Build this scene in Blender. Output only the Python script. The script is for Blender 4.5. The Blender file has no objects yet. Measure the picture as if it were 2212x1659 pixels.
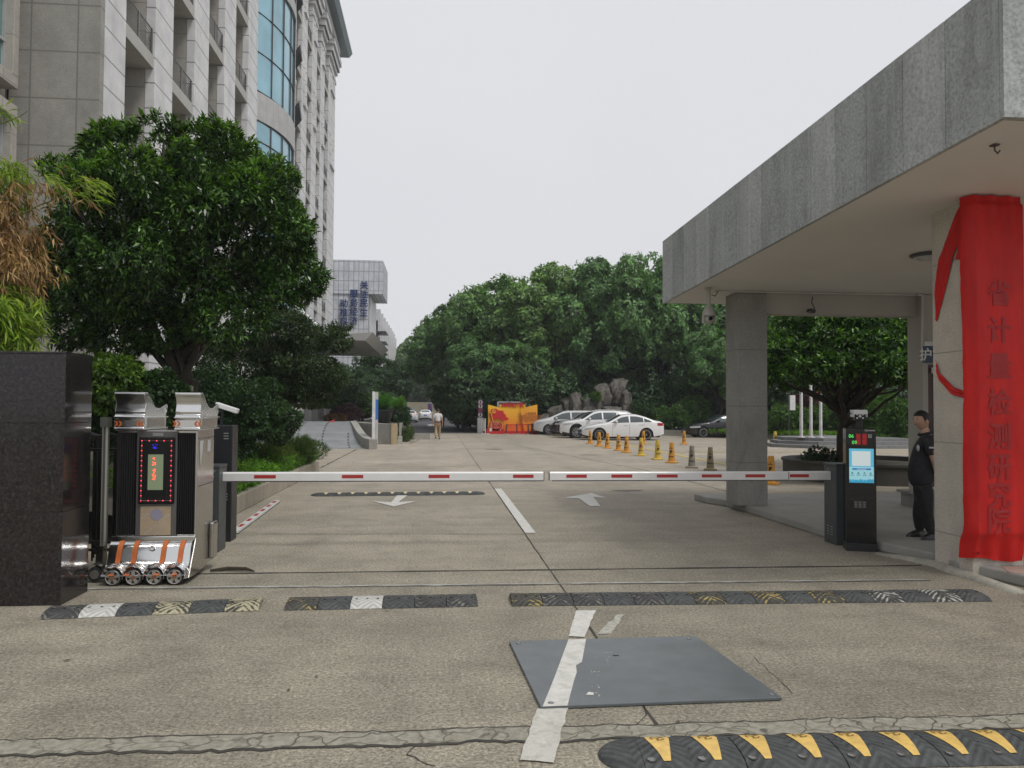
import bpy, math, random
import numpy as np
from mathutils import Vector, Matrix, noise

S = bpy.context.scene
COL = S.collection
R = math.radians
# ------------------------------------------------------------------ camera
CAM_H = 1.78
cam_d = bpy.data.cameras.new('camera')
cam = bpy.data.objects.new('camera', cam_d)
COL.objects.link(cam)
cam.location = (0, 0, CAM_H)
CAM_R = Matrix.Rotation(R(-5.27), 3, 'Z') @ Matrix.Rotation(R(90 + 1.73), 3, 'X') @ Matrix.Rotation(0.006, 3, 'Z')
cam.rotation_euler = CAM_R.to_euler('XYZ')
cam_d.sensor_fit = 'HORIZONTAL'
cam_d.sensor_width = 36.0
cam_d.lens = 36.0 * 1725 / 2212
cam_d.clip_end = 2000
cam_d.clip_start = 0.05
S.camera = cam
# ------------------------------------------------------------------ sky, sun, exposure
SUN_EL, SUN_AZ = R(58), R(140)      # azimuth clockwise from +Y
world = bpy.data.worlds.new("World")
S.world = world
world.use_nodes = True
nt = world.node_tree
bg = nt.nodes['Background']
sky = nt.nodes.new('ShaderNodeTexSky')
sky.sky_type = 'NISHITA'
sky.sun_disc = False
sky.sun_elevation = SUN_EL
sky.sun_rotation = SUN_AZ
sky.dust_density = 6.0
sky.air_density = 1.0
hs = nt.nodes.new('ShaderNodeHueSaturation')
hs.inputs['Saturation'].default_value = 0.25
mixw = nt.nodes.new('ShaderNodeMix'); mixw.data_type = 'RGBA'
mixw.inputs[0].default_value = 0.9
mixw.inputs[7].default_value = (7.25, 7.32, 7.66, 1)     # thick even cloud
nt.links.new(sky.outputs[0], hs.inputs['Color'])
_tc = nt.nodes.new('ShaderNodeTexCoord'); _cn = nt.nodes.new('ShaderNodeTexNoise'); _cn.inputs['Scale'].default_value = 1.6; _cn.inputs['Detail'].default_value = 3
nt.links.new(_tc.outputs['Generated'], _cn.inputs['Vector'])
_cr = nt.nodes.new('ShaderNodeValToRGB'); _cr.color_ramp.elements[0].position = .3; _cr.color_ramp.elements[1].position = .7
_cr.color_ramp.elements[0].color = (6.6, 6.68, 7.05, 1); _cr.color_ramp.elements[1].color = (7.05, 7.1, 7.35, 1)
nt.links.new(_cn.outputs['Fac'], _cr.inputs[0]); nt.links.new(_cr.outputs[0], mixw.inputs[7])
nt.links.new(hs.outputs[0], mixw.inputs[6])
nt.links.new(mixw.outputs[2], bg.inputs['Color'])
bg.inputs['Strength'].default_value = 0.1
sun_d = bpy.data.lights.new('sun', 'SUN')
sun_d.energy = 1.5
sun_d.angle = R(16)
sun_d.color = (1.0, 0.97, 0.92)
sun = bpy.data.objects.new('sun', sun_d)
COL.objects.link(sun)
_sd = Vector((math.sin(SUN_AZ) * math.cos(SUN_EL), math.cos(SUN_AZ) * math.cos(SUN_EL), math.sin(SUN_EL)))
sun.rotation_euler = _sd.to_track_quat('Z', 'Y').to_euler()
S.view_settings.view_transform = 'Standard'
S.view_settings.look = 'None'
S.view_settings.exposure = 0.22
S.view_settings.gamma = 1.0
S.cycles.use_denoising = True
S.cycles.max_bounces = 6
S.cycles.transparent_max_bounces = 8
S.cycles.caustics_reflective = False
S.cycles.caustics_refractive = False

# ------------------------------------------------------------------ measuring helpers (world points from sight lines)
def _ray(x, y):
    return CAM_R @ Vector(((x - 1106) / 1725, (829.5 - y) / 1725, -1))
def G(x, y, z=0.0):
    d = _ray(x, y); t = (z - CAM_H) / d.z
    return Vector((0, 0, CAM_H)) + d * t
def atY(x, y, Y):
    d = _ray(x, y)
    return Vector((0, 0, CAM_H)) + d * (Y / d.y)
def atX(x, y, X):
    d = _ray(x, y)
    return Vector((0, 0, CAM_H)) + d * (X / d.x)

# ------------------------------------------------------------------ mesh builder
class MB:
    def __init__(s):
        s.v = []; s.f = []
    def add(s, vs, fs, M=None):
        n = len(s.v)
        if M is not None:
            vs = [M @ Vector(p) for p in vs]
        s.v += [tuple(p) for p in vs]
        s.f += [tuple(i + n for i in f) for f in fs]
        return s
    def box(s, x0, x1, y0, y1, z0, z1, M=None):
        vs = [(x0, y0, z0), (x1, y0, z0), (x1, y1, z0), (x0, y1, z0), (x0, y0, z1), (x1, y0, z1), (x1, y1, z1), (x0, y1, z1)]
        return s.add(vs, [(0, 3, 2, 1), (4, 5, 6, 7), (0, 1, 5, 4), (1, 2, 6, 5), (2, 3, 7, 6), (3, 0, 4, 7)], M)
    def cbox(s, c, d, M=None):
        return s.box(c[0] - d[0] / 2, c[0] + d[0] / 2, c[1] - d[1] / 2, c[1] + d[1] / 2, c[2] - d[2] / 2, c[2] + d[2] / 2, M)
    def tube(s, pts, rads, n=8, caps=True, M=None):
        pts = [Vector(p) for p in pts]
        if not hasattr(rads, '__len__'):
            rads = [rads] * len(pts)
        vs = []; fs = []
        up = None
        for i, p in enumerate(pts):
            if i == 0: t = pts[1] - pts[0]
            elif i == len(pts) - 1: t = pts[-1] - pts[-2]
            else: t = (pts[i + 1] - pts[i]).normalized() + (pts[i] - pts[i - 1]).normalized()
            t = t.normalized() if t.length > 1e-9 else Vector((0, 0, 1))
            if up is None:
                up = Vector((0, 0, 1)) if abs(t.z) < 0.9 else Vector((1, 0, 0))
            a = up - t * up.dot(t)
            if a.length < 1e-6:
                a = t.orthogonal()
            a.normalize(); up = a
            b = t.cross(a)
            for k in range(n):
                w = 2 * math.pi * k / n
                vs.append(p + (a * math.cos(w) + b * math.sin(w)) * rads[i])
        for i in range(len(pts) - 1):
            for k in range(n):
                k2 = (k + 1) % n
                fs.append((i * n + k, i * n + k2, (i + 1) * n + k2, (i + 1) * n + k))
        if caps:
            fs.append(tuple(range(n - 1, -1, -1)))
            fs.append(tuple((len(pts) - 1) * n + k for k in range(n)))
        return s.add(vs, fs, M)
    def cyl(s, p0, p1, r, n=16, M=None):
        return s.tube([p0, p1], [r, r], n, True, M)
    def lathe(s, c, prof, n=20, M=None):
        vs = []; fs = []
        for r, z in prof:
            for k in range(n):
                w = 2 * math.pi * (k + .5) / n
                vs.append((c[0] + r * math.cos(w), c[1] + r * math.sin(w), c[2] + z))
        for i in range(len(prof) - 1):
            for k in range(n):
                k2 = (k + 1) % n
                fs.append((i * n + k, i * n + k2, (i + 1) * n + k2, (i + 1) * n + k))
        if prof[0][0] > 1e-4: fs.append(tuple(range(n - 1, -1, -1)))
        if prof[-1][0] > 1e-4: fs.append(tuple((len(prof) - 1) * n + k for k in range(n)))
        return s.add(vs, fs, M)
    def prism(s, poly, z0, z1, M=None):          # polygon in XY (counter clockwise), extruded in z
        n = len(poly)
        vs = [(p[0], p[1], z0) for p in poly] + [(p[0], p[1], z1) for p in poly]
        fs = [tuple(range(n - 1, -1, -1)), tuple(range(n, 2 * n))]
        fs += [(i, (i + 1) % n, n + (i + 1) % n, n + i) for i in range(n)]
        return s.add(vs, fs, M)
    def xz(s, poly, y0, y1, M=None):             # polygon in XZ extruded in y
        n = len(poly)
        vs = [(p[0], y0, p[1]) for p in poly] + [(p[0], y1, p[1]) for p in poly]
        fs = [tuple(range(n)), tuple(range(2 * n - 1, n - 1, -1))]
        fs += [((i + 1) % n, i, n + i, n + (i + 1) % n) for i in range(n)]
        return s.add(vs, fs, M)
    def yz(s, poly, x0, x1, M=None):             # polygon in YZ extruded in x
        n = len(poly)
        vs = [(x0, p[0], p[1]) for p in poly] + [(x1, p[0], p[1]) for p in poly]
        fs = [tuple(range(n - 1, -1, -1)), tuple(range(n, 2 * n))]
        fs += [(i, (i + 1) % n, n + (i + 1) % n, n + i) for i in range(n)]
        return s.add(vs, fs, M)
    def ell(s, c, r, nu=16, nv=10, fn=None, M=None):
        vs = [(c[0], c[1], c[2] - r[2])]
        for j in range(1, nv):
            th = math.pi * j / nv - math.pi / 2
            for i in range(nu):
                ph = 2 * math.pi * i / nu
                vs.append((c[0] + r[0] * math.cos(th) * math.cos(ph), c[1] + r[1] * math.cos(th) * math.sin(ph), c[2] + r[2] * math.sin(th)))
        vs.append((c[0], c[1], c[2] + r[2]))
        if fn: vs = [fn(Vector(p)) for p in vs]
        fs = [(0, 1 + (i + 1) % nu, 1 + i) for i in range(nu)]
        for j in range(nv - 2):
            for i in range(nu):
                a = 1 + j * nu + i; b = 1 + j * nu + (i + 1) % nu
                fs.append((a, b, b + nu, a + nu))
        L = len(vs) - 1; o = 1 + (nv - 2) * nu
        fs += [(o + i, o + (i + 1) % nu, L) for i in range(nu)]
        return s.add(vs, fs, M)
    def quad(s, a, b, c, d):
        return s.add([a, b, c, d], [(0, 1, 2, 3)])
    def grid(s, rows, M=None):                    # rows of equal length point lists
        m = len(rows[0]); vs = [p for r_ in rows for p in r_]
        fs = [(i * m + j, i * m + j + 1, (i + 1) * m + j + 1, (i + 1) * m + j) for i in range(len(rows) - 1) for j in range(m - 1)]
        return s.add(vs, fs, M)
    def build(s, name, mat, parent=None, loc=None, bevel=0.0, smooth=None, seg=2, local=False):
        base = Vector((0, 0, 0))
        if parent is not None and not local:
            base = Vector(parent['_w']) if '_w' in parent.keys() else Vector((0, 0, 0))
        elif loc is not None:
            base = Vector(loc)
        me = bpy.data.meshes.new(name)
        me.from_pydata([(p[0] - base.x, p[1] - base.y, p[2] - base.z) for p in s.v], [], s.f)
        me.update()
        if smooth is not None:
            me.shade_smooth()
            if smooth < 179: me.set_sharp_from_angle(angle=R(smooth))
        o = bpy.data.objects.new(name, me)
        COL.objects.link(o)
        if mat is not None: me.materials.append(mat)
        if parent is not None:
            o.parent = parent
            o['_w'] = list(base)
        else:
            if loc is not None: o.location = loc
            o['_w'] = list(base)
        if bevel > 0:
            m = o.modifiers.new('bevel', 'BEVEL'); m.width = bevel; m.segments = seg; m.limit_method = 'ANGLE'; m.angle_limit = R(35)
        return o

def thing(name, label, cat, loc=(0, 0, 0), group=None, rotz=0):
    o = bpy.data.objects.new(name, None)
    COL.objects.link(o)
    o.location = loc; o.rotation_euler = (0, 0, rotz); o.empty_display_size = .2
    o['label'] = label; o['category'] = cat; o['_w'] = list(loc)
    if group: o['group'] = group
    return o
def tag(o, label, cat, group=None, kind=None):
    o['label'] = label; o['category'] = cat
    if group: o['group'] = group
    if kind: o['kind'] = kind
    return o
def struct(o, kind='structure'):
    o['kind'] = kind
    return o
def copy_tree(o, parent=None):
    c = o.copy(); COL.objects.link(c)
    if parent is not None: c.parent = parent
    for ch in list(o.children):
        copy_tree(ch, c)
    return c

# ------------------------------------------------------------------ materials
MATS = {}
def _new(name):
    m = bpy.data.materials.new(name); m.use_nodes = True
    return m, m.node_tree, m.node_tree.nodes['Principled BSDF']
def _n(nt, t, **kw):
    n = nt.nodes.new(t)
    for k, v in kw.items(): setattr(n, k, v)
    return n
def _math(nt, op, a, b=None, c=None):
    n = nt.nodes.new('ShaderNodeMath'); n.operation = op
    for i, x in enumerate((a, b, c)):
        if x is None: continue
        if isinstance(x, (int, float)): n.inputs[i].default_value = x
        else: nt.links.new(x, n.inputs[i])
    return n.outputs[0]
def _mix(nt, fac, a, b, mode='MIX'):
    n = nt.nodes.new('ShaderNodeMix'); n.data_type = 'RGBA'; n.blend_type = mode
    for i, x in ((0, fac), (6, a), (7, b)):
        if isinstance(x, (int, float)): n.inputs[i].default_value = x
        elif isinstance(x, (tuple, list)): n.inputs[i].default_value = (*x[:3], 1)
        else: nt.links.new(x, n.inputs[i])
    return n.outputs[2]
def _ramp(nt, fac, stops):
    n = nt.nodes.new('ShaderNodeValToRGB')
    el = n.color_ramp.elements
    while len(el) < len(stops): el.new(0.5)
    for e, (p, c) in zip(el, stops):
        e.position = p; e.color = (*c[:3], 1) if hasattr(c, '__len__') else (c, c, c, 1)
    nt.links.new(fac, n.inputs[0])
    return n.outputs[0]
def _noise(nt, vec, scale, detail=4, rough=.55, dist=0.0):
    n = nt.nodes.new('ShaderNodeTexNoise')
    n.inputs['Scale'].default_value = scale; n.inputs['Detail'].default_value = detail
    n.inputs['Roughness'].default_value = rough; n.inputs['Distortion'].default_value = dist
    nt.links.new(vec, n.inputs['Vector'])
    return n.outputs['Fac']
def _pos(nt, kind='pos'):
    if kind == 'pos': return nt.nodes.new('ShaderNodeNewGeometry').outputs['Position']
    return nt.nodes.new('ShaderNodeTexCoord').outputs['Object']
def _scale(nt, v, sc):
    n = nt.nodes.new('ShaderNodeMapping'); n.inputs['Scale'].default_value = sc
    nt.links.new(v, n.inputs['Vector']); return n.outputs[0]
def _bump(nt, bs, h, strength, dist=.01):
    b = nt.nodes.new('ShaderNodeBump'); b.inputs['Strength'].default_value = strength; b.inputs['Distance'].default_value = dist
    nt.links.new(h, b.inputs['Height']); nt.links.new(b.outputs[0], bs.inputs['Normal'])

def pm(name, col, rough=.6, metal=0.0, var=.12, vs=3.0, dirt=0.0, dcol=(.06, .055, .045), ds=1.2, bump=0.0, bs=60, spec=.5, kind='obj', coat=0.0):
    """general painted / plain surface with mottling, wear and grain"""
    if name in MATS: return MATS[name]
    m, nt, p = _new(name)
    v = _pos(nt, kind)
    n1 = _noise(nt, v, vs, 5, .6)
    lo = tuple(max(0, c * (1 - var)) for c in col); hi = tuple(min(1, c * (1 + var)) for c in col)
    c = _ramp(nt, n1, [(.3, lo), (.7, hi)])
    if dirt > 0:
        n2 = _noise(nt, v, ds, 8, .7, .4)
        f = _math(nt, 'MULTIPLY', _ramp(nt, n2, [(.48, 0), (.75, 1)]), dirt)
        c = _mix(nt, f, c, dcol)
    nt.links.new(c, p.inputs['Base Color'])
    p.inputs['Metallic'].default_value = metal
    p.inputs['Specular IOR Level'].default_value = spec
    r = _ramp(nt, _noise(nt, v, vs * 2.3, 4, .6), [(.3, max(0, rough * .85)), (.7, min(1, rough * 1.15))])
    nt.links.new(r, p.inputs['Roughness'])
    if coat: p.inputs['Coat Weight'].default_value = coat; p.inputs['Coat Roughness'].default_value = .04
    if bump > 0: _bump(nt, p, _noise(nt, v, bs, 4, .6), bump, .004)
    MATS[name] = m
    return m

def stone(name, col, scale=90, var=.25, grid=None, joint=.35, jw=.012, off=(0, 0), rough=.75, stain=.0, kind='pos', streak=0.0, bump=.2, tilevar=0.0):
    """speckled granite; grid=(axisU,axisV,sizeU,sizeV) draws dark recessed joints that belong to the cladding"""
    if name in MATS: return MATS[name]
    m, nt, p = _new(name)
    v = _pos(nt, kind)
    n1 = _noise(nt, v, scale, 3, .7)
    n2 = _noise(nt, v, 1.1, 6, .65)
    c = _ramp(nt, n1, [(.3, tuple(x * (1 - var) for x in col)), (.5, col), (.72, tuple(min(1, x * (1 + var)) for x in col))])
    c = _mix(nt, 1.0, c, _ramp(nt, n2, [(.3, .8), (.7, 1.12)]), 'MULTIPLY')
    if stain > 0:
        s_ = _noise(nt, _scale(nt, v, (1.3, 1.3, .35)), 1.6, 7, .7, .6)
        c = _mix(nt, _math(nt, 'MULTIPLY', _ramp(nt, s_, [(.5, 0), (.68, 1)]), stain), c, tuple(x * .45 for x in col))
    if streak > 0:
        s_ = _noise(nt, _scale(nt, v, (5, 5, .12)), 1.5, 5, .6, .2)
        c = _mix(nt, _math(nt, 'MULTIPLY', _ramp(nt, s_, [(.52, 0), (.66, 1)]), streak), c, tuple(min(1, x * 1.45) for x in col))
        s_ = _noise(nt, _scale(nt, v, (3.3, 3.3, .1)), 1.1, 5, .6, .2)
        c = _mix(nt, _math(nt, 'MULTIPLY', _ramp(nt, s_, [(.52, 0), (.66, 1)]), streak), c, tuple(x * .62 for x in col))
    h = None
    if grid:
        sep = nt.nodes.new('ShaderNodeSeparateXYZ'); nt.links.new(v, sep.inputs[0])
        fs_ = []; ids = []
        for k in (0, 1):
            if grid[k] is None: continue
            size = grid[2 + k]
            u = _math(nt, 'DIVIDE', _math(nt, 'ADD', sep.outputs[grid[k]], off[k] + 500 * size), size)
            fr = _math(nt, 'FRACT', u)
            ids.append(_math(nt, 'FLOOR', u))
            d = _math(nt, 'ABSOLUTE', _math(nt, 'SUBTRACT', fr, .5))
            fs_.append(_math(nt, 'GREATER_THAN', d, .5 - jw / size / 2))
        f = fs_[0] if len(fs_) == 1 else _math(nt, 'MAXIMUM', fs_[0], fs_[1])
        if tilevar > 0:
            cmb = nt.nodes.new('ShaderNodeCombineXYZ')
            for k, i_ in enumerate(ids): nt.links.new(i_, cmb.inputs[k])
            wn = nt.nodes.new('ShaderNodeTexWhiteNoise'); wn.noise_dimensions = '3D'
            nt.links.new(cmb.outputs[0], wn.inputs['Vector'])
            c = _mix(nt, 1.0, c, _ramp(nt, wn.outputs['Value'], [(0, 1 - tilevar), (1, 1 + tilevar)]), 'MULTIPLY')
        c = _mix(nt, f, c, tuple(x * joint for x in col))
        h = _math(nt, 'SUBTRACT', _math(nt, 'MULTIPLY', n1, .25), f)
    else:
        h = _math(nt, 'MULTIPLY', n1, .3)
    nt.links.new(c, p.inputs['Base Color'])
    p.inputs['Roughness'].default_value = rough
    if bump > 0: _bump(nt, p, h, bump, .01)
    MATS[name] = m
    return m

def leafmat(name, c0, c1, c2, rough=.45, trans=.25, var=.25):
    if name in MATS: return MATS[name]
    m, nt, p = _new(name)
    g = nt.nodes.new('ShaderNodeNewGeometry')
    rnd = g.outputs['Random Per Island']
    c = _ramp(nt, rnd, [(0, c0), (.55, c1), (1, c2)])
    n = _noise(nt, g.outputs['Position'], 1.3, 3, .6)
    c = _mix(nt, 1.0, c, _ramp(nt, n, [(.35, 1 - var), (.65, 1 + var)]), 'MULTIPLY')
    oi = nt.nodes.new('ShaderNodeObjectInfo')         # every tree has its own tint
    c = _mix(nt, 1.0, c, _ramp(nt, oi.outputs['Random'], [(0, (.80, .88, .85)), (.5, (1.05, 1.05, 1.0)), (1, (1.35, 1.18, .95))]), 'MULTIPLY')
    nt.links.new(c, p.inputs['Base Color'])
    p.inputs['Roughness'].default_value = rough
    p.inputs['Specular IOR Level'].default_value = .4
    t = nt.nodes.new('ShaderNodeBsdfTranslucent')
    nt.links.new(_mix(nt, 1.0, c, (1.3, 1.5, .5), 'MULTIPLY'), t.inputs['Color'])
    mx = nt.nodes.new('ShaderNodeMixShader'); mx.inputs[0].default_value = trans
    nt.links.new(p.outputs[0], mx.inputs[1]); nt.links.new(t.outputs[0], mx.inputs[2])
    nt.links.new(mx.outputs[0], nt.nodes['Material Output'].inputs['Surface'])
    MATS[name] = m
    return m

def glassmat(name, col, rough=.05):
    if name in MATS: return MATS[name]
    m, nt, p = _new(name)
    n = _noise(nt, _pos(nt), .35, 4, .5)
    nt.links.new(_ramp(nt, n, [(.3, tuple(x * .75 for x in col)), (.7, tuple(x * 1.2 for x in col))]), p.inputs['Base Color'])
    p.inputs['Roughness'].default_value = rough
    p.inputs['Specular IOR Level'].default_value = .9
    _bump(nt, p, _noise(nt, _pos(nt), .8, 2, .5), .05, .05)
    MATS[name] = m
    return m
def emat(name, col, strength):
    if name in MATS: return MATS[name]
    m, nt, p = _new(name)
    p.inputs['Base Color'].default_value = (*col, 1)
    p.inputs['Emission Color'].default_value = (*col, 1)
    p.inputs['Emission Strength'].default_value = strength
    MATS[name] = m
    return m

def text_mesh(body, size, bold=0.0, extrude=0.0):
    c = bpy.data.curves.new('lettering', 'FONT')
    c.body = body; c.size = size; c.offset = bold; c.extrude = extrude
    c.align_x = 'CENTER'; c.align_y = 'CENTER'; c.resolution_u = 3
    o = bpy.data.objects.new('lettering', c); COL.objects.link(o)
    bpy.context.view_layer.update()
    me = bpy.data.meshes.new_from_object(o.evaluated_get(bpy.context.evaluated_depsgraph_get()))
    vs = [v.co.copy() for v in me.vertices]; fs = [tuple(p.vertices) for p in me.polygons]
    bpy.data.objects.remove(o); bpy.data.curves.remove(c); bpy.data.meshes.remove(me)
    if vs:                                    # centre on its own bounding box
        cx = (min(v.x for v in vs) + max(v.x for v in vs)) / 2; cy = (min(v.y for v in vs) + max(v.y for v in vs)) / 2
        vs = [Vector((v.x - cx, v.y - cy, v.z)) for v in vs]
    return vs, fs
def face_M(loc, rz=0.0, rx=90):               # text plane -> upright, facing -Y when rz = 0
    return Matrix.Translation(loc) @ Matrix.Rotation(rz, 4, 'Z') @ Matrix.Rotation(R(rx), 4, 'X')
def put_text(mb, body, size, loc, rz=0.0, bold=0.0, extrude=0.0, rx=90, sx=1.0):
    vs, fs = text_mesh(body, size, 0, extrude)
    for k, (dx, dy) in enumerate([(0, 0), (1, 0), (-1, 0), (0, 1), (0, -1)] if bold else [(0, 0)]):   # heavier strokes
        mb.add([((v.x + dx * bold) * sx, v.y + dy * bold, v.z - k * .0006) for v in vs], fs, face_M(loc, rz, rx))

# ------------------------------------------------------------------ foliage
def crown_pts(blobs, n, rng, shell=.22, keep_inner=.12, flat=None):
    B = np.array([b[:3] for b in blobs], float); Rr = np.array([(b[3:6] if len(b) >= 6 else (b[3],) * 3) for b in blobs], float)
    w = Rr.prod(1) ** (2 / 3); w /= w.sum()
    idx = rng.choice(len(B), size=int(n * 1.9), p=w)
    d = rng.normal(size=(len(idx), 3)); d /= np.linalg.norm(d, axis=1)[:, None]
    rad = 1 - np.abs(rng.normal(size=len(idx))) * shell
    P = B[idx] + d * Rr[idx] * rad[:, None]
    inside = np.zeros(len(P), bool)
    for k in range(len(B)):
        q = (P - B[k]) / Rr[k]
        inside |= ((q ** 2).sum(1) < .5) & (idx != k)
    keep = ~inside | (rng.random(len(P)) < keep_inner)
    P = P[keep][:n]; d = d[keep][:n]
    return P, d
def leaves(name, mat, parent, P, D, per=7, L=.12, W=.04, droop=.25, spread=1.0, rng=None, outward=.55, local=False, lvar=.3, loc=None, stack=0.0, facing=0.0):
    n = len(P)
    C = np.repeat(P, per, 0); O = np.repeat(D, per, 0)
    t = rng.normal(size=C.shape)
    d = O * outward + t * spread * .6
    d[:, 2] -= droop * rng.random(len(d))
    if facing > 0:                                  # leaf blades lie along the surface of their clump
        tt = t - O * (t * O).sum(1)[:, None]; tt[:, 2] -= droop
        d = d * (1 - facing) + tt * facing
    d /= np.linalg.norm(d, axis=1)[:, None] + 1e-9
    up = rng.normal(size=C.shape) * .45 + np.array([0, 0, 1.0]) * (1 - .5 * facing) + O * (.5 + 1.2 * facing)
    s = np.cross(d, up); s /= np.linalg.norm(s, axis=1)[:, None] + 1e-9
    nn = np.cross(s, d)
    ll = (L * (1 + lvar * rng.uniform(-1, 1, len(d))))[:, None]; ww = ll * (W / L)
    base = C + rng.normal(size=C.shape) * (L * .12 + stack)
    a = base; tip = base + d * ll - nn * ll * .12
    m1 = base + d * ll * .48 + s * ww * .5 + nn * ll * .06; m2 = base + d * ll * .48 - s * ww * .5 + nn * ll * .06
    V = np.stack([a, m1, tip, m2], 1).reshape(-1, 3)
    w = Vector(parent['_w']) if (parent is not None and not local and '_w' in parent.keys()) else Vector(loc or (0, 0, 0))
    V = V - np.array(w)
    N = len(V) // 4
    me = bpy.data.meshes.new(name)
    me.vertices.add(len(V)); me.vertices.foreach_set('co', V.astype(np.float32).ravel())
    me.loops.add(N * 4); me.loops.foreach_set('vertex_index', np.arange(N * 4, dtype=np.int32))
    me.polygons.add(N); me.polygons.foreach_set('loop_start', np.arange(0, N * 4, 4, dtype=np.int32))
    me.update(calc_edges=True)
    me.materials.append(mat)
    o = bpy.data.objects.new(name, me); COL.objects.link(o)
    if parent is not None: o.parent = parent
    elif loc is not None: o.location = loc
    o['_w'] = list(w)
    return o
def limb(mb, p0, p1, r0, r1, rnd, k=5, wob=.08, n=7):
    p0 = Vector(p0); p1 = Vector(p1); L = (p1 - p0).length
    pts = []; rr = []
    for i in range(k + 1):
        t = i / k
        p = p0.lerp(p1, t)
        if 0 < i < k: p = p + Vector((rnd.uniform(-1, 1), rnd.uniform(-1, 1), rnd.uniform(-.5, .5))) * L * wob
        pts.append(p); rr.append(r0 + (r1 - r0) * t)
    mb.tube(pts, rr, n)
    return pts
# =================================================================== GROUND
def ground_mat():
    m, nt, p = _new('yard_concrete')
    v = _pos(nt)
    big = _noise(nt, v, .35, 6, .6, .3)
    mid = _noise(nt, v, 2.2, 7, .7, .5)
    st = _noise(nt, _scale(nt, v, (.25, 1.6, 1)), 1.3, 7, .68, .4)     # broom and tyre streaks running across
    sepp = nt.nodes.new('ShaderNodeSeparateXYZ'); nt.links.new(v, sepp.inputs[0])
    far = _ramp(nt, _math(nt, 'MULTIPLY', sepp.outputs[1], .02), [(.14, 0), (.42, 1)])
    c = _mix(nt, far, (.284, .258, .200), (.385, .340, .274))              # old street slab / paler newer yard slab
    c = _mix(nt, 1.0, c, _ramp(nt, big, [(.3, .8), (.7, 1.14)]), 'MULTIPLY')
    c = _mix(nt, 1.0, c, _ramp(nt, mid, [(.3, .76), (.5, 1.0), (.72, 1.16)]), 'MULTIPLY')
    c = _mix(nt, 1.0, c, _ramp(nt, st, [(.32, .88), (.62, 1.05)]), 'MULTIPLY')
    X_, Y_ = sepp.outputs[0], sepp.outputs[1]
    tone = _math(nt, 'MULTIPLY', _math(nt, 'GREATER_THAN', X_, 1.24), -.05)
    for yy, am in ((8.76, .07), (11.3, -.05), (24.4, .05), (39.2, -.04), (4.6, -.06)):
        tone = _math(nt, 'ADD', tone, _math(nt, 'MULTIPLY', _math(nt, 'GREATER_THAN', Y_, yy), am))
    c = _mix(nt, 1.0, c, _ramp(nt, _math(nt, 'ADD', tone, .5), [(0, .5), (1, 1.5)]), 'MULTIPLY')
    wob = _math(nt, 'MULTIPLY', _math(nt, 'SUBTRACT', _noise(nt, v, .3, 2, .5), .5), 1.2)
    for xx in (-1.75, -.25, 2.5, 4.0):                       # worn wheel paths
        d_ = _math(nt, 'ABSOLUTE', _math(nt, 'SUBTRACT', _math(nt, 'ADD', X_, wob), xx))
        c = _mix(nt, _math(nt, 'MULTIPLY', _ramp(nt, d_, [(.05, .16), (.34, 0)]), _ramp(nt, _noise(nt, v, 1.6, 5, .7), [(.35, .2), (.6, 1)])), c, (.13, .12, .10))
    grain = _noise(nt, v, 48, 4, .8)
    c = _mix(nt, 1.0, c, _ramp(nt, grain, [(.3, .40), (.5, .98), (.72, 1.6)]), 'MULTIPLY')
    g2 = _noise(nt, v, 24, 4, .8)
    c = _mix(nt, 1.0, c, _ramp(nt, g2, [(.3, .70), (.5, 1.0), (.7, 1.25)]), 'MULTIPLY')
    vo = nt.nodes.new('ShaderNodeTexVoronoi'); vo.inputs['Scale'].default_value = 42; nt.links.new(v, vo.inputs['Vector'])
    pit = _ramp(nt, vo.outputs['Distance'], [(.05, 1), (.16, 0)])
    gate = _ramp(nt, _noise(nt, v, 9, 3, .6), [(.5, 0), (.6, 1)])
    c = _mix(nt, _math(nt, 'MULTIPLY', _math(nt, 'MULTIPLY', pit, gate), .75), c, (.42, .40, .34))
    vo2 = nt.nodes.new('ShaderNodeTexVoronoi'); vo2.inputs['Scale'].default_value = 15; nt.links.new(v, vo2.inputs['Vector'])
    pit2 = _math(nt, 'MULTIPLY', _ramp(nt, vo2.outputs['Distance'], [(.06, 1), (.15, 0)]), _ramp(nt, _noise(nt, v, 4, 3, .6), [(.52, 0), (.6, 1)]))
    c = _mix(nt, _math(nt, 'MULTIPLY', pit2, .7), c, (.07, .065, .055))
    oil = _ramp(nt, _noise(nt, v, .9, 6, .7, .8), [(.6, 0), (.78, 1)])
    c = _mix(nt, _math(nt, 'MULTIPLY', oil, .45), c, (.10, .092, .075))
    nt.links.new(c, p.inputs['Base Color'])
    nt.links.new(_ramp(nt, mid, [(.3, .62), (.7, .88)]), p.inputs['Roughness'])
    p.inputs['Specular IOR Level'].default_value = .35
    h = _math(nt, 'ADD', _math(nt, 'MULTIPLY', grain, .5), _math(nt, 'MULTIPLY', g2, .8))
    _bump(nt, p, h, .45, .012)
    return m
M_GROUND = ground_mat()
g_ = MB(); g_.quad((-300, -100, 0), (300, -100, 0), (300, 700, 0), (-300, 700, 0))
struct(g_.build('ground', M_GROUND))

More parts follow.
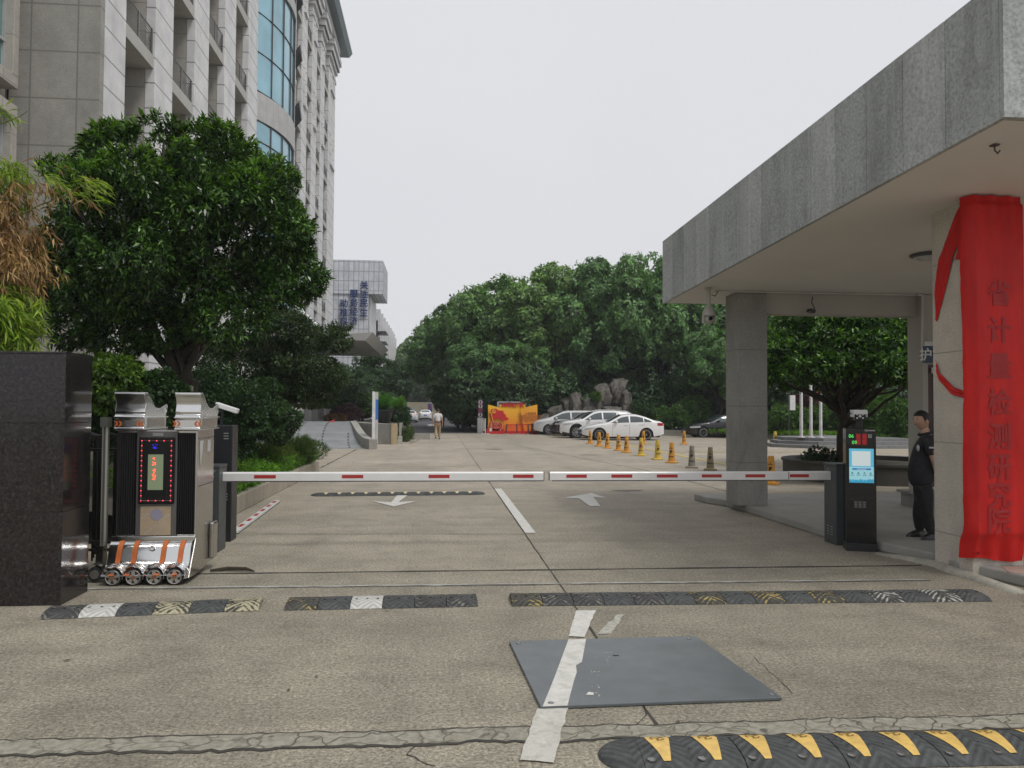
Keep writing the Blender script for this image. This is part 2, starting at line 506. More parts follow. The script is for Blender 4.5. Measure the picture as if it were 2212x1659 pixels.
def sheet(name, mat, poly, z):
    mb = MB(); mb.add([(p[0], p[1], z) for p in poly], [tuple(range(len(poly)))])
    return struct(mb.build(name, mat))
M_ASPH = pm('asphalt', (.055, .055, .058), .85, var=.25, vs=4, bump=.5, bs=90, kind='pos')
M_SOIL = pm('soil', (.05, .045, .03), .95, var=.4, vs=5, bump=.6, bs=20, kind='pos')
M_GRASSY = pm('mossy_ground', (.035, .05, .02), .95, var=.5, vs=2, bump=.6, bs=20, kind='pos')
M_LINE = pm('road_paint', (.58, .57, .53), .7, var=.10, vs=9, dirt=.55, dcol=(.25, .235, .20), ds=14, kind='pos')
M_LINE2 = pm('road_paint_worn', (.52, .51, .46), .75, var=.15, vs=9, dirt=.9, dcol=(.235, .22, .18), ds=9, kind='pos')
M_YLINE = pm('yellow_paint', (.52, .40, .13), .75, var=.15, vs=6, dirt=.75, dcol=(.32, .29, .2), ds=5, kind='pos')
M_JOINT = pm('joint_filler', (.05, .046, .038), .9, var=.3, vs=8, kind='pos')
M_MORTAR = None

sheet('woodland_floor', M_SOIL, [(3.6, 57.2), (9.5, 55.3), (30, 55.3), (30, 46), (100, 46), (100, 250), (1.0, 250), (1.2, 112), (1.7, 88), (2.9, 70), (4.0, 61)], .006)
RE = [(3.9, 56.4), (4.0, 61), (2.9, 70), (1.7, 88), (1.2, 112), (1.0, 150)]
sheet('road', M_ASPH, [(-2.35, 55.4), (1.6, 55.8)] + RE + [(-6.0, 150), (-5.5, 90), (-3.2, 66)], .008)
# concrete joints : long ones along the drive, short ones across
def strip(name, mat, pts, w, z, jitter=0.0, seed=1, step=.25):
    rnd = random.Random(seed); pts = [Vector((p[0], p[1], 0)) for p in pts]
    L = []; Rr = []
    for a, b in zip(pts[:-1], pts[1:]):
        n = max(1, int((b - a).length / step)); d = (b - a).normalized(); s = Vector((-d.y, d.x, 0))
        for i in range(n + (1 if b is pts[-1] else 0)):
            q = a.lerp(b, i / n) + s * rnd.uniform(-1, 1) * jitter
            ww = w * (1 + (rnd.uniform(-.5, .5) if jitter else 0))
            L.append((q.x + s.x * ww / 2, q.y + s.y * ww / 2, z)); Rr.append((q.x - s.x * ww / 2, q.y - s.y * ww / 2, z))
    mb = MB(); mb.grid([Rr, L])
    return struct(mb.build(name, mat))
strip('pavement_joint', M_JOINT, [(1.24, 4.45), (1.24, 55.2)], .016, .004, .004, 1)
strip('pavement_joint', M_JOINT, [G(500, 1154)[:2], G(1133, 1154)[:2]], .014, .004, .003, 2)
strip('pavement_joint', M_JOINT, [G(1100, 960)[:2], (6.1, 22.0), G(1600, 1070)[:2]], .03, .004, .01, 3)
strip('pavement_joint', M_JOINT, [G(690, 1012)[:2], G(770, 971)[:2]], .05, .004, .01, 4)
strip('pavement_joint', M_JOINT, [(-2.9, 24.3), (9.1, 24.5)], .016, .004, .006, 5)
strip('pavement_joint', M_JOINT, [(-1.4, 39.2), G(905, 950)[:2]], .05, .004, .01, 6)
strip('pavement_joint', M_JOINT, [(9.5, 31), (24, 31.3)], .03, .004, .008, 7)
strip('pavement_joint', M_JOINT, [(9.5, 37), (30, 37.3)], .03, .004, .008, 8)
strip('pavement_joint', M_JOINT, [G(1630, 1420)[:2], G(1715, 1500)[:2]], .004, .004, .01, 9, .06)
strip('pavement_joint', M_JOINT, [G(1390, 1525)[:2], G(1395, 1545)[:2], G(1360, 1585)[:2]], .006, .004, .008, 10, .05)
strip('pavement_joint', M_JOINT, [G(905, 1600)[:2], G(880, 1630)[:2], G(940, 1657)[:2]], .007, .004, .012, 11, .05)
strip('gate_rail', M_JOINT, [(-2.55, 8.80), (5.55, 8.76)], .045, .0045, .003, 21)
strip('gate_rail', pm('rail_mortar', (.36, .36, .33), .8, var=.2, vs=14, dirt=.9, dcol=(.2, .185, .15), ds=7, kind='pos'), [(-3.5, 8.16), (5.15, 8.02)], .045, .005, .012, 22, .12)
strip('gate_rail', pm('dark_edge', (.1, .095, .08), .9, var=.3, vs=14, kind='pos'), [(-3.5, 8.11), (5.15, 7.97)], .014, .0045, .006, 23, .12)

def mortar_mat():
    m, nt, p = _new('cracked_mortar')
    v = _pos(nt)
    vo = nt.nodes.new('ShaderNodeTexVoronoi'); vo.feature = 'DISTANCE_TO_EDGE'; vo.inputs['Scale'].default_value = 5.5
    wv = _mix(nt, .30, v, _noise_col(nt, v, 4.5))
    nt.links.new(_scale(nt, wv, (1, 1.2, 1)), vo.inputs['Vector'])
    n = _noise(nt, v, 18, 6, .7)
    c = _ramp(nt, n, [(.3, (.17, .16, .125)), (.55, (.30, .285, .23)), (.75, (.38, .36, .30))])
    c = _mix(nt, _math(nt, 'MULTIPLY', _ramp(nt, vo.outputs['Distance'], [(.0, 1), (.03, 0)]), _ramp(nt, _noise(nt, v, 2.2, 3, .6), [(.40, .15), (.6, 1)])), c, (.07, .062, .048))
    c = _mix(nt, _ramp(nt, _noise(nt, v, 5, 6, .75), [(.52, 0), (.66, .8)]), c, (.24, .22, .165))
    nt.links.new(c, p.inputs['Base Color']); p.inputs['Roughness'].default_value = .9
    _bump(nt, p, _math(nt, 'ADD', n, _math(nt, 'MULTIPLY', _ramp(nt, vo.outputs['Distance'], [(0, 0), (.05, 1)]), 1.5)), .6, .02)
    return m
def _noise_col(nt, v, s):
    n = nt.nodes.new('ShaderNodeTexNoise'); n.inputs['Scale'].default_value = s; nt.links.new(v, n.inputs['Vector']); return n.outputs['Color']
def crack_strip():
    rnd = random.Random(5); lo = []; hi = []; dl = []; dh = []
    n = 150
    for i in range(n):
        t = i / (n - 1); x = -3.4 + 7.6 * t
        yb = 4.30 + .012 * (x + 2.2) if False else 4.33 - .012 * (x + 2.2); yt = 4.50 - .012 * (x + 2.2)
        a = rnd.uniform(-.018, .018) + .03 * noise.noise(Vector((x * 2.2, 0, 0))); b = rnd.uniform(-.014, .014) + .03 * noise.noise(Vector((x * 2.0, 5, 0)))
        lo.append((x, yb + a, .006)); hi.append((x, yt + b, .006))
        dl.append((x, yb + a - .018 - rnd.uniform(0, .012), .0045)); dh.append((x, yt + b + .014 + rnd.uniform(0, .012), .0045))
    mb = MB(); mb.grid([dl, dh]); struct(mb.build('pavement_crack', M_JOINT))
    mb = MB(); mb.grid([lo, hi]); struct(mb.build('mortar_strip', mortar_mat()))
crack_strip()

# painted markings
def poly_mark(name, mat, pts, z=.009, jag=0.0, seed=3):
    rnd = random.Random(seed); out = []
    for i, a in enumerate(pts):
        b = pts[(i + 1) % len(pts)]
        L = math.hypot(b[0] - a[0], b[1] - a[1]); n = max(1, int(L / .07)) if jag else 1
        for k in range(n):
            t = k / n
            j = rnd.uniform(-jag, jag) if k else 0
            d = ((b[1] - a[1]) / L, -(b[0] - a[0]) / L) if L else (0, 0)
            out.append((a[0] + (b[0] - a[0]) * t + d[0] * j, a[1] + (b[1] - a[1]) * t + d[1] * j))
    return sheet(name, mat, out, z)
poly_mark('lane_line', M_LINE, [(1.25, 11.35), (1.40, 11.35), (1.40, 17.6), (1.25, 17.6)], .008, .003)
poly_mark('lane_line', M_LINE, [G(*q)[:2] for q in [(1228, 1376), (1263, 1378), (1287, 1320), (1245, 1320)]], .008, .004)
poly_mark('lane_line', M_LINE2, [G(*q)[:2] for q in [(1123, 1645), (1196, 1651), (1228, 1532), (1160, 1534)]], .009, .008)
poly_mark('direction_arrow', M_LINE, [G(*q)[:2] for q in [(851, 1095), (901, 1083), (861, 1085), (881, 1070), (858, 1070), (845, 1086), (803, 1083)]][::-1], .008, .003)
poly_mark('direction_arrow', M_LINE, [G(*q)[:2] for q in [(1278, 1066), (1311, 1076), (1282, 1075), (1297, 1094), (1274, 1094), (1250, 1077), (1217, 1076)]][::-1], .008, .003)
poly_mark('parking_line', M_YLINE, [(9.14, 22.0), (9.36, 22.0), (9.36, 52), (9.14, 52)], .008)
poly_mark('parking_line', M_YLINE, [(9.36, 24.6), (22, 25.4), (22, 25.58), (9.36, 24.78)], .008)
poly_mark('parking_line', M_YLINE, [(9.36, 31.9), (26, 33), (26, 33.2), (9.36, 32.1)], .008)
poly_mark('parking_line', M_YLINE, [(9.14, 52), (9.36, 52.2), (7.2, 54.2), (7.0, 54.0)], .008)
poly_mark('lane_line', M_LINE2, [(-1.6, 62), (.0, 63.5), (.0, 63.8), (-1.6, 62.3)], .012)
poly_mark('direction_arrow', M_LINE2, [(-1.0, 77), (-.4, 77), (-.4, 82), (-.1, 82), (-.7, 86), (-1.3, 82), (-1.0, 82)], .012)
M_PATCH = pm('tar_patch', (.10, .095, .085), .85, var=.4, vs=12, dirt=.7, dcol=(.22, .2, .17), ds=9, kind='pos')
for (cx, cy, rx_, ry_, sd) in [(1357, 1060, .36, .17, 1), (1275, 983, .42, .2, 2), (1067, 971, .45, .22, 3), (690, 965, .3, .1, 5)]:
    c = G(cx, cy); rnd = random.Random(sd)
    poly_mark('tar_patch', M_PATCH, [(c.x + rx_ * math.cos(a / 18 * math.pi) * rnd.uniform(.75, 1.1), c.y + ry_ * math.sin(a / 18 * math.pi) * rnd.uniform(.6, 1.15)) for a in range(36)], .006)
poly_mark('scratched_paint', pm('ghost_paint', (.40, .39, .34), .8, var=.3, vs=20, dirt=1.0, dcol=(.22, .205, .165), ds=30, kind='pos'),
          [G(*q)[:2] for q in [(1290, 1370), (1320, 1370), (1350, 1328), (1335, 1328)]], .004, .012)

# kerb line + light edge of the far road
mb = MB()
pk = RE
for a, b in zip(pk[:-1], pk[1:]):
    mb.prism([(a[0], a[1]), (a[0] + .14, a[1]), (b[0] + .14, b[1]), (b[0], b[1])], 0, .14)
struct(mb.build('kerb', pm('kerb_stone', (.42, .41, .38), .8, var=.2, kind='pos')))

# =================================================================== SPEED BUMPS
def rubber(name, col, paint=None, amount=0.0, ridge=70, kind='pos', both=True):
    if name in MATS: return MATS[name]
    m, nt, p = _new(name)
    v = _pos(nt)
    w = nt.nodes.new('ShaderNodeTexWave'); w.wave_type = 'BANDS'; w.bands_direction = 'DIAGONAL'; w.inputs['Scale'].default_value = ridge / 6.3
    w.inputs['Distortion'].default_value = .0
    # chevrons: mirror about the strip's own length every 0.28 m
    sep = nt.nodes.new('ShaderNodeSeparateXYZ'); nt.links.new(v, sep.inputs[0])
    u = _math(nt, 'PINGPONG', sep.outputs[0], .14)
    cmb = nt.nodes.new('ShaderNodeCombineXYZ'); nt.links.new(u, cmb.inputs[0]); nt.links.new(sep.outputs[1], cmb.inputs[1])
    nt.links.new(cmb.outputs[0], w.inputs['Vector'])
    n = _noise(nt, v, 12, 6, .7)
    c = _ramp(nt, n, [(.3, tuple(x * .6 for x in col)), (.7, tuple(x * 1.5 for x in col))])
    if paint:
        n2 = _noise(nt, v, 7, 7, .75, .6)
        f = _math(nt, 'MULTIPLY', _ramp(nt, _math(nt, 'ADD', n2, _math(nt, 'MULTIPLY', w.outputs['Fac'], .12)), [(.72 - amount * .35, 0), (.78 - amount * .35, 1)]), .9)
        c = _mix(nt, f, c, _ramp(nt, n, [(.3, tuple(x * .75 for x in paint)), (.7, paint)]))
    c = _mix(nt, 1.0, c, _ramp(nt, w.outputs['Fac'], [(.25, .78), (.6, 1.05)]), 'MULTIPLY')  # shade in the grooves between ridges put into the colour
    nt.links.new(c, p.inputs['Base Color'])
    p.inputs['Roughness'].default_value = .75; p.inputs['Specular IOR Level'].default_value = .35
    _bump(nt, p, w.outputs['Fac'], .55, .012)
    MATS[name] = m
    return m
RB = (.062, .066, .066)
M_RB = rubber('rubber_black', RB)
M_RB2 = rubber('rubber_dark_worn', (.055, .055, .055), (.22, .21, .18), .30)
M_RY = rubber('rubber_yellow_worn', (.06, .058, .05), (.40, .31, .10), .30)
M_RW = rubber('rubber_white_worn', (.06, .06, .055), (.62, .62, .58), 1.15)
M_RWY = rubber('rubber_pale_worn', (.06, .06, .05), (.46, .42, .28), .62)
M_RWS = rubber('rubber_white_streaks', (.06, .06, .055), (.46, .46, .42), .40)
M_HOLE = pm('bolt_hole', (.012, .012, .012), .9)
def bump_seg(x0, x1, w, h, M, n=9, dip=True):
    rows = []
    for xx in (x0, x0 + .006, x1 - .006, x1):
        edge = xx in (x0, x1)
        row = []
        for k in range(n + 1):
            t = k / n; y = (t - .5) * w
            z = h * (1 - abs(2 * t - 1) ** 2.6) ** .8
            row.append((xx, y, .004 + z * (.93 if edge else 1)))
        rows.append(row)
    mb = MB(); mb.grid(rows, M)
    for xx in (x0, x1):
        row = [(xx, (k / n - .5) * w, .004 + h * (1 - abs(2 * k / n - 1) ** 2.6) ** .8 * .93) for k in range(n + 1)]
        mb.add(row + [(xx, w / 2, .001), (xx, -w / 2, .001)], [tuple(range(n + 3))], M)
    return mb
def bump_row(label, p0, p1, w, h, mats, group='rubber speed bumps across the drive', cap=None, holes=3, hexa=None):
    p0 = Vector((*p0, 0)); p1 = Vector((*p1, 0)); L = (p1 - p0).length; a = math.atan2(p1.y - p0.y, p1.x - p0.x)
    M = Matrix.Translation(p0) @ Matrix.Rotation(a, 4, 'Z')
    t = thing('speed_bump', label, 'speed bump', tuple(p0), group)
    n = len(mats); s = L / n
    for i, mt in enumerate(mats):
        o = bump_seg(i * s + .003, (i + 1) * s - .003, w, h, M).build('rubber_segment', mt, t, smooth=60)
        hb = MB()
        for k in range(holes):
            x = (i + (k + .5) / holes) * s; y = -w * .1; z = .004 + h * (1 - .2 ** 2.6) ** .8 + .0015
            hb.cyl(M @ Vector((x, y, z - .004)), M @ Vector((x, y, z + .0012)), .012 if hexa is None else hexa, 8)
        hb.build('bolt_hole', M_HOLE, o)
    if cap:
        for side in cap:
            rows = []
            for q in range(9):
                th = q / 8 * math.pi / 2; rr = math.cos(th); dx = math.sin(th) * w * .5
                xx = (-dx if side < 0 else L + dx)
                rows.append([(xx, (k / 10 - .5) * w * rr, .004 + h * rr * (1 - abs(2 * k / 10 - 1) ** 2.6) ** .8) for k in range(11)])
            mb = MB(); mb.grid(rows if side > 0 else rows[::-1], M); mb.build('end_cap', mats[0], t, smooth=60)
    return t, M, s
bump_row('long worn speed bump right of the centre joint, from yellow end to black end', (.68, 7.40), (5.18, 7.28), .42, .05,
         [M_RY, M_RB2, M_RB2, M_RB, M_RB2, M_RB, M_RY, M_RB, M_RY, M_RB, M_RY, M_RB, M_RWS, M_RB, M_RWS, M_RB])
bump_row('worn six piece speed bump in the middle, left of the long bump', (-1.33, 7.38), (.37, 7.40), .40, .05, [M_RY, M_RB, M_RW, M_RB, M_RB2, M_RB2])
bump_row('speed bump with bright white piece beside the black granite pillar', (-3.30, 7.20), (-1.56, 7.38), .38, .05, [M_RB2, M_RW, M_RB, M_RWY, M_RB, M_RWY])
# near new bump with bright yellow arrow pieces
M_YEL = pm('reflective_yellow', (.70, .47, .13), .45, var=.15, vs=12, dirt=.75, dcol=(.34, .24, .11), ds=14, kind='pos')
M_PALE = pm('reflective_pale', (.62, .52, .32), .55, var=.12, vs=12, kind='pos')
M_BOLT = pm('steel_bolt', (.35, .34, .33), .35, .9, var=.2, vs=30)
def kite_row(p0, M, s, per, n, w, h, mat, t, flip=1, ring=False):
    zt = lambda y: .004 + h * (1 - abs(2 * y / w) ** 2.6) ** .8 + .004
    for i in range(n):
        x = (i + .5) * s / per
        a = .105 * flip; L = [(x - .056, w * .43), (x + .046, w * .43), (x + .064, w * .28), (x + .010, -w * .36), (x - .026, -w * .36), (x - .066, w * .22)]
        if per == 1: L = [(x - .10, w * .40), (x + .10, w * .40), (x + .12, w * .30), (x + .02, -w * .36), (x - .02, -w * .36), (x - .12, w * .30)]
        # subdivide in y so that it follows the hump
        mb = MB(); ny = 8; rows = []
        ys = [p[1] for p in L]; y0, y1 = min(ys), max(ys)
        for k in range(ny + 1):
            y = y0 + (y1 - y0) * k / ny; xs = []
            for q in range(len(L)):
                A, B = L[q], L[(q + 1) % len(L)]
                if (A[1] - y) * (B[1] - y) <= 0 and abs(A[1] - B[1]) > 1e-9:
                    xs.append(A[0] + (B[0] - A[0]) * (y - A[1]) / (B[1] - A[1]))
            xs = xs or [x]
            rows.append([(min(xs), y, zt(y)), (max(xs), y, zt(y))])
        mb.grid(rows, M); k_ = mb.build('reflector_panel', mat, t)
        if ring:
            rb = MB(); cx_, cy_ = x - .002, w * .24
            for aa in range(20):
                if aa in (5, 6, 12, 13, 19, 0): continue
                pts = []
                for rr, a2 in ((.031, aa), (.039, aa), (.039, aa + 1), (.031, aa + 1)):
                    th = a2 / 20 * 2 * math.pi; yy = cy_ + rr * math.sin(th) * 1.0; pts.append((cx_ + rr * math.cos(th), yy, zt(yy) + .0015))
                rb.add(pts, [(0, 1, 2, 3)], M)
            for aa in (30, 150, 270):
                d = Vector((math.cos(R(aa)), math.sin(R(aa)), 0)); s_ = Vector((-d.y, d.x, 0)) * .005
                c0 = Vector((cx_, cy_, 0)); q = [c0 + s_, c0 - s_, c0 + d * .026 - s_, c0 + d * .026 + s_]
                rb.add([(v_.x, v_.y, zt(v_.y) + .0015) for v_ in q], [(0, 1, 2, 3)], M)
            rb.build('emblem', pm('emblem_brown', (.22, .13, .03), .6), k_)
            b = MB()
            xb = x - .085; yb = -w * .33; b.lathe((0, 0, 0), [(.022, 0), (.022, .006), (.012, .009), (.0, .009)], 10, M @ Matrix.Translation((xb, yb, zt(yb) - .004)))
            b.build('bolt', M_BOLT, t)
t, M, s = bump_row('black speed bump with bright yellow arrow panels in the bottom right corner', (1.03, 4.065), (4.1, 3.985), .40, .05, [M_RB] * 6, cap=(-1,), holes=1, hexa=.004)
kite_row(None, M, s, 2, 12, .40, .05, M_YEL, t, ring=True)
t, M, s = bump_row('far black speed bump with pale arrow panels behind the left barrier arm', (-2.35, 16.4), (.80, 16.55), .36, .05, [M_RB] * 6, cap=(-1, 1), holes=1, hexa=.01)
kite_row(None, M, s, 2, 12, .36, .05, M_PALE, t)

# =================================================================== STEEL PLATE
M_PLATE = pm('blue_grey_steel', (.135, .152, .160), .33, .3, var=.12, vs=1.5, dirt=.45, dcol=(.09, .075, .06), ds=3.2, bump=.08, bs=40, kind='pos')
pl = [G(*q, .02) for q in [(1100, 1385), (1168, 1527), (1690, 1507), (1503, 1374)]]
t = thing('steel_plate', 'dark blue grey steel cover plate lying on the concrete, crossed by white lane paint', 'steel plate', (1.35, 5.5, 0))
MB().prism([(p.x, p.y) for p in pl], .004, .022).build('plate', M_PLATE, t, bevel=.003)
b_ = MB()
for q in [(1120, 1390), (1488, 1380), (1190, 1519), (1668, 1500)]:
    c = G(*q, .022); b_.lathe((c.x, c.y, .022), [(.018, 0), (.018, .004), (.010, .008), (0, .008)], 12)
b_.build('bolt', M_BOLT, t)
h_ = MB(); c = G(1330, 1416, .0225); h_.prism([(c.x - .022, c.y - .009), (c.x + .022, c.y - .009), (c.x + .026, c.y + .006), (c.x - .02, c.y + .01)], .0215, .0235); h_.build('lifting_hole', M_HOLE, t)
st = [G(*q, .0235) for q in [(1228, 1381), (1266, 1380), (1257, 1430), (1244, 1437), (1246, 1452), (1240, 1470), (1232, 1500), (1226, 1524), (1172, 1526), (1197, 1465)]]
MB().add([tuple(p) for p in st], [tuple(range(len(st)))][::1]).build('painted_stripe', M_LINE, t)
rnd = random.Random(4); b_ = MB()
for (x0, y0, n, sp) in [(1285, 1480, 14, 22), (1315, 1420, 10, 12)]:
    for k in range(n):
        c = G(x0 + rnd.uniform(-sp, sp) * .5, y0 + rnd.uniform(-sp, sp) * 1.6, .0238); a = rnd.uniform(.002, .007)
        b_.box(c.x - a, c.x + a, c.y - a * .6, c.y + a * .6, .0230, .0240)
c = G(1275, 1498, .0235); b_.prism([(c.x - .03, c.y - .02), (c.x + .015, c.y - .025), (c.x + .025, c.y + .01), (c.x - .005, c.y + .03)], .0228, .0243)
struct(b_.build('paint_flecks', M_LINE, t), 'stuff')

# =================================================================== OFFICE BUILDING (left)
FX = -10.3
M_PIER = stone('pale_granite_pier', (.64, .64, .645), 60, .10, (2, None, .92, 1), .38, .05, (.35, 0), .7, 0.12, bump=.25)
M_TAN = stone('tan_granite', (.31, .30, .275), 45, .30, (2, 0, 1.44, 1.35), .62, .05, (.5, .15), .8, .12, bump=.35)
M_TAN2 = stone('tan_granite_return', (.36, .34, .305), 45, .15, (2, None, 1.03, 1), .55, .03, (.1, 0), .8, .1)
M_SLAB = pm('balcony_concrete', (.42, .41, .385), .85, var=.10, vs=2, dirt=.3, dcol=(.28, .26, .22), ds=2, kind='pos')
M_RAIL = pm('grey_metal_rail', (.20, .20, .20), .5, .5, var=.1)
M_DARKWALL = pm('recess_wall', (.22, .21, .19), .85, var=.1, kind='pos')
M_BLUEG = glassmat('blue_curtain_glass', (.24, .46, .56), .06)
M_DKG = glassmat('dark_window_glass', (.05, .08, .08), .06)
M_FRAME = pm('dark_frame', (.09, .095, .10), .45, .4)
M_WFRAME = pm('pale_frame', (.45, .46, .46), .5, .3)
bld = thing('office_building', 'tall grey office block with pale piers, railed balconies and a curved blue glass bay', 'building', (-10.3, 25, 0))
wl = MB()
wl.box(-30, -13.0, 25.0, 79, 0, 38)              # inner mass behind the galleries
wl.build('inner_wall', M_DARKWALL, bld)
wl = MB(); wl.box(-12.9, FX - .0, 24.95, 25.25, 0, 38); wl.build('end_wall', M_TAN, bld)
piers = [(25.26, 26.9), (29.6, 31.5), (34.2, 36.2), (38.8, 40.8), (43.5, 45.6), (54.9, 57.4), (59.9, 62.2), (64.6, 67.0), (69.2, 71.5), (74.1, 78.6)]
for i, (a, b) in enumerate(piers):
    H = 38 if i < 5 else 34.2
    z0 = 0
    MB().box(FX - .35, FX, a, b, z0, H).build('pier', M_PIER, bld, bevel=.02)
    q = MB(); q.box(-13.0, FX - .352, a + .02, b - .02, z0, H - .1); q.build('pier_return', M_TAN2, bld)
    if i >= 5:                                    # stepped capital and hanging ornament
        c_ = MB()
        for k, (e, z0_, z1_) in enumerate([(.10, 33.3, 33.6), (.2, 34.2, 34.6), (.38, 34.6, 35.2), (.55, 35.2, 35.7)]):
            c_.box(FX - .5, FX + e, a - e * .7, b + e * .7, z0_, z1_)
        cp = c_.build('capital', M_PIER, bld, bevel=.03)
        m_ = (a + b) / 2; w_ = (b - a) * .27
        for (zz, hh) in ((33.1, 1.6), (27.6, 3.2)):
            o_ = MB()
            o_.box(FX + .003, FX + .16, m_ - w_, m_ + w_, zz - hh, zz - hh + .35)
            o_.box(FX + .003, FX + .11, m_ - w_ * .9, m_ - w_ * .55, zz - hh + .352, zz)
            o_.box(FX + .003, FX + .11, m_ + w_ * .55, m_ + w_ * .9, zz - hh + .352, zz)
            o_.build('pier_ornament', M_PIER, bld)
bays = [(piers[i][1], piers[i + 1][0]) for i in range(4)] + [(piers[i][1], piers[i + 1][0]) for i in range(5, 9)]
FLO = [13.97 + 4.11 * k for k in range(-3, 6)]
for bi, (a, b) in enumerate(bays):
    for z in FLO:
        if z > 33: continue
        if z < 2 and bi > 3: continue
        s_ = MB(); s_.box(-13.0, FX - .06, a + .002, b - .002, z, z + .46); s_.box(FX - 1.5, FX - 1.1, a + .004, b - .004, z - .55, z - .002)
        sl = s_.build('balcony', M_SLAB, bld)
        r_ = MB()
        for k in range(9):
            zz = z + .58 + k * .105
            r_.tube([(FX - .12, a, zz), (FX - .12, b, zz)], .013 if k < 8 else .028, 5, False)
        n_ = 3
        for k in range(n_):
            y = a + .06 + (b - a - .12) * k / (n_ - 1); r_.box(FX - .15, FX - .09, y - .03, y + .03, z + .44, z + 1.43)
        r_.build('railing', M_RAIL, sl)
        d_ = MB(); d_.box(-12.995, -12.9, a + .25, b - .9, z + .462, z + 3.0); d_.build('balcony_door', M_DKG, sl)
# curved glass bay between the two halves
def arc_pts(n, bulge=1.2, y0=45.6, y1=54.9, x=FX - .1):
    out = []
    c = (y1 - y0); 
    Rr = (c * c / 4 + bulge * bulge) / (2 * bulge); cy = (y0 + y1) / 2; cx = x + bulge - Rr
    a0 = math.asin((c / 2) / Rr)
    for i in range(n + 1):
        a = -a0 + 2 * a0 * i / n
        out.append((cx + Rr * math.cos(a), cy + Rr * math.sin(a)))
    return out
NP = 6
levels = [(5.4, 9.3), (9.9 + 1.4, 13.4 + .5), (15.6, 18.0), (19.6, 26.4), (27.2, 30.4), (31.2, 34.5)]
def arc_wall(z0, z1, n, off=0.0):
    A = arc_pts(n, 1.2 + off, x=FX - .1); return [[(x, y, z0) for x, y in A], [(x, y, z1) for x, y in A]]
zprev = 0
M_PANEL = stone('bay_panel', (.42, .42, .415), 60, .06, (1, None, .62, 1), .7, .03, rough=.6, bump=.1)
for z0, z1 in levels:
    m_ = MB(); m_.grid(arc_wall(zprev, z0, 32, .02)); A = arc_pts(32, 1.22)
    m_.grid([[(x, y, z0) for x, y in A], [(x - .5, y, z0) for x, y in A]])
    m_.grid([[(x - .5, y, zprev) for x, y in A], [(x, y, zprev) for x, y in A]])
    m_.build('spandrel', M_PANEL, bld, smooth=50)
    W_ = arc_wall(z0, z1, 32, .0); m_ = MB(); m_.grid([W_[0][19:], W_[1][19:]]); m_.build('spandrel', M_PANEL, bld, smooth=50)
    G_ = arc_wall(z0, z1, 32, -.12); m_ = MB(); m_.grid([G_[0][:21], G_[1][:21]]); gl = m_.build('curtain_glass', M_BLUEG, bld)
    m_ = MB(); A = [arc_pts(32, 1.2 - .10)[k] for k in (0, 5, 10, 15, 19)]
    for x, y in A: m_.box(x - .05, x + .06, y - .035, y + .035, z0, z1)
    zs = [z0 + .05, z1 - .05] + ([z0 + (z1 - z0) / 3, z0 + 2 * (z1 - z0) / 3] if z1 - z0 > 4 else [(z0 + z1) / 2])
    for zz in zs:
        m_.tube([(x + .02, y, zz) for x, y in A], .045, 4, False)
    m_.build('mullion', M_FRAME, gl)
    zprev = z1
m_ = MB(); m_.grid(arc_wall(zprev, 38, 32, .02)); m_.build('spandrel', M_PANEL, bld, smooth=50)
# awning sashes standing open on the far flank of the bay
for (px, zc, hh) in [(0, 21.3, 1.4), (0, 25.2, 1.2), (0, 17.0, 1.1), (0, 29.0, 1.2)]:
    Mx = Matrix.Translation((FX + .75, 53.9, zc)) @ Matrix.Rotation(R(35), 4, 'Z') @ Matrix.Rotation(R(-16), 4, 'X')
    m_ = MB(); m_.box(-.03, .03, -.5, .5, -hh / 2, hh / 2, Mx); m_.build('open_sash', M_FRAME, bld)
# cornice and overhanging roof
m_ = MB()
m_.box(FX - .6, FX + .10, 54.9, 79.0, 35.7, 36.6)
m_.box(FX - .6, FX + .35, 54.9, 79.3, 36.6, 37.2)
m_.build('cornice', M_PIER, bld, bevel=.03)
m_ = MB()
m_.add([(FX - 4, 24.5, 37.2), (FX + 1.0, 24.5, 37.2), (FX + 1.0, 81.2, 37.2), (FX - 4, 81.2, 37.2), (FX - 4, 24.5, 38.4), (FX + 1.3, 24.5, 37.75), (FX + 1.3, 81.5, 37.75), (FX - 4, 81.5, 38.4)],
       [(0, 3, 2, 1), (4, 5, 6, 7), (0, 1, 5, 4), (1, 2, 6, 5), (2, 3, 7, 6), (3, 0, 4, 7)])
m_.build('roof', pm('roof_metal', (.16, .20, .21), .5, .3, var=.1, kind='pos'), bld)
m_ = MB(); m_.box(FX - .2, FX + .42, 53.2, 55.2, 27.6, 28.3); m_.box(FX - .2, FX + .28, 53.4, 55.1, 27.0, 27.6); m_.build('capital', M_PIER, bld, bevel=.03)
# ground floor : louvred vents between plinth piers
M_LOUV = pm('white_louvre', (.62, .63, .62), .5, var=.06)
for a, b in [(46.2, 48.2), (49.2, 51.2), (52.2, 54.3), (55.2, 57.4), (58.4, 60.4)]:
    m_ = MB()
    for k in range(9):
        z = 1.0 + k * .16
        m_.add([(FX + 2.4, a, z), (FX + 2.4, b, z), (FX + 2.32, b, z + .10), (FX + 2.32, a, z + .10)], [(0, 1, 2, 3)])
    m_.build('louvre', M_LOUV, bld)
m_ = MB(); m_.box(FX + .002, FX + 2.2, 45.9, 61.4, 0, 3.6); m_.build('vent_core', pm('dark_void', (.03, .03, .03), .9), bld)
for y in (45.4, 48.3, 51.3, 54.4, 57.5, 60.5):
    m_ = MB(); m_.box(FX + 2.2, FX + 2.7, y, y + .8, 0, 3.7); m_.build('plinth_pier', M_SLAB, bld)
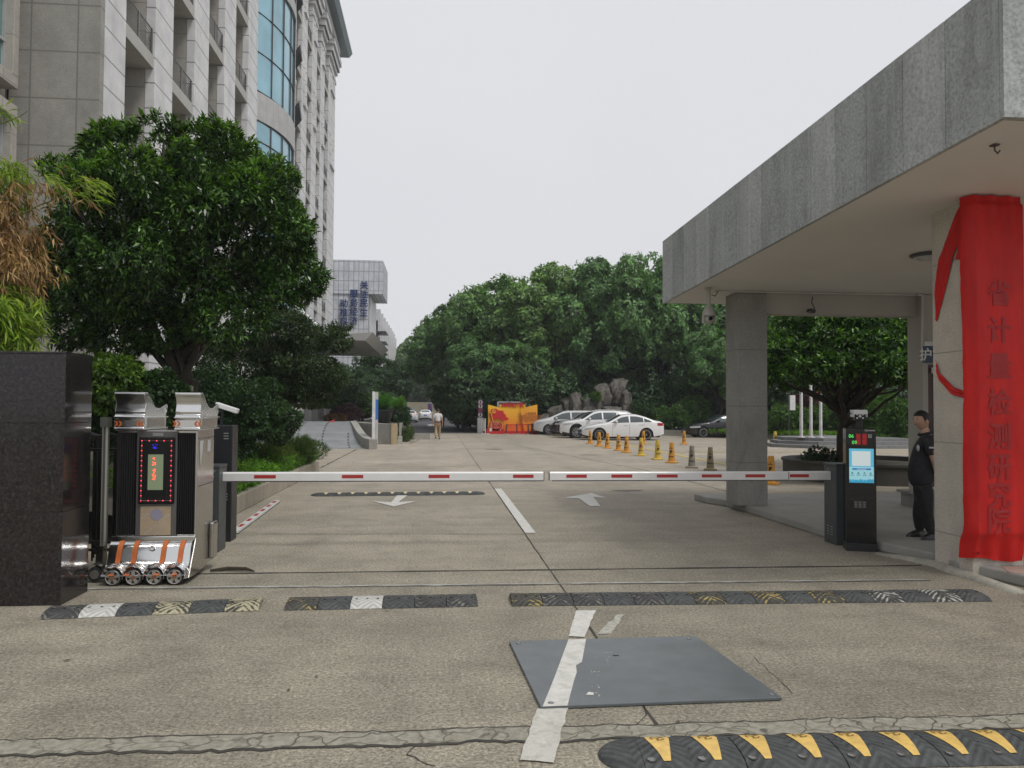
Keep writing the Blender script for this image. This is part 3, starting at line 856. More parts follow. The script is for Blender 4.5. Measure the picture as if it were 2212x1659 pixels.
m_ = MB(); m_.box(FX + .004, FX + 2.75, 45.2, 61.6, 3.72, 4.1); m_.build('plinth_coping', M_SLAB, bld)

# wing on the far left with projecting window boxes
wing = thing('building_wing', 'tan granite side wing at the left edge with projecting green windows', 'building', (-13, 18, 0))
M_WING = stone('wing_granite', (.40, .375, .335), 45, .18, (2, 1, 1.44, 1.3), .65, .03, (.5, 0), .8, .1)
MB().box(-24, -13.0, 12.0, 24.94, 0, 30).build('wall', M_WING, wing)
M_GRG = glassmat('green_glass', (.10, .20, .18), .08)
for k, z in enumerate([3.2, 7.2, 11.3, 15.4]):
    f_ = MB(); y0, y1, x1 = 20.6, 24.2, -12.25
    h = 2.9
    f_.box(-12.998, x1, y0, y1, z - .35, z); f_.box(-12.998, x1, y0, y1, z + h, z + h + .35)
    f_.box(-12.998, x1, y0, y0 + .3, z + .002, z + h - .002); f_.box(-12.998, x1, y1 - .3, y1, z + .002, z + h - .002)
    fr = f_.build('window', M_WING, wing, bevel=.02)
    MB().box(-12.6, -12.55, y0 + .302, y1 - .302, z + .002, z + h - .002).build('pane', M_GRG, fr)
    q = MB()
    for yy in (y0 + .33, (y0 + y1) / 2, y1 - .33): q.box(-12.56, -12.48, yy - .04, yy + .04, z + .003, z + h - .003)
    q.box(-12.56, -12.47, y0 + .303, y1 - .303, z + .9, z + .98); q.box(-12.56, -12.47, y0 + .303, y1 - .303, z + .05, z + .12); q.box(-12.56, -12.47, y0 + .303, y1 - .303, z + h - .12, z + h - .05)
    q.build('frame', M_WFRAME, fr)

# =================================================================== PORCH, RAMP, LOW WALLS
M_PORCH = pm('porch_panel', (.58, .58, .565), .55, .1, var=.05, vs=1.2, kind='pos')
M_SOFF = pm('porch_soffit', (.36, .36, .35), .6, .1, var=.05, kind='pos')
por = thing('entrance_porch', 'grey panelled entrance canopy jutting out from the office building', 'canopy', (-7, 45, 5))
zt, zb = 5.95, 5.5
m_ = MB()
m_.add([(-10.28, 45, zb), (-4.1, 45, zb), (-4.1, 58.5, zb), (-10.28, 58.5, zb), (-10.28, 45, zt), (-3.65, 44.8, zt), (-3.65, 58.8, zt), (-10.28, 58.8, zt)],
       [(4, 5, 6, 7), (0, 1, 5, 4), (1, 2, 6, 5), (2, 3, 7, 6)])
m_.build('fascia', M_PORCH, por)
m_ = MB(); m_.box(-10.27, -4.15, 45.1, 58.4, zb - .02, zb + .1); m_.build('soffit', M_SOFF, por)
m_ = MB()
for x, y in [(-6.6, 47), (-6.5, 49), (-6.3, 51), (-6.1, 53), (-5.9, 55), (-5.7, 57)]:
    m_.box(x - .25, x + .25, y - .12, y + .12, zb - .035, zb - .021)
m_.build('downlight', pm('light_panel', (.7, .7, .68), .4), por)
m_ = MB()
for dy in (0, .5): m_.tube([(-10.2, 50 + dy, 9.3), (-6.6, 50 + dy, 5.98)], .09, 6)
m_.build('tie_rod', pm('white_steel', (.7, .7, .7), .4), por)
m_ = MB(); m_.box(-8.2, -7.8, 57.6, 58.0, .9, zb - .03); m_.build('column', M_PORCH, por)
# ramp
M_RAMP = stone('ramp_slate', (.27, .285, .29), 50, .14, (1, None, .62, 1), .55, .03, (0, 0), .65, .12, bump=.3, tilevar=.06)
rows = []
for k in range(13):
    t = k / 12; y = 34.5 + 10.2 * t; z = .004 + .95 * (3 * t * t - 2 * t ** 3) ** 1 if k else .004
    xr = -2.95 - 1.9 * t ** .8
    rows.append([(-10.2, y, z), (-7.5, y, z), (-5.5, y, z), (xr, y, z)])
m_ = MB(); m_.grid(rows); struct(m_.build('ramp', M_RAMP))
m_ = MB()
for j, xx in enumerate([-8.3, -7.1, -5.9, -4.7]):
    for k in range(1, 12):
        t = k / 12; y = 34.5 + 10.2 * t; z = .01 + .95 * (3 * t * t - 2 * t ** 3)
        xs = xx + 1.0 * (1 - t) ** 1.5
        if xs > -2.95 - 1.9 * t ** .8 - .3: continue
        m_.add([(xs - .035, y - .27, z - .012), (xs + .035, y - .27, z - .012), (xs + .035, y + .1, z + .02), (xs - .035, y + .1, z + .02)], [(0, 1, 2, 3)])
struct(m_.build('ramp_drain', M_JOINT))
m_ = MB(); m_.box(-10.2, -4.9, 44.7, 60, 0, .955); struct(m_.build('porch_platform', M_RAMP))
# curved stone wall down the side of the ramp
wl_ = thing('curved_wall', 'low curved granite side wall sweeping down beside the grey ramp', 'wall', (-3.5, 38, 0))
L = []; 
for k in range(17):
    t = k / 16; y = 34.3 + 10.4 * t; x = -2.9 - 1.95 * t ** .8; z = .42 + .60 * (3 * t * t - 2 * t ** 3)
    L.append((x, y, z))
rows = [[(x - .0, y, 0) for x, y, z in L], [(x, y, z) for x, y, z in L], [(x + .34, y, z) for x, y, z in L], [(x + .34, y, 0) for x, y, z in L]]
m_ = MB(); m_.grid(rows); m_.add([(L[0][0], L[0][1], 0), (L[0][0] + .34, L[0][1], 0), (L[0][0] + .34, L[0][1], L[0][2]), (L[0][0], L[0][1], L[0][2])], [(0, 1, 2, 3)])
m_.build('coping', stone('wall_granite', (.36, .35, .32), 60, .2, rough=.85, stain=.25, bump=.3), wl_)
# rendered planter wall with two stub piers and steps
M_REND = pm('stained_render', (.30, .295, .275), .9, var=.14, vs=1.3, dirt=.8, dcol=(.17, .165, .15), ds=1.6, kind='pos')
M_TANPOST = pm('tan_pier', (.42, .33, .20), .85, var=.12, kind='pos')
pw = thing('planter_wall', 'stained grey rendered planter wall with tan end piers and two steps', 'wall', (-2.5, 39.5, 0))
a = G(845, 960); 
m_ = MB(); m_.prism([(-4.55, 44.3), (-4.05, 41.9), (-2.95, 39.3), (a.x, a.y), (a.x + .02, a.y + .3), (-2.6, 40.0), (-3.6, 42.2), (-4.2, 44.6)][::1], 0, .98); m_.build('wall', M_REND, pw)
m_ = MB(); m_.box(a.x, a.x + .28, a.y - .05, a.y + .35, 0, 1.0); m_.build('end_pier', M_TANPOST, pw)
b = G(876, 951)
m_ = MB(); m_.prism([(a.x + .3, a.y + 1.5), (b.x, b.y + 1.2), (b.x, b.y + 1.5), (a.x + .3, a.y + 1.8)], 0, 1.0); m_.build('wall', M_REND, pw)
m_ = MB(); m_.box(b.x, b.x + .22, b.y - .1, b.y + 1.5, 0, 1.0); m_.build('end_pier', M_TANPOST, pw)
m_ = MB(); m_.box(a.x + .29, b.x - .01, a.y + .2, a.y + .7, 0, .18); m_.box(a.x + .29, b.x - .01, a.y + .7, a.y + 1.2, 0, .36); m_.build('step', M_SLAB, pw)
sheet('planting_soil', M_SOIL, [(-4.8, 45.0), (-3.9, 42.4), (-2.3, 41.6), (-1.6, 42.6), (-2.4, 54), (-4.8, 60)], .93)
m_ = MB(); m_.prism([(-4.78, 45.1), (-3.9, 42.6), (-2.3, 41.8), (-1.7, 42.8), (-2.4, 54), (-4.8, 60)], 0, .92); struct(m_.build('planting_bed', M_REND))

# =================================================================== TILED BUILDING BEHIND THE PORCH
Y0 = 90.0
M_TILE = stone('blue_grey_tile', (.66, .69, .75), 14, .08, (0, 2, .552, 1.07), .45, .07, (.1, .2), .5, .3, bump=.15, tilevar=.07)
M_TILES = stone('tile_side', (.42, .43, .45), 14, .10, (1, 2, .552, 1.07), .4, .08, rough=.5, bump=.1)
tb = thing('tiled_building', 'pale blue grey tiled block with dark blue Chinese slogan, behind the porch', 'building', (-9, 90, 0))
def TX(x): return atY(x, 700, Y0).x
def TZ(y): return atY(760, y, Y0).z
xa, xb, xc = TX(700), TX(796), TX(826)
m_ = MB(); m_.box(xa - 6, xb, Y0, Y0 + 10, 0, TZ(635)); m_.build('wall', M_TILE, tb)
m_ = MB(); m_.box(xa - 6, xc, Y0 - .15, Y0 + 8, TZ(634.8), TZ(562)); m_.build('upper_block', M_TILE, tb)
m_ = MB(); m_.box(xc, xc + .02, Y0 - .14, Y0 + 8, TZ(634.8), TZ(562)); m_.build('side_face', M_TILES, tb)
m_ = MB(); m_.box(xb + .01, xb + .15, Y0 + .6, Y0 + 9, 0, TZ(636)); m_.build('corner_column', pm('white_column', (.6, .6, .6), .5), tb)
m_ = MB()
for ch, cx, ys in (('关注民生', 786, (615.5, 635.3, 655, 674.8)), ('服务经济', 764.3, (634.6, 654.3, 673.3, 693)), ('助推科技', 742.7, (655.8, 675.5, 694.8, 713.5))):
    for c_, y in zip(ch, ys):
        m_ = MB(); put_text(m_, c_, .95, (TX(cx), Y0 - .22, TZ(y)), 0, .016, .04); m_.build('lettering', pm('blue_letter', (.02, .045, .17), .5), tb)
# long finned block further back
fb = thing('finned_building', 'distant white block with a row of vertical fins, behind the tiled building', 'building', (-8, 112, 0))
m_ = MB(); m_.box(-30, -8.4, 106, 150, 0, 10.5); m_.build('wall', pm('far_wall', (.45, .45, .46), .7), fb)
for k in range(9):
    y = 106 + k * 5
    m_ = MB(); m_.box(-8.4, -7.7, y, y + 1.1, 0, 14.7 - (k == 8) * .4); m_.build('fin', pm('far_fin', (.55, .55, .56), .7), fb)
m_ = MB(); m_.box(-30, -8.0, 106, 150, 10.5, 13.2); m_.build('parapet', pm('far_wall', (.45, .45, .46), .7), fb)
for k in range(3):
    m_ = MB(); m_.box(-8.4, -6.6, 101.0, 105.8, 8.6 + k * 1.3, 8.75 + k * 1.3); m_.build('canopy_slat', M_FRAME, fb)

# =================================================================== GATEHOUSE (right)
gh = thing('gatehouse', 'gatehouse with deep flat granite canopy on square columns', 'gatehouse', (7, 10, 0))
Pn, Pf = Vector((4.60, 6.13, 4.20)), Vector((4.2, 14.7, 3.78))
XR = 16.0
def sof(y): return 3.78 + (4.20 - 3.78) * (14.7 - y) / (14.7 - 6.13)
M_FAS = stone('grey_granite_fascia', (.36, .38, .375), 30, .38, None, rough=.62, stain=.55, streak=.34, bump=.3)
M_FAS2 = stone('grey_granite_fascia_pale', (.42, .435, .43), 30, .36, None, rough=.62, stain=.45, streak=.28, bump=.3)
# side fascia : separate granite slabs with open joints
edgesD = [1430, 1452, 1476, 1503, 1532, 1565, 1598, 1645, 1695, 1752, 1806, 1872, 1951, 2043, 2158]
def yatD(x):
    y0_ = 655 - .552 * (x - 1430)
    d = _ray(x, y0_); t_ = 0
    # intersect with the fascia's vertical plane
    n_ = Vector((Pf.y - Pn.y, -(Pf.x - Pn.x), 0)); o_ = Vector((0, 0, CAM_H))
    t_ = (Pn - o_).dot(n_) / d.dot(n_); return (o_ + d * t_).y
HF = 1.17
ysl = [14.7] + [yatD(x) for x in edgesD[1:-1]] + [6.13]
dirf = (Pf - Pn); dirf.z = 0; dirf.normalize()
for i, (ya, yb) in enumerate(zip(ysl[:-1], ysl[1:])):
    xa_ = Pn.x + (Pf.x - Pn.x) * (ya - Pn.y) / (Pf.y - Pn.y); xb_ = Pn.x + (Pf.x - Pn.x) * (yb - Pn.y) / (Pf.y - Pn.y)
    g = .004
    m_ = MB()
    m_.add([(xb_, yb + g, sof(yb) - .01), (xb_ + .05, yb + g, sof(yb) - .01), (xa_ + .05, ya - g, sof(ya) - .01), (xa_, ya - g, sof(ya) - .01),
            (xb_, yb + g, sof(yb) + HF), (xb_ + .05, yb + g, sof(yb) + HF), (xa_ + .05, ya - g, sof(ya) + HF), (xa_, ya - g, sof(ya) + HF)],
           [(0, 3, 2, 1), (4, 5, 6, 7), (0, 1, 5, 4), (1, 2, 6, 5), (2, 3, 7, 6), (3, 0, 4, 7)])
    m_.build('fascia_slab', M_FAS if i % 3 else M_FAS2, gh, bevel=.003)
for k in range(8):                                # front fascia, facing the street
    x0 = Pn.x - .002 + k * 1.45; m_ = MB(); m_.box(x0 + .002, x0 + 1.446, Pn.y - .05, Pn.y - .002, sof(Pn.y) - .01, sof(Pn.y) + HF); m_.build('fascia_slab', M_FAS, gh, bevel=.003)
m_ = MB(); m_.add([(Pn.x + .05, Pn.y + .05, sof(Pn.y)), (XR, Pn.y + .05, sof(Pn.y)), (XR, Pf.y, sof(Pf.y)), (Pf.x + .05, Pf.y, sof(Pf.y)),
                   (Pn.x + .05, Pn.y + .05, sof(Pn.y) + HF - .05), (XR, Pn.y + .05, sof(Pn.y) + HF - .05), (XR, Pf.y, sof(Pf.y) + HF - .05), (Pf.x + .05, Pf.y, sof(Pf.y) + HF - .05)],
                  [(0, 3, 2, 1), (4, 5, 6, 7), (0, 1, 5, 4), (1, 2, 6, 5), (2, 3, 7, 6), (3, 0, 4, 7)])
m_.build('canopy_roof', pm('cream_render_soffit', (.70, .68, .64), .85, var=.04, vs=.8, kind='pos'), gh)
M_COL = stone('column_granite', (.27, .265, .245), 60, .28, (2, None, .98, 1), .6, .012, (.12, 0), .8, .45, bump=.4)
m_ = MB(); m_.box(5.16, 5.70, 13.42, 13.97, .12, sof(13.5) + .01); m_.build('column', M_COL, gh, bevel=.006)
M_PIL = stone('pillar_granite', (.52, .475, .41), 50, .22, (2, None, 1.02, 1), .6, .012, (.62, 0), .85, .3, bump=.6)
PX0, PX1, PY0, PY1 = 5.72, atY(2209, 800, 8.1).x, 8.12, 8.78
m_ = MB(); m_.box(PX0, PX1, PY0, PY1, 0, sof(8.4) + .01); m_.build('pillar', M_PIL, gh, bevel=.008)
BX8 = atY(1992, 700, 13.4).x
BYR = BX8 / (_ray(1960, 700).x / _ray(1960, 700).y)
M_REN = pm('cream_render', (.40, .385, .345), .85, var=.05, vs=1, kind='pos')
m_ = MB(); m_.box(5.702, BX8 - .002, 13.55, 13.85, 3.47, sof(13.5) + .005); m_.build('beam', M_REN, gh)
# booth wall with door and sign
m_ = MB(); m_.box(BX8, BX8 + .1, 13.40, BYR, .12, sof(13.6)); m_.build('booth_wall', M_REN, gh)
m_ = MB(); m_.box(BX8 + .102, 16, 13.40, 13.9, 2.6, sof(13.6)); m_.box(9.9, 16, 13.40, 13.9, .12, 2.598); m_.build('booth_wall', M_REN, gh)
m_ = MB(); m_.box(BX8 + .102, BX8 + .18, 13.42, 13.6, .4, 2.598); m_.box(9.78, 9.898, 13.42, 13.6, .4, 2.598); dr = m_.build('door_frame', pm('dark_red_frame', (.07, .02, .018), .5), gh)
m_ = MB(); m_.box(BX8 + .19, 9.77, 13.75, 13.80, .4, 2.59); m_.build('door', pm('dark_door', (.012, .012, .012), .4), dr)
m_ = MB(); m_.box(BX8 + .15, 9.5, 13.36, 13.39, 2.44, 2.54); m_.build('door_strip', pm('white_strip', (.6, .6, .58), .5), dr)
sg = thing('booth_sign', 'dark blue door sign with white lettering on the guard booth wall', 'sign', (9.2, 13.2, 2.75))
m_ = MB(); m_.box(BX8 - .01, 9.9, 13.32, 13.38, 2.63, 2.92); m_.build('board', pm('sign_blue', (.03, .06, .11), .5), sg)
m_ = MB(); m_.box(BX8 - .01, 9.9, 13.32, 13.38, 2.922, 3.0); m_.build('header', pm('white_strip', (.6, .6, .58), .5), sg)
m_ = MB(); put_text(m_, '护管', .24, (atY(2012, 780, 13.3).x + .02, 13.31, 2.77), 0, .004, .002); m_.build('lettering', pm('sign_white', (.65, .65, .65), .5), sg)
m_ = MB(); m_.box(8.1, 9.9, 13.0, 13.38, .12, .36); m_.box(8.02, 9.95, 12.96, 13.38, .361, .40); struct(m_.build('door_step', M_COL), 'structure')
m_ = MB(); m_.tube([(BX8 - .14, 13.3, sof(13) - .04), (BX8 - .03, 13.34, sof(13) - .05), (BX8 - .03, 13.36, 2.9)], .022, 6); m_.build('downpipe', pm('white_pipe', (.5, .5, .48), .5), gh)
m_ = MB(); m_.tube([(4.75, 13.38, sof(13.4) - .02), (BX8 - .1, 13.38, sof(13.4) - .02)], .014, 5); m_.build('conduit', pm('white_pipe', (.5, .5, .48), .5), gh)
# raised pavement under the canopy
M_PAD = pm('apron_concrete', (.30, .295, .27), .8, var=.1, vs=2, dirt=.35, dcol=(.17, .165, .15), ds=1.5, bump=.2, bs=60, kind='pos')
padp = [(5.02, 15.35), (5.06, 14.75), (5.28, 14.3), (5.34, 13.0), (5.38, 10.9), (5.55, 9.75), (5.78, 8.9), (5.70, 8.4), (5.85, 7.95), (5.95, 7.4), (6.1, 5.0), (16, 5.0), (16, 15.2)]
m_ = MB(); m_.prism(padp, 0, .12); struct(m_.build('apron', M_PAD, bevel=.02))
m_ = MB(); m_.prism([(5.88, 7.8), (6.3, 6.9), (7.4, 4.2), (16, 4.2), (16, 8.0), (6.0, 8.06)], .02, .1245); struct(m_.build('pink_pavement', pm('pink_paving', (.38, .285, .235), .8, var=.12, vs=5, kind='pos')))
ed = MB(); rnd = random.Random(2)
pts = [G(1900, 1196), G(1960, 1207), G(2030, 1222), G(2080, 1240), G(2150, 1262), G(2212, 1282)]
ed.tube([(p.x - .05, p.y, -.03) for p in pts], [.05, .075, .09, .10, .09, .08], 8); struct(ed.build('mortar_fillet', pm('pale_mortar', (.36, .345, .29), .9, var=.2, vs=10, bump=.6, bs=30, kind='pos'), smooth=180))
# =================================================================== BLACK GRANITE PILLAR (left)
def black_granite():
    m, nt, p = _new('black_granite')
    v = _pos(nt)
    n = _noise(nt, v, 30, 4, .75); n2 = _noise(nt, v, 6, 5, .7)
    c = _ramp(nt, n, [(.40, (.006, .006, .008)), (.56, (.022, .018, .018)), (.70, (.062, .047, .04))])
    c = _mix(nt, _ramp(nt, n2, [(.45, 0), (.8, .5)]), c, (.035, .032, .032))
    vo = nt.nodes.new('ShaderNodeTexVoronoi'); vo.inputs['Scale'].default_value = 38; nt.links.new(v, vo.inputs['Vector'])
    c = _mix(nt, _math(nt, 'MULTIPLY', _ramp(nt, vo.outputs['Distance'], [(.08, 1), (.2, 0)]), _ramp(nt, n2, [(.5, 0), (.62, .7)])), c, (.09, .07, .06))
    nt.links.new(c, p.inputs['Base Color'])
    nt.links.new(_ramp(nt, n2, [(.3, .07), (.7, .20)]), p.inputs['Roughness'])
    return m
M_BG = black_granite()
bp = thing('granite_pillar', 'black polished granite gate pillar at the left edge', 'pillar', (-3.8, 7.6, 0))
BX, BY0, BY1 = -3.33, 7.5, 8.05
zs = [0, .83, 1.62, 2.245]
for a, b in zip(zs[:-1], zs[1:]):
    m_ = MB(); m_.box(-6.4, BX - .012, BY0, BY0 + .03, a + .002, b - .002); m_.build('front_slab', M_BG, bp, bevel=.002)
    m_ = MB(); m_.box(BX - .03, BX, BY0 - .004, BY1, a + .002, b - .002); m_.build('side_slab', M_BG, bp, bevel=.002)
m_ = MB(); m_.box(-6.4, BX - .031, BY0 + .031, BY1, 0, 2.24); m_.build('core', pm('dark_void', (.03, .03, .03), .9), bp)
m_ = MB(); m_.box(-6.4, BX + .001, BY0 - .006, BY1, 2.246, 2.262); m_.build('cap_slab', M_BG, bp)

# =================================================================== FOLDING GATE MACHINE
M_SS = pm('stainless_steel', (.52, .50, .47), .24, 1.0, var=.06, vs=2, dirt=.15, dcol=(.3, .27, .22), ds=3)
M_CHR = pm('chrome', (.70, .70, .69), .17, 1.0, var=.04)
M_GPB = pm('black_gloss_panel', (.008, .008, .009), .22, var=.2, spec=.25)
M_ORG = pm('orange_film', (.50, .13, .03), .4, var=.15)
M_FILM = pm('beige_film', (.46, .36, .25), .4, .3, var=.12, vs=6, dirt=.4, dcol=(.3, .22, .14), ds=8)
gm = thing('gate_machine', 'stainless steel head of the folding gate with red lit display and four wheels', 'gate motor', (-2.87, 8.6, 0))
MX0, MX1, MY0, MY1 = -3.27, -2.47, 8.53, 9.13
m_ = MB()
side = [(MY0, .42), (MY0, 1.53), (MY1, 1.53), (MY1, .10), (MY0 + .05, .05), (MY0 - .22, .06)]
m_.yz([(y, z) for y, z in side][::-1], MX0, MX1)
m_.build('housing', M_SS, gm, bevel=.006)
m_ = MB()                                         # sloping chrome skirt with ogee profile
prof = []
for k in range(13):
    t = k / 12; prof.append((MY0 - .015 - .25 * t - .022 * math.sin(t * 7.6), .42 - .33 * t + .012 * math.sin(t * 7.6)))
rows = [[(x, y, z) for y, z in prof] for x in (MX0 - .02, MX1 - .02)]
m_.grid(rows[::-1]); m_.grid([[(MX0 - .02, y, z) for y, z in prof], [(MX0 - .02, y + .03, z) for y, z in prof]]); sk = m_.build('skirt', M_CHR, gm, smooth=60)
m_ = MB(); m_.box(MX0 - .03, MX1 + .0, MY0 - .045, MY0 - .002, .40, .455); m_.build('skirt_rail', M_CHR, gm, bevel=.012)
for x in (MX0 + .07, MX0 + .22, MX1 - .30, MX1 - .13):
    m_ = MB(); m_.grid([[(x + .05 - .02 * k / 12, y - .004, z + .004) for k, (y, z) in enumerate(prof)], [(x - .02 * k / 12, y - .004, z + .004) for k, (y, z) in enumerate(prof)]])
    m_.build('orange_stripe', M_ORG, sk, smooth=60)
m_ = MB(); m_.lathe((0, 0, 0), [(.03, 0), (.03, .008), (0, .010)], 14, Matrix.Translation((-2.87, MY0 - .115, .34)) @ Matrix.Rotation(R(42), 4, 'X')); m_.build('emblem', M_SS, sk)
M_TYRE = pm('tyre_rubber', (.025, .025, .025), .8, var=.2, vs=10)
M_HUB = pm('wheel_hub', (.45, .43, .40), .35, .8, var=.15, vs=20)
M_RUST = pm('rust_brown', (.20, .09, .045), .8, var=.3, vs=20)
for k in range(4):
    x = MX0 + .085 + k * .197; y = MY0 - .22; z = .085
    w = MB(); w.cyl((x, y - .05, z), (x, y + .02, z), .085, 24)
    wo = w.build('wheel', M_TYRE, gm, bevel=.008)
    h = MB()
    for q in range(5):
        a = q * 2 * math.pi / 5 + .3; c = Vector((math.cos(a), 0, math.sin(a))); s_ = Vector((-c.z, 0, c.x))
        p0 = Vector((x, y - .056, z)); h.add([p0 + s_ * .012 + c * .01, p0 - s_ * .012 + c * .01, p0 - s_ * .02 + c * .062, p0 + s_ * .02 + c * .062], [(0, 1, 2, 3)])
    h.tube([(x + .066 * math.cos(a / 24 * 2 * math.pi), y - .053, z + .066 * math.sin(a / 24 * 2 * math.pi)) for a in range(25)], .006, 5, False)
    h.build('hub', M_HUB, wo)
    h = MB(); h.cyl((x, y - .066, z), (x, y - .052, z), .02, 10); h.build('axle_cap', M_RUST, wo)
    c_ = MB()
    for (rr, yy) in ((.098, -.065), (.108, -.02)):
        rows = []
        for q in range(15):
            a = R(-18) + q / 14 * R(216); rows.append([(x + rr * math.cos(a), y + yy, z + .012 + rr * math.sin(a)), (x + (rr + .012) * math.cos(a), y + yy + .02, z + .012 + (rr + .012) * math.sin(a)), (x + (rr + .010) * math.cos(a), y + yy + .05, z + .012 + (rr + .010) * math.sin(a))])
        c_.grid(rows)
    c_.build('mudguard', M_CHR, gm, smooth=60)
# front face panels
for (x0, x1) in ((MX0 + .02, MX0 + .205), (MX1 - .195, MX1 - .02)):
    m_ = MB(); n = 8
    rows = []
    for k in range(n * 2 + 1):
        x = x0 + (x1 - x0) * k / (2 * n); rows.append([(x, MY0 - .004 - (.008 if k % 2 else 0), .462), (x, MY0 - .004 - (.008 if k % 2 else 0), 1.505)])
    m_.grid(rows[::-1]); m_.build('ribbed_panel', M_GPB, gm)
fx0, fx1 = MX0 + .235, MX1 - .225
m_ = MB(); m_.box(fx0 - .03, fx1 + .03, MY0 - .03, MY0 - .002, .455, 1.52); m_.build('centre_panel', pm('grey_panel', (.13, .125, .12), .4, .5), gm, bevel=.004)
m_ = MB(); m_.box(fx0, fx1 + .012, MY0 - .06, MY0 - .031, .78, 1.46); db = m_.build('display_housing', M_GPB, gm, bevel=.012)
m_ = MB(); m_.box(fx0 + .055, fx1 - .055, MY0 - .066, MY0 - .0605, .90, 1.31) ; sc = MB()
cx_ = (fx0 + fx1) / 2; w_ = .075
sc.box(cx_ - w_, cx_ + w_, MY0 - .0645, MY0 - .0605, .925, 1.285); sc.build('led_screen', emat('green_lcd', (.16, .20, .12), .35), db)
rd = MB(); rnd = random.Random(7)
for zc, ww, hh, nn in [(1.245, .010, .010, 5), (1.195, .018, .020, 12), (1.125, .012, .012, 6), (1.085, .016, .022, 12), (1.045, .014, .014, 9)]:
    for q in range(nn):
        x = cx_ - .012 + rnd.uniform(-ww, ww); z = zc + rnd.uniform(-hh, hh)
        if rnd.random() < .5: rd.box(x - .006, x + .006, MY0 - .0665, MY0 - .0646, z - .0016, z + .0016)
        else: rd.box(x - .0016, x + .0016, MY0 - .0665, MY0 - .0646, z - .006, z + .006)
rd.build('led_lettering', emat('led_red', (1.0, .06, .03), 3.0), db)
bl = MB()
for q in range(14):
    x = cx_ - .006 + rnd.uniform(-.024, .024); z = 1.365 + rnd.uniform(-.02, .02); bl.box(x - .007, x + .007, MY0 - .0625, MY0 - .0603, z - .0014, z + .0014)
bl.build('led_clock', emat('led_blue', (.03, .03, .8), 1.0), db)
lp = MB(); dx0, dx1, dz0, dz1 = fx0 + .03, fx1 - .018, .815, 1.425
pts = [(dx0 + (dx1 - dx0) * k / 4, dz0) for k in range(5)] + [(dx0 + (dx1 - dx0) * k / 4, dz1) for k in range(5)] + [(dx0, dz0 + (dz1 - dz0) * k / 12) for k in range(1, 12)] + [(dx1, dz0 + (dz1 - dz0) * k / 12) for k in range(1, 12)]
for x, z in pts: lp.ell((x, MY0 - .062, z), (.0065, .006, .0065), 8, 6)
lp.build('led_dots', emat('led_red2', (.9, .05, .07), 1.6), db)
m_ = MB(); m_.tube([(dx0, MY0 - .061, dz0), (dx1, MY0 - .061, dz0), (dx1, MY0 - .061, dz1), (dx0, MY0 - .061, dz1), (dx0, MY0 - .061, dz0)], .005, 4, False); m_.build('led_tube', pm('clear_tube', (.12, .08, .08), .3), db)
m_ = MB(); m_.box(fx0 + .02, fx1 - .02, MY0 - .036, MY0 - .0305, .46, .755); fp = m_.build('film_panel', M_FILM, gm)
oc = MB(); Mo = Matrix.Translation((cx_ + .008, MY0 - .0365, .672)) @ Matrix.Rotation(R(90), 4, 'X'); oc.lathe((0, 0, 0), [(.062, 0), (.062, .002), (.0, .002)], 8, Mo); oc.build('octagon_badge', pm('lilac_badge', (.26, .25, .33), .4), fp)
fl = MB()
for (sx, sz) in [(-.13, .64), (-.10, .48), (.0, .47), (.04, .60)]:
    for q in range(6):
        x = cx_ + sx + q * .021; z = sz + q * .017
        if not (fx0 + .03 < x < fx1 - .03) or z > .745 or math.hypot(x - cx_, z - .672) < .07: continue
        fl.box(x - .008, x + .008, MY0 - .0378, MY0 - .0362, z - .003, z + .003); fl.box(x - .002, x + .003, MY0 - .0378, MY0 - .0362, z - .011, z + .009); fl.box(x - .007, x - .004, MY0 - .0378, MY0 - .0362, z - .008, z + .012)
fl.build('film_print', pm('film_white', (.55, .55, .52), .5), fp)
m_ = MB(); m_.box(cx_ - .045, cx_ + .06, MY0 - .034, MY0 - .0305, 1.472, 1.505); m_.build('maker_plate', pm('plate_grey', (.3, .3, .3), .35, .6), gm)
# side door details
m_ = MB(); m_.box(MX1 + .0005, MX1 + .003, MY0 + .06, MY1 - .02, .945, .955); m_.box(MX1 + .0005, MX1 + .003, MY0 + .03, MY1 - .02, 1.44, 1.448); m_.build('seam', M_FRAME, gm)
m_ = MB(); m_.box(MX1 + .0005, MX1 + .002, MY0 + .35, MY0 + .46, 1.29, 1.42); m_.add([(MX1 + .002, MY0 + .06, 1.42), (MX1 + .002, MY0 + .2, 1.42), (MX1 + .002, MY0 + .1, 1.13)], [(0, 1, 2)]); m_.build('sticker', pm('peeled_sticker', (.5, .5, .49), .6), gm)
m_ = MB(); m_.box(MX1 + .0005, MX1 + .05, MY1 - .14, MY1 + .04, .12, .52); m_.build('side_bracket', M_SS, gm, bevel=.02)
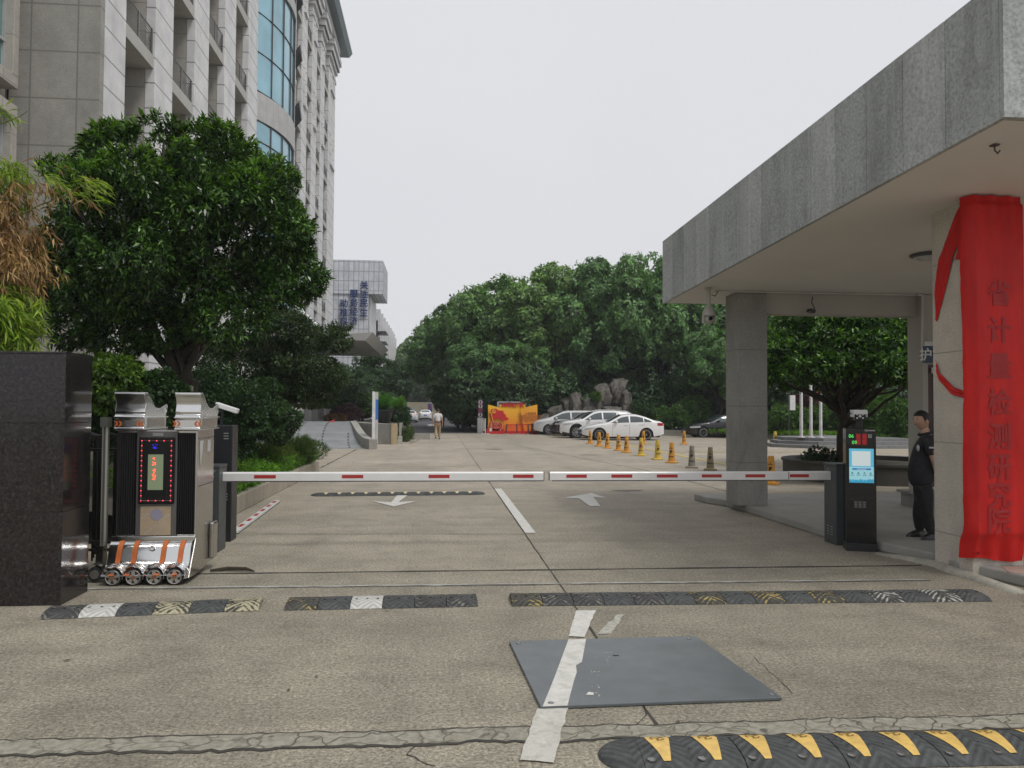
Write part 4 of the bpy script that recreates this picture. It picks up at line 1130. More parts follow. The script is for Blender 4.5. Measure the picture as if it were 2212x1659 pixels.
# two ornamental caps, each a moulded body sweeping back and down
def cap(x0, x1):
    c0 = MB()
    fprof = [(0, 0), (-.012, .02), (.0, .03), (.0, .11), (-.015, .125), (.0, .15), (.02, .165), (.012, .19), (.02, .21), (.035, .25), (.03, .30), (.0, .35), (-.012, .375), (.01, .385)]
    z0 = 1.53; yb = MY1 - .02
    n = len(fprof); cuts = [(x0, 0), (x0 + .006, .0), (x1 - .006, 0), (x1, 0)]
    front = []; rear = []
    fr_y = MY0 - .06
    L = [(fr_y + y, z0 + z) for y, z in fprof]                      # going up the front
    top = [(fr_y + .10, z0 + .385), (fr_y + .16, z0 + .36), (fr_y + .24, z0 + .285), (fr_y + .33, z0 + .235), (fr_y + .45, z0 + .225), (fr_y + .56, z0 + .25), (fr_y + .66, z0 + .275), (fr_y + .70, z0 + .27)]
    back = [(fr_y + .69, z0 + .20), (fr_y + .655, z0 + .16), (fr_y + .65, z0 + .13), (fr_y + .665, z0 + .11), (fr_y + .65, z0 + .09), (fr_y + .65, z0)]
    poly = L + top + back
    c0.yz(poly[::-1] if True else poly, x0, x1)
    co = c0.build('cap', M_CHR, gm, bevel=.005, smooth=35)
    b = MB(); b.box(x0 - .006, x1 + .012, fr_y - .018, fr_y + .69, z0 + .125, z0 + .140); b.box(x0 - .006, x1 + .012, fr_y - .014, fr_y + .69, z0 + .005, z0 + .022)
    b.box(x0 - .004, x1 + .004, fr_y - .006, fr_y + .09, z0 + .372, z0 + .39)
    b.build('moulding', M_CHR, co, bevel=.006)
    r_ = MB(); r_.box(x1 + .0005, x1 + .004, fr_y + .08, fr_y + .6, z0 + .03, z0 + .12); r_.build('side_inlay', M_SS, co)
    a = MB(); mx = (x0 + x1) / 2
    for sgn in (-1, 1):
        for q in (0, 1):
            x = mx + sgn * (.075 + q * .038); w = .018 * sgn
            a.add([(x - w * .2, fr_y - .004, z0 + .055), (x + w, fr_y - .004, z0 + .04), (x + w * 1.9, fr_y - .004, z0 + .04), (x + w * .7, fr_y - .004, z0 + .068), (x + w * 1.9, fr_y - .004, z0 + .098), (x + w, fr_y - .004, z0 + .098), (x - w * .2, fr_y - .004, z0 + .083)], [(0, 1, 2, 3, 4, 5, 6)])
        a.build('orange_chevron', M_ORG, co); a = MB()
cap(MX0 - .01, MX0 + .285); cap(MX1 - .215, MX1 + .035)

# folding gate leaf stowed behind the black pillar
M_GATE = pm('gate_tube_dark', (.05, .05, .052), .35, .8, var=.15)
fg = thing('folding_gate', 'dark folded gate rods with one pale post, between black pillar and gate machine', 'gate', (-3.6, 8.7, 0))
m_ = MB(); m_.tube([(-3.39, 8.55, .20), (-3.39, 8.55, 1.60)], .035, 10); m_.box(-3.43, -3.35, 8.50, 8.60, 1.56, 1.66); m_.build('post', pm('post_grey', (.33, .33, .30), .35, .8), fg)
w = MB(); w.cyl((-3.42, 8.42, .085), (-3.42, 8.48, .085), .075, 18); wh = w.build('wheel', M_TYRE, fg, bevel=.006); h = MB(); h.cyl((-3.42, 8.41, .085), (-3.42, 8.43, .085), .045, 10); h.build('hub', M_HUB, wh)
c_ = MB(); rows = []
for q in range(13):
    a = R(-10) + q / 12 * R(200); rows.append([(-3.42 + .09 * math.cos(a), 8.41, .095 + .09 * math.sin(a)), (-3.42 + .095 * math.cos(a), 8.5, .095 + .095 * math.sin(a))])
c_.grid(rows); c_.box(-3.43, -3.36, 8.46, 8.54, .15, .36); c_.build('mudguard', M_SS, fg, smooth=60)
m_ = MB()
for k in range(9):
    Y = 8.75 + (k % 3) * .16 + k * .03; x = atY(203 + k * 3.4, 1000, Y).x; m_.tube([(x, Y, .16), (x, Y, 1.42 + (k % 2) * .06)], .011, 6)
for k in range(4):
    Y = 8.9 + k * .14; x = atY(247 + k * 3.0, 1000, Y).x; m_.tube([(x, Y, .2), (x, Y, 1.4)], .009, 6)
m_.build('rod', M_GATE, fg)
m_ = MB()
for zz in (.28, .36, 1.32, 1.46): m_.tube([(-3.28, 8.72, zz), (-4.6, 8.72, zz)], .017, 6)
for k in range(6): m_.tube([(-3.45 - k * .18, 8.66, 1.5), (-3.35 - k * .18, 8.72, 1.46)], .02, 6)
m_.build('rail', M_GATE, fg)

# =================================================================== BARRIERS
M_ARM = pm('white_arm', (.70, .70, .69), .35, .1, var=.04, vs=3, dirt=.12, dcol=(.4, .38, .34), ds=5)
M_ARMD = pm('grey_arm_edge', (.09, .09, .09), .6)
M_RED = pm('red_reflector', (.36, .025, .022), .4, var=.06)
M_GREYBOX = pm('grey_cabinet', (.062, .072, .075), .42, .2, var=.06, vs=3, dirt=.15, dcol=(.12, .12, .11), ds=4)
M_BLKBOX = pm('black_cabinet', (.016, .017, .020), .4, .1, var=.1)
def vents(mb, x, y, z, n, dx, axis='x', w=.03):
    for k in range(n):
        if axis == 'x': mb.box(x - w / 2, x + w / 2, y - .006, y + .001, z + k * .035, z + k * .035 + .010)
        else: mb.box(x - .006, x + .001, y - w / 2, y + w / 2, z + k * .035, z + k * .035 + .010)
M_VENT = pm('vent_light', (.30, .31, .31), .5)
def barrier(label, bx0, bx1, by0, by1, bz, x0, x1, zc, reds, foot=True, joint=None):
    t = thing('barrier_gate', label, 'barrier', ((bx0 + bx1) / 2, (by0 + by1) / 2, 0), 'white boom barriers across the drive')
    m_ = MB(); m_.box(bx0, bx1, by0, by1, 0, bz - .035); m_.build('cabinet', M_GREYBOX, t, bevel=.006)
    m_ = MB(); m_.box(bx0 - .006, bx1 + .006, by0 - .006, by1 + .006, bz - .034, bz); m_.build('lid', M_GREYBOX, t, bevel=.008)
    v = MB()
    if x0 < bx0:
        vents(v, bx0, by0 + .12, .12, 4, 0, 'y', .045); vents(v, bx0, by0 + .22, .12, 4, 0, 'y', .045)
        v.ell((bx0 - .003, by0 + .2, bz - .14), (.004, .010, .010), 8, 6)
        v.tube([(bx0 - .002, by0 + .22 + .018 * math.cos(q / 12 * 6.28), bz - .085 + .012 * math.sin(q / 12 * 6.28)) for q in range(13)], .003, 4, False)
    else:
        vents(v, bx1 - .08, by0 - .001, .12, 4, 0, 'x', .04); vents(v, bx1 - .14, by0 - .001, .12, 4, 0, 'x', .04)
        v.ell((bx1 - .07, by0 - .004, bz - .14), (.010, .004, .010), 8, 6)
        v.tube([(bx1 - .07 + .018 * math.cos(q / 12 * 6.28), by0 - .003, bz - .07 + .012 * math.sin(q / 12 * 6.28)) for q in range(13)], .003, 4, False)
    v.build('vent', M_VENT, t)
    ay = (by0 + by1) / 2
    m_ = MB(); th = .052
    def armseg(a, b, M=None, hh=.055):
        q = MB(); q.yz([(ay - .022, zc - hh), (ay + .022, zc - hh), (ay + .022, zc + hh), (ay - .010, zc + hh), (ay - .022, zc + hh - .018)][::-1], a, b); return q
    if joint:
        arm = armseg(x0, joint - .006).build('arm', M_ARM, t, bevel=.002); armseg(joint + .006, x1, hh=.058).build('arm', M_ARM, t, bevel=.002)
        q = MB(); q.box(joint - .006, joint + .006, ay - .018, ay + .018, zc - .045, zc + .045); q.build('arm_joint', M_ARMD, t)
    else:
        arm = armseg(x0, x1).build('arm', M_ARM, t, bevel=.002)
    q = MB(); q.box(x0 + .03, x1, ay - .016, ay + .016, zc - .068, zc - .0555); q.build('rubber_edge', M_ARMD, t)
    q = MB(); e = x0 if x0 < bx0 else x1
    q.box(e - .008, e + .0, ay - .024, ay + .024, zc - .057, zc + .057) if x0 < bx0 else q.box(e, e + .008, ay - .024, ay + .024, zc - .057, zc + .057); q.build('end_cap', M_ARMD, t)
    for a, b in reds:
        q = MB(); q.box(a, b, ay - .0245, ay - .0225, zc - .022, zc + .019); q.build('red_reflector', M_RED, arm)
    return t
AYR, AYL = 10.28, 10.23
rr_ = [(atY(a, 1030, AYR).x, atY(b, 1030, AYR).x) for a, b in [(1223, 1267), (1320, 1365), (1418, 1463), (1515, 1558), (1609, 1652), (1705, 1746)]]
barrier('boom barrier on the right with grey cabinet beside the payment kiosk', 5.23, 5.51, 10.12, 10.45, 1.07, atY(1187, 1030, AYR).x, 5.23, .905, rr_, joint=atY(1703, 1030, AYR).x)
ll_ = [(atY(a, 1030, AYL).x, atY(b, 1030, AYL).x) for a, b in [(549.7, 596.6), (739, 785), (926, 971), (1108, 1152)]]
barrier('boom barrier on the left with grey cabinet beside the steel gate machine', -2.96, -2.65, 10.06, 10.40, 1.06, -2.65, atY(1174, 1030, AYL).x, .91, ll_)
# black cabinet behind with lamp
bc = thing('black_cabinet', 'tall black cabinet with white tilted lamp behind the left barrier', 'cabinet', (-2.82, 11, 0))
m_ = MB(); m_.box(-3.05, -2.70, 10.85, 11.15, 0, 1.53); m_.build('cabinet', M_BLKBOX, bc, bevel=.01)
v = MB()
for z in (1.35, .55): vents(v, -2.78, 10.848, z, 3, 0, 'x', .06)
v.build('vent', M_VENT, bc)
m_ = MB(); m_.cbox((0, 0, 0), (.30, .12, .065), Matrix.Translation((-2.80, 10.95, 1.76)) @ Matrix.Rotation(R(18), 4, 'Y')); m_.build('lamp', pm('white_plastic', (.68, .68, .68), .4), bc, bevel=.01)
m_ = MB(); m_.tube([(-2.88, 10.98, 1.53), (-2.86, 10.97, 1.76)], .02, 8); m_.build('lamp_post', M_BLKBOX, bc)
# short striped arm lying on the ground
sa = thing('fallen_barrier_arm', 'short striped white arm lying on the concrete by the planter kerb', 'barrier arm', (-2.95, 13, 0))
a, b = G(506, 1146, .05), G(598, 1080, .05); Lh = (b - a).length; ang = math.atan2(b.y - a.y, b.x - a.x)
Ma = Matrix.Translation((a.x, a.y, 0)) @ Matrix.Rotation(ang, 4, 'Z')
m_ = MB(); m_.box(0, Lh, -.05, .05, .012, .05, Ma); m_.build('arm', M_ARM, sa, bevel=.004)
m_ = MB(); m_.box(-.012, Lh, -.055, .055, .0, .014, Ma); m_.build('rubber_edge', M_ARMD, sa)
for k in range(6):
    x = .35 + k * (Lh - .5) / 5.5; m_ = MB(); m_.box(x, x + .28, -.028, .028, .0505, .0525, Ma); m_.build('red_reflector', M_RED, sa)
wd = tag(MB().tube([(-2.42, 8.88, .02), (-2.25, 8.93, .03), (-2.05, 8.9, .03), (-1.95, 8.84, .015)], [.012, .022, .02, .008], 6).build('wood_scrap', pm('dark_wood', (.04, .03, .02), .9), loc=(-2.2, 8.9, 0)), 'dark curved scrap of wood lying by the gate rail', 'debris')

# =================================================================== PAYMENT KIOSK
ks = thing('payment_kiosk', 'black parking payment kiosk with bright blue lit screen', 'kiosk', (5.35, 9.67, 0))
KA = math.atan2(-.11, .34)
KM = Matrix.Translation((5.17, 9.74, 0)) @ Matrix.Rotation(KA, 4, 'Z')
KW = .355
M_KB = pm('kiosk_black', (.010, .010, .011), .10, var=.1)
m_ = MB(); m_.box(0, KW, 0, .22, .10, 1.55, KM); m_.build('body', M_KB, ks, bevel=.006)
m_ = MB(); m_.box(-.005, KW + .005, -.012, .23, .0, .10, KM); m_.build('plinth', M_BLKBOX, ks, bevel=.004)
m_ = MB(); m_.box(.0, KW, -.006, -.001, .66, .68, KM); m_.build('seam', M_BLKBOX, ks)
zsc0, zsc1 = .862, 1.293; xs0, xs1 = .035, .325
m_ = MB(); m_.box(xs0, xs1, -.005, -.0008, zsc0, zsc1, KM); sc = m_.build('screen', emat('screen_blue', (.10, .42, .58), .55), ks)
def kq(name, mat, x0, x1, z0, z1, y=-.0065, par=None):
    m_ = MB(); m_.box(x0, x1, y, y + .001, z0, z1, KM); return m_.build(name, mat, par or sc)
kq('lower_field', emat('screen_pale', (.30, .58, .64), .5), xs0, xs1, zsc0 + .04, zsc0 + .20)
kq('blank_white_square', emat('screen_white', (.56, .64, .64), .5), xs0 + .032, xs1 - .038, 1.075, 1.262, -.0075)
kq('caption_bar', emat('screen_deep', (.02, .16, .42), .5), xs0 + .035, xs1 - .035, 1.025, 1.046, -.0075)
kq('caption_text', emat('screen_white', (.56, .64, .64), .5), xs0 + .09, xs1 - .09, 1.032, 1.038, -.0085)
ic = MB()
for k in range(4):
    x = xs0 + .035 + k * .073; ic.box(x - .014, x + .012, -.0085, -.0075, .975 - (k % 2) * .004, .981, KM); ic.box(x - .008, x + .008 - k * .002, -.0085, -.0075, .984, .996, KM); ic.box(x - .023, x + .023, -.0085, -.0075, .955, .961, KM)
ic.build('icons', emat('screen_dark', (.02, .12, .14), .6), sc)
sk_ = MB(); rnd = random.Random(3); x = xs0
while x < xs1 - .02:
    w = rnd.uniform(.008, .022); sk_.box(x, min(x + w, xs1), -.0075, -.0065, zsc0, zsc0 + rnd.uniform(.018, .05), KM); x += w
sk_.build('skyline_picture', emat('screen_mid', (.04, .30, .48), .5), sc)
def seg_text(body, x, z, size, mat, name, bold=.0):
    m_ = MB(); vs, fs = text_mesh(body, size, bold); m_.add([(v.x + x, -.0065, v.y + z) for v in vs], fs, KM); return m_.build(name, mat, ks)
M_LG = emat('led_green', (.08, .55, .10), 1.2); M_LR = emat('led_red_dim', (.30, .012, .015), .5)
m_ = MB(); m_.box(.012, KW - .012, -.004, -.0008, 1.325, 1.485, KM); m_.build('led_board', pm('led_black', (.004, .004, .004), .3), ks)
seg_text('06', .06, 1.452, .062, M_LG, 'led_lettering'); seg_text('日', .282, 1.452, .052, emat('led_grey', (.22, .26, .22), .8), 'led_lettering'); seg_text('09', .098, 1.372, .062, M_LG, 'led_lettering')
rb_ = MB()
for zc in (1.448, 1.378):
    for xc in (.145, .218):
        for k in range(7): rb_.box(xc - .026, xc + .026, -.0065, -.004, zc - .032 + k * .0095, zc - .032 + k * .0095 + .0075, KM)
rb_.build('led_block', M_LR, ks)
lg = MB()
for sgn in (1, -1): lg.tube([(.245 + .026 * math.cos(q / 10 * math.pi), -.006, 1.524 + sgn * .010 * math.sin(q / 10 * math.pi)) for q in range(11)], .0022, 4, False, KM)
lg.ell((.245, -.006, 1.524), (.006, .001, .006), 8, 6, None, KM)
for k in range(4): lg.box(.278 + k * .018, .278 + k * .018 + .013, -.0062, -.005, 1.517, 1.531, KM)
lg.build('maker_logo', pm('white_print', (.6, .6, .6), .5), ks)
kp = MB(); kp.box(.085, .235, -.004, -.0008, .54, .635, KM); kpo = kp.build('speaker_grille', pm('grille_grey', (.055, .055, .055), .5), ks)
kd = MB()
for i in range(3):
    for j in range(3): kd = MB(); kd.ell((.11 + i * .05, -.005, .56 + j * .027), (.009, .002, .007), 8, 6, None, KM); kd.build('light_dot', pm('grille_light', (.32, .32, .32), .5), kpo)
# plate camera on top
pc = thing('plate_camera', 'white topped licence plate camera standing on the black kiosk', 'camera', (5.34, 9.7, 1.55))
CMx = KM @ Matrix.Translation((.17, .06, 1.55))
m_ = MB(); m_.cyl((0, 0, 0), (0, 0, .10), .035, 12, CMx); m_.build('bracket', M_BLKBOX, pc)
m_ = MB(); m_.box(-.06, .06, -.05, .12, .10, .20, CMx); m_.build('camera_body', M_BLKBOX, pc, bevel=.012)
m_ = MB(); m_.yz([(-.09, .175), (.14, .195), (.14, .235), (-.07, .235), (-.09, .215)][::-1], -.085, .085, CMx); m_.box(-.085, -.07, -.08, .13, .14, .18, CMx); m_.box(.07, .085, -.08, .13, .14, .18, CMx); m_.build('hood', M_GPW if False else pm('white_plastic', (.68, .68, .68), .4), pc, bevel=.008)
l_ = MB()
for x, z in ((-.035, .175), (.035, .175), (-.035, .13), (.035, .13)): l_.ell((x, -.052, z), (.011, .004, .011), 8, 6, None, CMx)
l_.ell((0, -.054, .155), (.018, .005, .018), 10, 6, None, CMx); l_.build('lamp', pm('lens_white', (.75, .75, .75), .2), pc)

# =================================================================== RED CLOTH ON THE PILLAR
def cloth_mat():
    m, nt, p = _new('red_satin')
    v = _pos(nt)
    n = _noise(nt, _scale(nt, v, (3, 3, .8)), 2.2, 6, .6)
    nt.links.new(_ramp(nt, n, [(.3, (.46, .012, .012)), (.7, (.64, .020, .016))]), p.inputs['Base Color'])
    p.inputs['Roughness'].default_value = .42; p.inputs['Specular IOR Level'].default_value = .25
    _bump(nt, p, _noise(nt, v, 260, 2, .5), .08, .002)
    return m
M_CLOTH = cloth_mat()
cl = thing('red_cloth', 'bright red cloth tied over the sign board on the granite pillar', 'cloth', (6.2, 8.0, 0))
cx0 = atY(2092, 800, 8.02).x; cx1 = atY(2216, 800, 7.97).x
def cloth_w(x, z, s):                                       # folds: flat over the board, looser at its edge, top and hem
    k = .22 + 1.2 * max(0, 1 - s / .16) + 1.0 * max(0, (z - 3.3) / .7) + 1.2 * max(0, (.62 - z) / .4)
    return k * (.010 * math.sin(x * 31 + 1.8 * math.sin(z * 2.1)) + .014 * noise.noise(Vector((x * 7, 0, z * 1.6))) + .010 * noise.noise(Vector((x * 3 + z * 6, 3, z * 2))))
rows = []; nx, nz = 90, 160
z_top = sof(8.1) - .01; z_bot = atY(2130, 1212, 8.02).z
for j in range(nz + 1):
    t = j / nz; z = z_top + (z_bot - z_top) * t; row = []
    for i in range(nx + 1):
        s = i / nx
        xl = cx0 - .015 * math.sin(t * 9) + (.012 * max(0, t - .93) / .07)
        x = xl + (cx1 - xl) * s
        d = .135                                             # stands on the hidden board
        edge = min(1, s / .13)
        y = PY0 - .005 - d * (edge ** .7)
        y -= cloth_w(x, z, s)
        if t > .93: y += .10 * ((t - .93) / .07) ** .5 * .8
        if t < .02: y += .03
        zz = z + (.02 * math.sin(x * 9) + .015 * noise.noise(Vector((x * 9, 7, 0)))) * (t > .985)
        row.append((x, y, zz))
    rows.append(row)
m_ = MB(); m_.grid(rows); m_.build('sheet', M_CLOTH, cl, smooth=180)
# side flap wrapping round the left face of the pillar and the twisted tie
def ribbon(name, pts_a, pts_b, seed=0):
    rows_ = []
    N = 40
    def samp(P, t):
        f = t * (len(P) - 1); i = min(int(f), len(P) - 2); return Vector(P[i]).lerp(Vector(P[i + 1]), f - i)
    for k in range(N + 1):
        a, b = samp(pts_a, k / N), samp(pts_b, k / N); r_ = []
        for q in range(9):
            p = a.lerp(b, q / 8); w = .010 * noise.noise(p * 9 + Vector((seed, 0, 0))) + .008 * math.sin(q * 1.6 + k * .3)
            r_.append((p.x - w - .008, p.y - abs(w) * .3, p.z))
        rows_.append(r_)
    m_ = MB(); m_.grid(rows_); return m_.build(name, M_CLOTH, cl, smooth=180)
def side(px, py):                                            # point on the pillar's left face
    q = atX(px, py, PX0 - .01)
    if q.y < PY0 - .10: q = atY(px, py, PY0 - .10)
    return q
ribbon('side_flap', [side(2084, 425), side(2050, 500), side(2028, 560), side(2020, 640), side(2022, 690)], [side(2106, 425), side(2098, 460), side(2072, 520), side(2056, 570), side(2024, 695)], 1)
ribbon('side_flap', [side(2098, 440), side(2078, 500), side(2064, 560)], [side(2112, 440), side(2110, 520), side(2092, 563)], 4)
ribbon('tie', [side(2023, 776), side(2032, 808), side(2062, 836), side(2096, 850)], [side(2024, 798), side(2030, 824), side(2058, 852), side(2098, 865)], 2)
# name board lettering ghosting through the cloth
M_GHOST = pm('lettering_through_cloth', (.36, .010, .011), .5, var=.05)
m_ = MB(); lx = atY(2160, 900, 7.95).x
for ch, yy in zip('省计量检测研究院', (632, 712, 790, 868, 942, 1010, 1068, 1124)):
    q = atY(2163, yy, 7.95)
    vs, fs = text_mesh(ch, .30, 0)
    def onc(x, z):
        best = 0; t = (z - z_top) / (z_bot - z_top)
        return PY0 - .005 - .135 - cloth_w(x, z, (x - cx0) / (cx1 - cx0)) - .006
    g_ = MB()
    for k, (dx, dy) in enumerate([(0, 0), (.008, 0), (-.008, 0), (0, .006), (0, -.006)]):
        g_.add([(q.x + v.x * .9 + dx, onc(q.x + v.x * .9 + dx, q.z + v.y + dy) - k * .0004, q.z + v.y + dy) for v in vs], fs)
    g_.build('ghost_lettering', M_GHOST, cl)

# =================================================================== CANOPY FITTINGS
M_CREAM = pm('cream_plastic', (.36, .35, .31), .45)
pz = thing('dome_camera', 'cream dome security camera hanging from the canopy corner', 'camera', (4.62, 13.3, 3.8))
p0 = atY(1531, 640, 13.2)
m_ = MB(); m_.tube([(p0.x, 13.2, sof(13.2)), (p0.x, 13.2, p0.z - .12)], .035, 10); m_.lathe((p0.x, 13.2, sof(13.2) - .03), [(.07, 0), (.07, .03)], 12); m_.build('hanger', M_CREAM, pz)
m_ = MB(); m_.lathe((p0.x, 13.2, p0.z - .36), [(.105, .02), (.11, .035), (.10, .09), (.075, .15), (.035, .20), (.03, .27)], 20); m_.build('hood', M_CREAM, pz, smooth=50)
m_ = MB(); m_.ell((p0.x, 13.2, p0.z - .39), (.085, .085, .095), 18, 12); m_.box(p0.x - .108, p0.x - .085, 13.16, 13.24, p0.z - .46, p0.z - .33); m_.box(p0.x + .085, p0.x + .108, 13.16, 13.24, p0.z - .46, p0.z - .33); m_.build('camera_head', M_CREAM, pz, smooth=50)
m_ = MB(); m_.cyl((p0.x, 13.09, p0.z - .39), (p0.x, 13.13, p0.z - .39), .035, 14); m_.build('lens', M_KB, pz)
m_ = MB(); m_.tube([(p0.x + .05, 13.2, sof(13.2) - .12), (p0.x + .12, 13.22, sof(13.2) - .14), (p0.x + .2, 13.3, sof(13.3) - .04)], .009, 5); m_.build('cable', M_FRAME, pz)
c2 = thing('bullet_camera', 'small dark camera dangling on a wire below the render beam', 'camera', (6.5, 13.4, 3.5)); q = atY(1757, 672, 13.38)
m_ = MB(); m_.tube([(q.x, 13.40, 3.76), (q.x - .03, 13.38, 3.66), (q.x + .02, 13.37, 3.56), (q.x, 13.38, q.z + .03)], .012, 5); m_.build('cable', M_FRAME, c2)
m_ = MB(); m_.cbox((0, 0, 0), (.10, .16, .06), Matrix.Translation((q.x - .04, 13.38, q.z)) @ Matrix.Rotation(R(20), 4, 'Y')); m_.build('camera_body', M_BLKBOX, c2, bevel=.01)
cl_ = thing('ceiling_light', 'round flush ceiling light on the gatehouse soffit, partly behind the pillar', 'light', (6.9, 10.7, 3.86)); q = G(2005, 571, 3.84)
m_ = MB(); m_.lathe((q.x, q.y, sof(q.y) - .045), [(.20, 0), (.235, .02), (.235, .046)], 28); m_.build('rim', M_FRAME, cl_, smooth=40)
m_ = MB(); m_.lathe((q.x, q.y, sof(q.y) - .085), [(0, 0), (.12, .008), (.19, .035), (.20, .044)], 28); m_.build('diffuser', pm('milk_glass', (.5, .5, .48), .3), cl_, smooth=60)
hk = G(2149, 349, 4.02)
m_ = MB(); m_.tube([(hk.x, hk.y, sof(hk.y) + .005), (hk.x, hk.y, sof(hk.y) - .05), (hk.x + .03, hk.y, sof(hk.y) - .08), (hk.x + .05, hk.y, sof(hk.y) - .05)], .008, 6); m_.box(hk.x - .03, hk.x + .03, hk.y - .03, hk.y + .03, sof(hk.y) - .012, sof(hk.y) - .001)
tag(m_.build('ceiling_hook', M_FRAME, loc=tuple(hk)), 'small dark hook screwed into the canopy soffit', 'hook')
# =================================================================== CONES
M_CO = pm('cone_orange', (.58, .27, .03), .5, var=.10, vs=4, dirt=.45, dcol=(.35, .2, .07), ds=5)
M_CY = pm('cone_yellow', (.60, .42, .06), .5, var=.10, vs=4, dirt=.45, dcol=(.38, .29, .1), ds=5)
M_CG = pm('cone_faded', (.245, .225, .18), .8, var=.2, vs=6, dirt=.7, dcol=(.13, .12, .09), ds=6)
M_CB = pm('cone_faded_tan', (.25, .205, .12), .8, var=.2, vs=6, dirt=.7, dcol=(.12, .10, .07), ds=6)
M_INK = pm('black_print', (.02, .018, .015), .6)
def make_cone(mat, label, ban=False, red=False):
    t = thing('traffic_cone', label, 'parking cone', (0, 0, 0), 'parking cones standing in the yard')
    m_ = MB(); m_.lathe((0, 0, 0), [(.165, .03), (.12, .06), (.118, .075), (.070, .655), (.062, .665)], 8); m_.build('body', mat, t, bevel=.004)
    m_ = MB(); m_.prism([(-.19, -.15), (-.15, -.19), (.15, -.19), (.19, -.15), (.19, .15), (.15, .19), (-.15, .19), (-.19, .15)], 0, .045); m_.build('base', mat, t, bevel=.006)
    def col(body, size, z, bold, off=.004):
        yf = -(.118 - (.118 - .070) * (z - .075) / .58) * .926 - off
        vs, fs = text_mesh(body, size, 0); sl = math.tan(R(4.4)); m_ = MB()
        for k, (dx, dy) in enumerate([(0, 0), (bold, 0), (-bold, 0), (0, bold), (0, -bold)]):
            m_.add([(v.x + dx, yf + (v.y + dy) * sl - k * .0005, z + v.y + dy) for v in vs], fs)
        return m_
    a = col('P', .135, .36, .010); vs = a.build('print', M_INK, t)
    b = col('请勿泊车', .042, .21, .0016); b.build('print', M_INK, t)
    c = MB(); z = .47; yf = -(.118 - .048 * (z - .075) / .58) * .926 - .004; c.box(-.05, .05, yf, yf + .004, z - .008, z + .008); c.box(-.012, .012, yf, yf + .004, z + .03, z + .05); c.build('print', M_INK, t)
    if ban:
        rg = MB(); yf = -(.118 - .048 * (.36 - .075) / .58) * .926 - .007
        rg.tube([(.068 * math.cos(q / 20 * 6.283), yf + .068 * math.sin(q / 20 * 6.283) * .077, .36 + .068 * math.sin(q / 20 * 6.283)) for q in range(21)], .007, 4, False)
        rg.tube([(-.048, yf, .408), (.048, yf, .312)], .006, 4); rg.build('prohibition_ring', pm('print_red', (.5, .04, .02), .5), t)
    return t
def D4(x, y): return G((1650 + x / 2.765) * .6064, (1350 + y / 2.765) * .6064)
def D5(x, y): return G((2300 + x / 1.746) * .6064, (1000 + y / 1.746) * .6064)
spec_c = [
 (D4(1257, 640), M_CO, 'orange parking cone farthest away in the row, before the nose of the white sedan'),
 (D4(1345, 665), M_CO, 'orange parking cone second farthest in the row, before the front wheel of the white sedan'),
 (D4(1428, 685), M_CO, 'orange parking cone third farthest in the row, just behind the sedan front wheel'),
 (D4(1537, 708), M_CO, 'orange parking cone fourth farthest in the row, before the sedan driver door'),
 (D4(1618, 728), M_CO, 'orange parking cone fifth farthest in the row, before the sedan rear door'),
 (D4(1763, 760), M_CY, 'yellow parking cone with red no parking ring, before the sedan rear wheel'),
 (D4(1927, 797), M_CY, 'clean yellow cone between the red ringed cone and the bright orange one'),
 (D4(2067, 830), M_CO, 'bright orange parking cone, nearest orange one before the two faded cones'),
 (D4(1783, 645), M_CO, 'orange parking cone behind the row, overlapping the rear wheel of the white sedan'),
 (D4(2185, 645), M_CO, 'lone orange parking cone between the white sedan and the black car'),
 (D5(297, 1167), M_CG, 'faded pale grey parking cone in the row, left of the tan faded one'),
 (D5(413, 1182), M_CB, 'faded tan grimy parking cone nearest the granite column'),
 (D5(797, 1270), M_CO, 'big orange parking cone behind the barrier, right of the granite column'),
 (D5(813, 1022), M_CY, 'distant yellow parking cone near the steps of the flagpoles')]
protos = {}
rnd = random.Random(8)
for i, (p, mt, lab) in enumerate(spec_c):
    ban = i == 5
    key = (mt.name, ban)
    if key not in protos: t = make_cone(mt, lab, ban); protos[key] = t
    else: t = copy_tree(protos[key]); t['label'] = lab
    s = {0: .98, 10: 1.0, 11: 1.0, 12: 1.0}.get(i, 1.0)
    t.location = (p.x, p.y + .15, .0); t.rotation_euler = (0, 0, math.atan2(-p.x, p.y) + rnd.uniform(-.25, .25)); t.scale = (s, s, s * 1.02)

# =================================================================== CARS
def paint(name, col, rough=.25): return pm(name, col, rough, var=.03, vs=1, coat=.6, dirt=.05, dcol=(.2, .19, .17))
M_WHITE = paint('car_white', (.72, .72, .72)); M_SILV = paint('car_silver', (.55, .56, .56)); M_BLACK = paint('car_black', (.012, .012, .014))
M_CGL = glassmat('car_glass', (.035, .05, .055), .04)
M_BLKPL = pm('black_plastic', (.02, .02, .02), .6)
M_RIM = pm('alloy_rim', (.55, .55, .56), .3, .8, var=.05)
M_HL = pm('headlight_lens', (.55, .57, .6), .08, .2); M_TL = pm('taillight_red', (.33, .015, .02), .15)
M_PLT = pm('blue_number_plate', (.03, .10, .38), .4); M_CHR2 = pm('bright_chrome', (.75, .75, .75), .12, 1.0)
def interp(P, x):
    if x <= P[0][0]: return P[0][1]
    for (a, b), (c, d) in zip(P[:-1], P[1:]):
        if x <= c: return b + (d - b) * (x - a) / (c - a) if c > a else d
    return P[-1][1]
def smooth_interp(P, x, w=.09):
    return sum(interp(P, x + k * w / 2) for k in (-2, -1, 0, 1, 2)) / 5
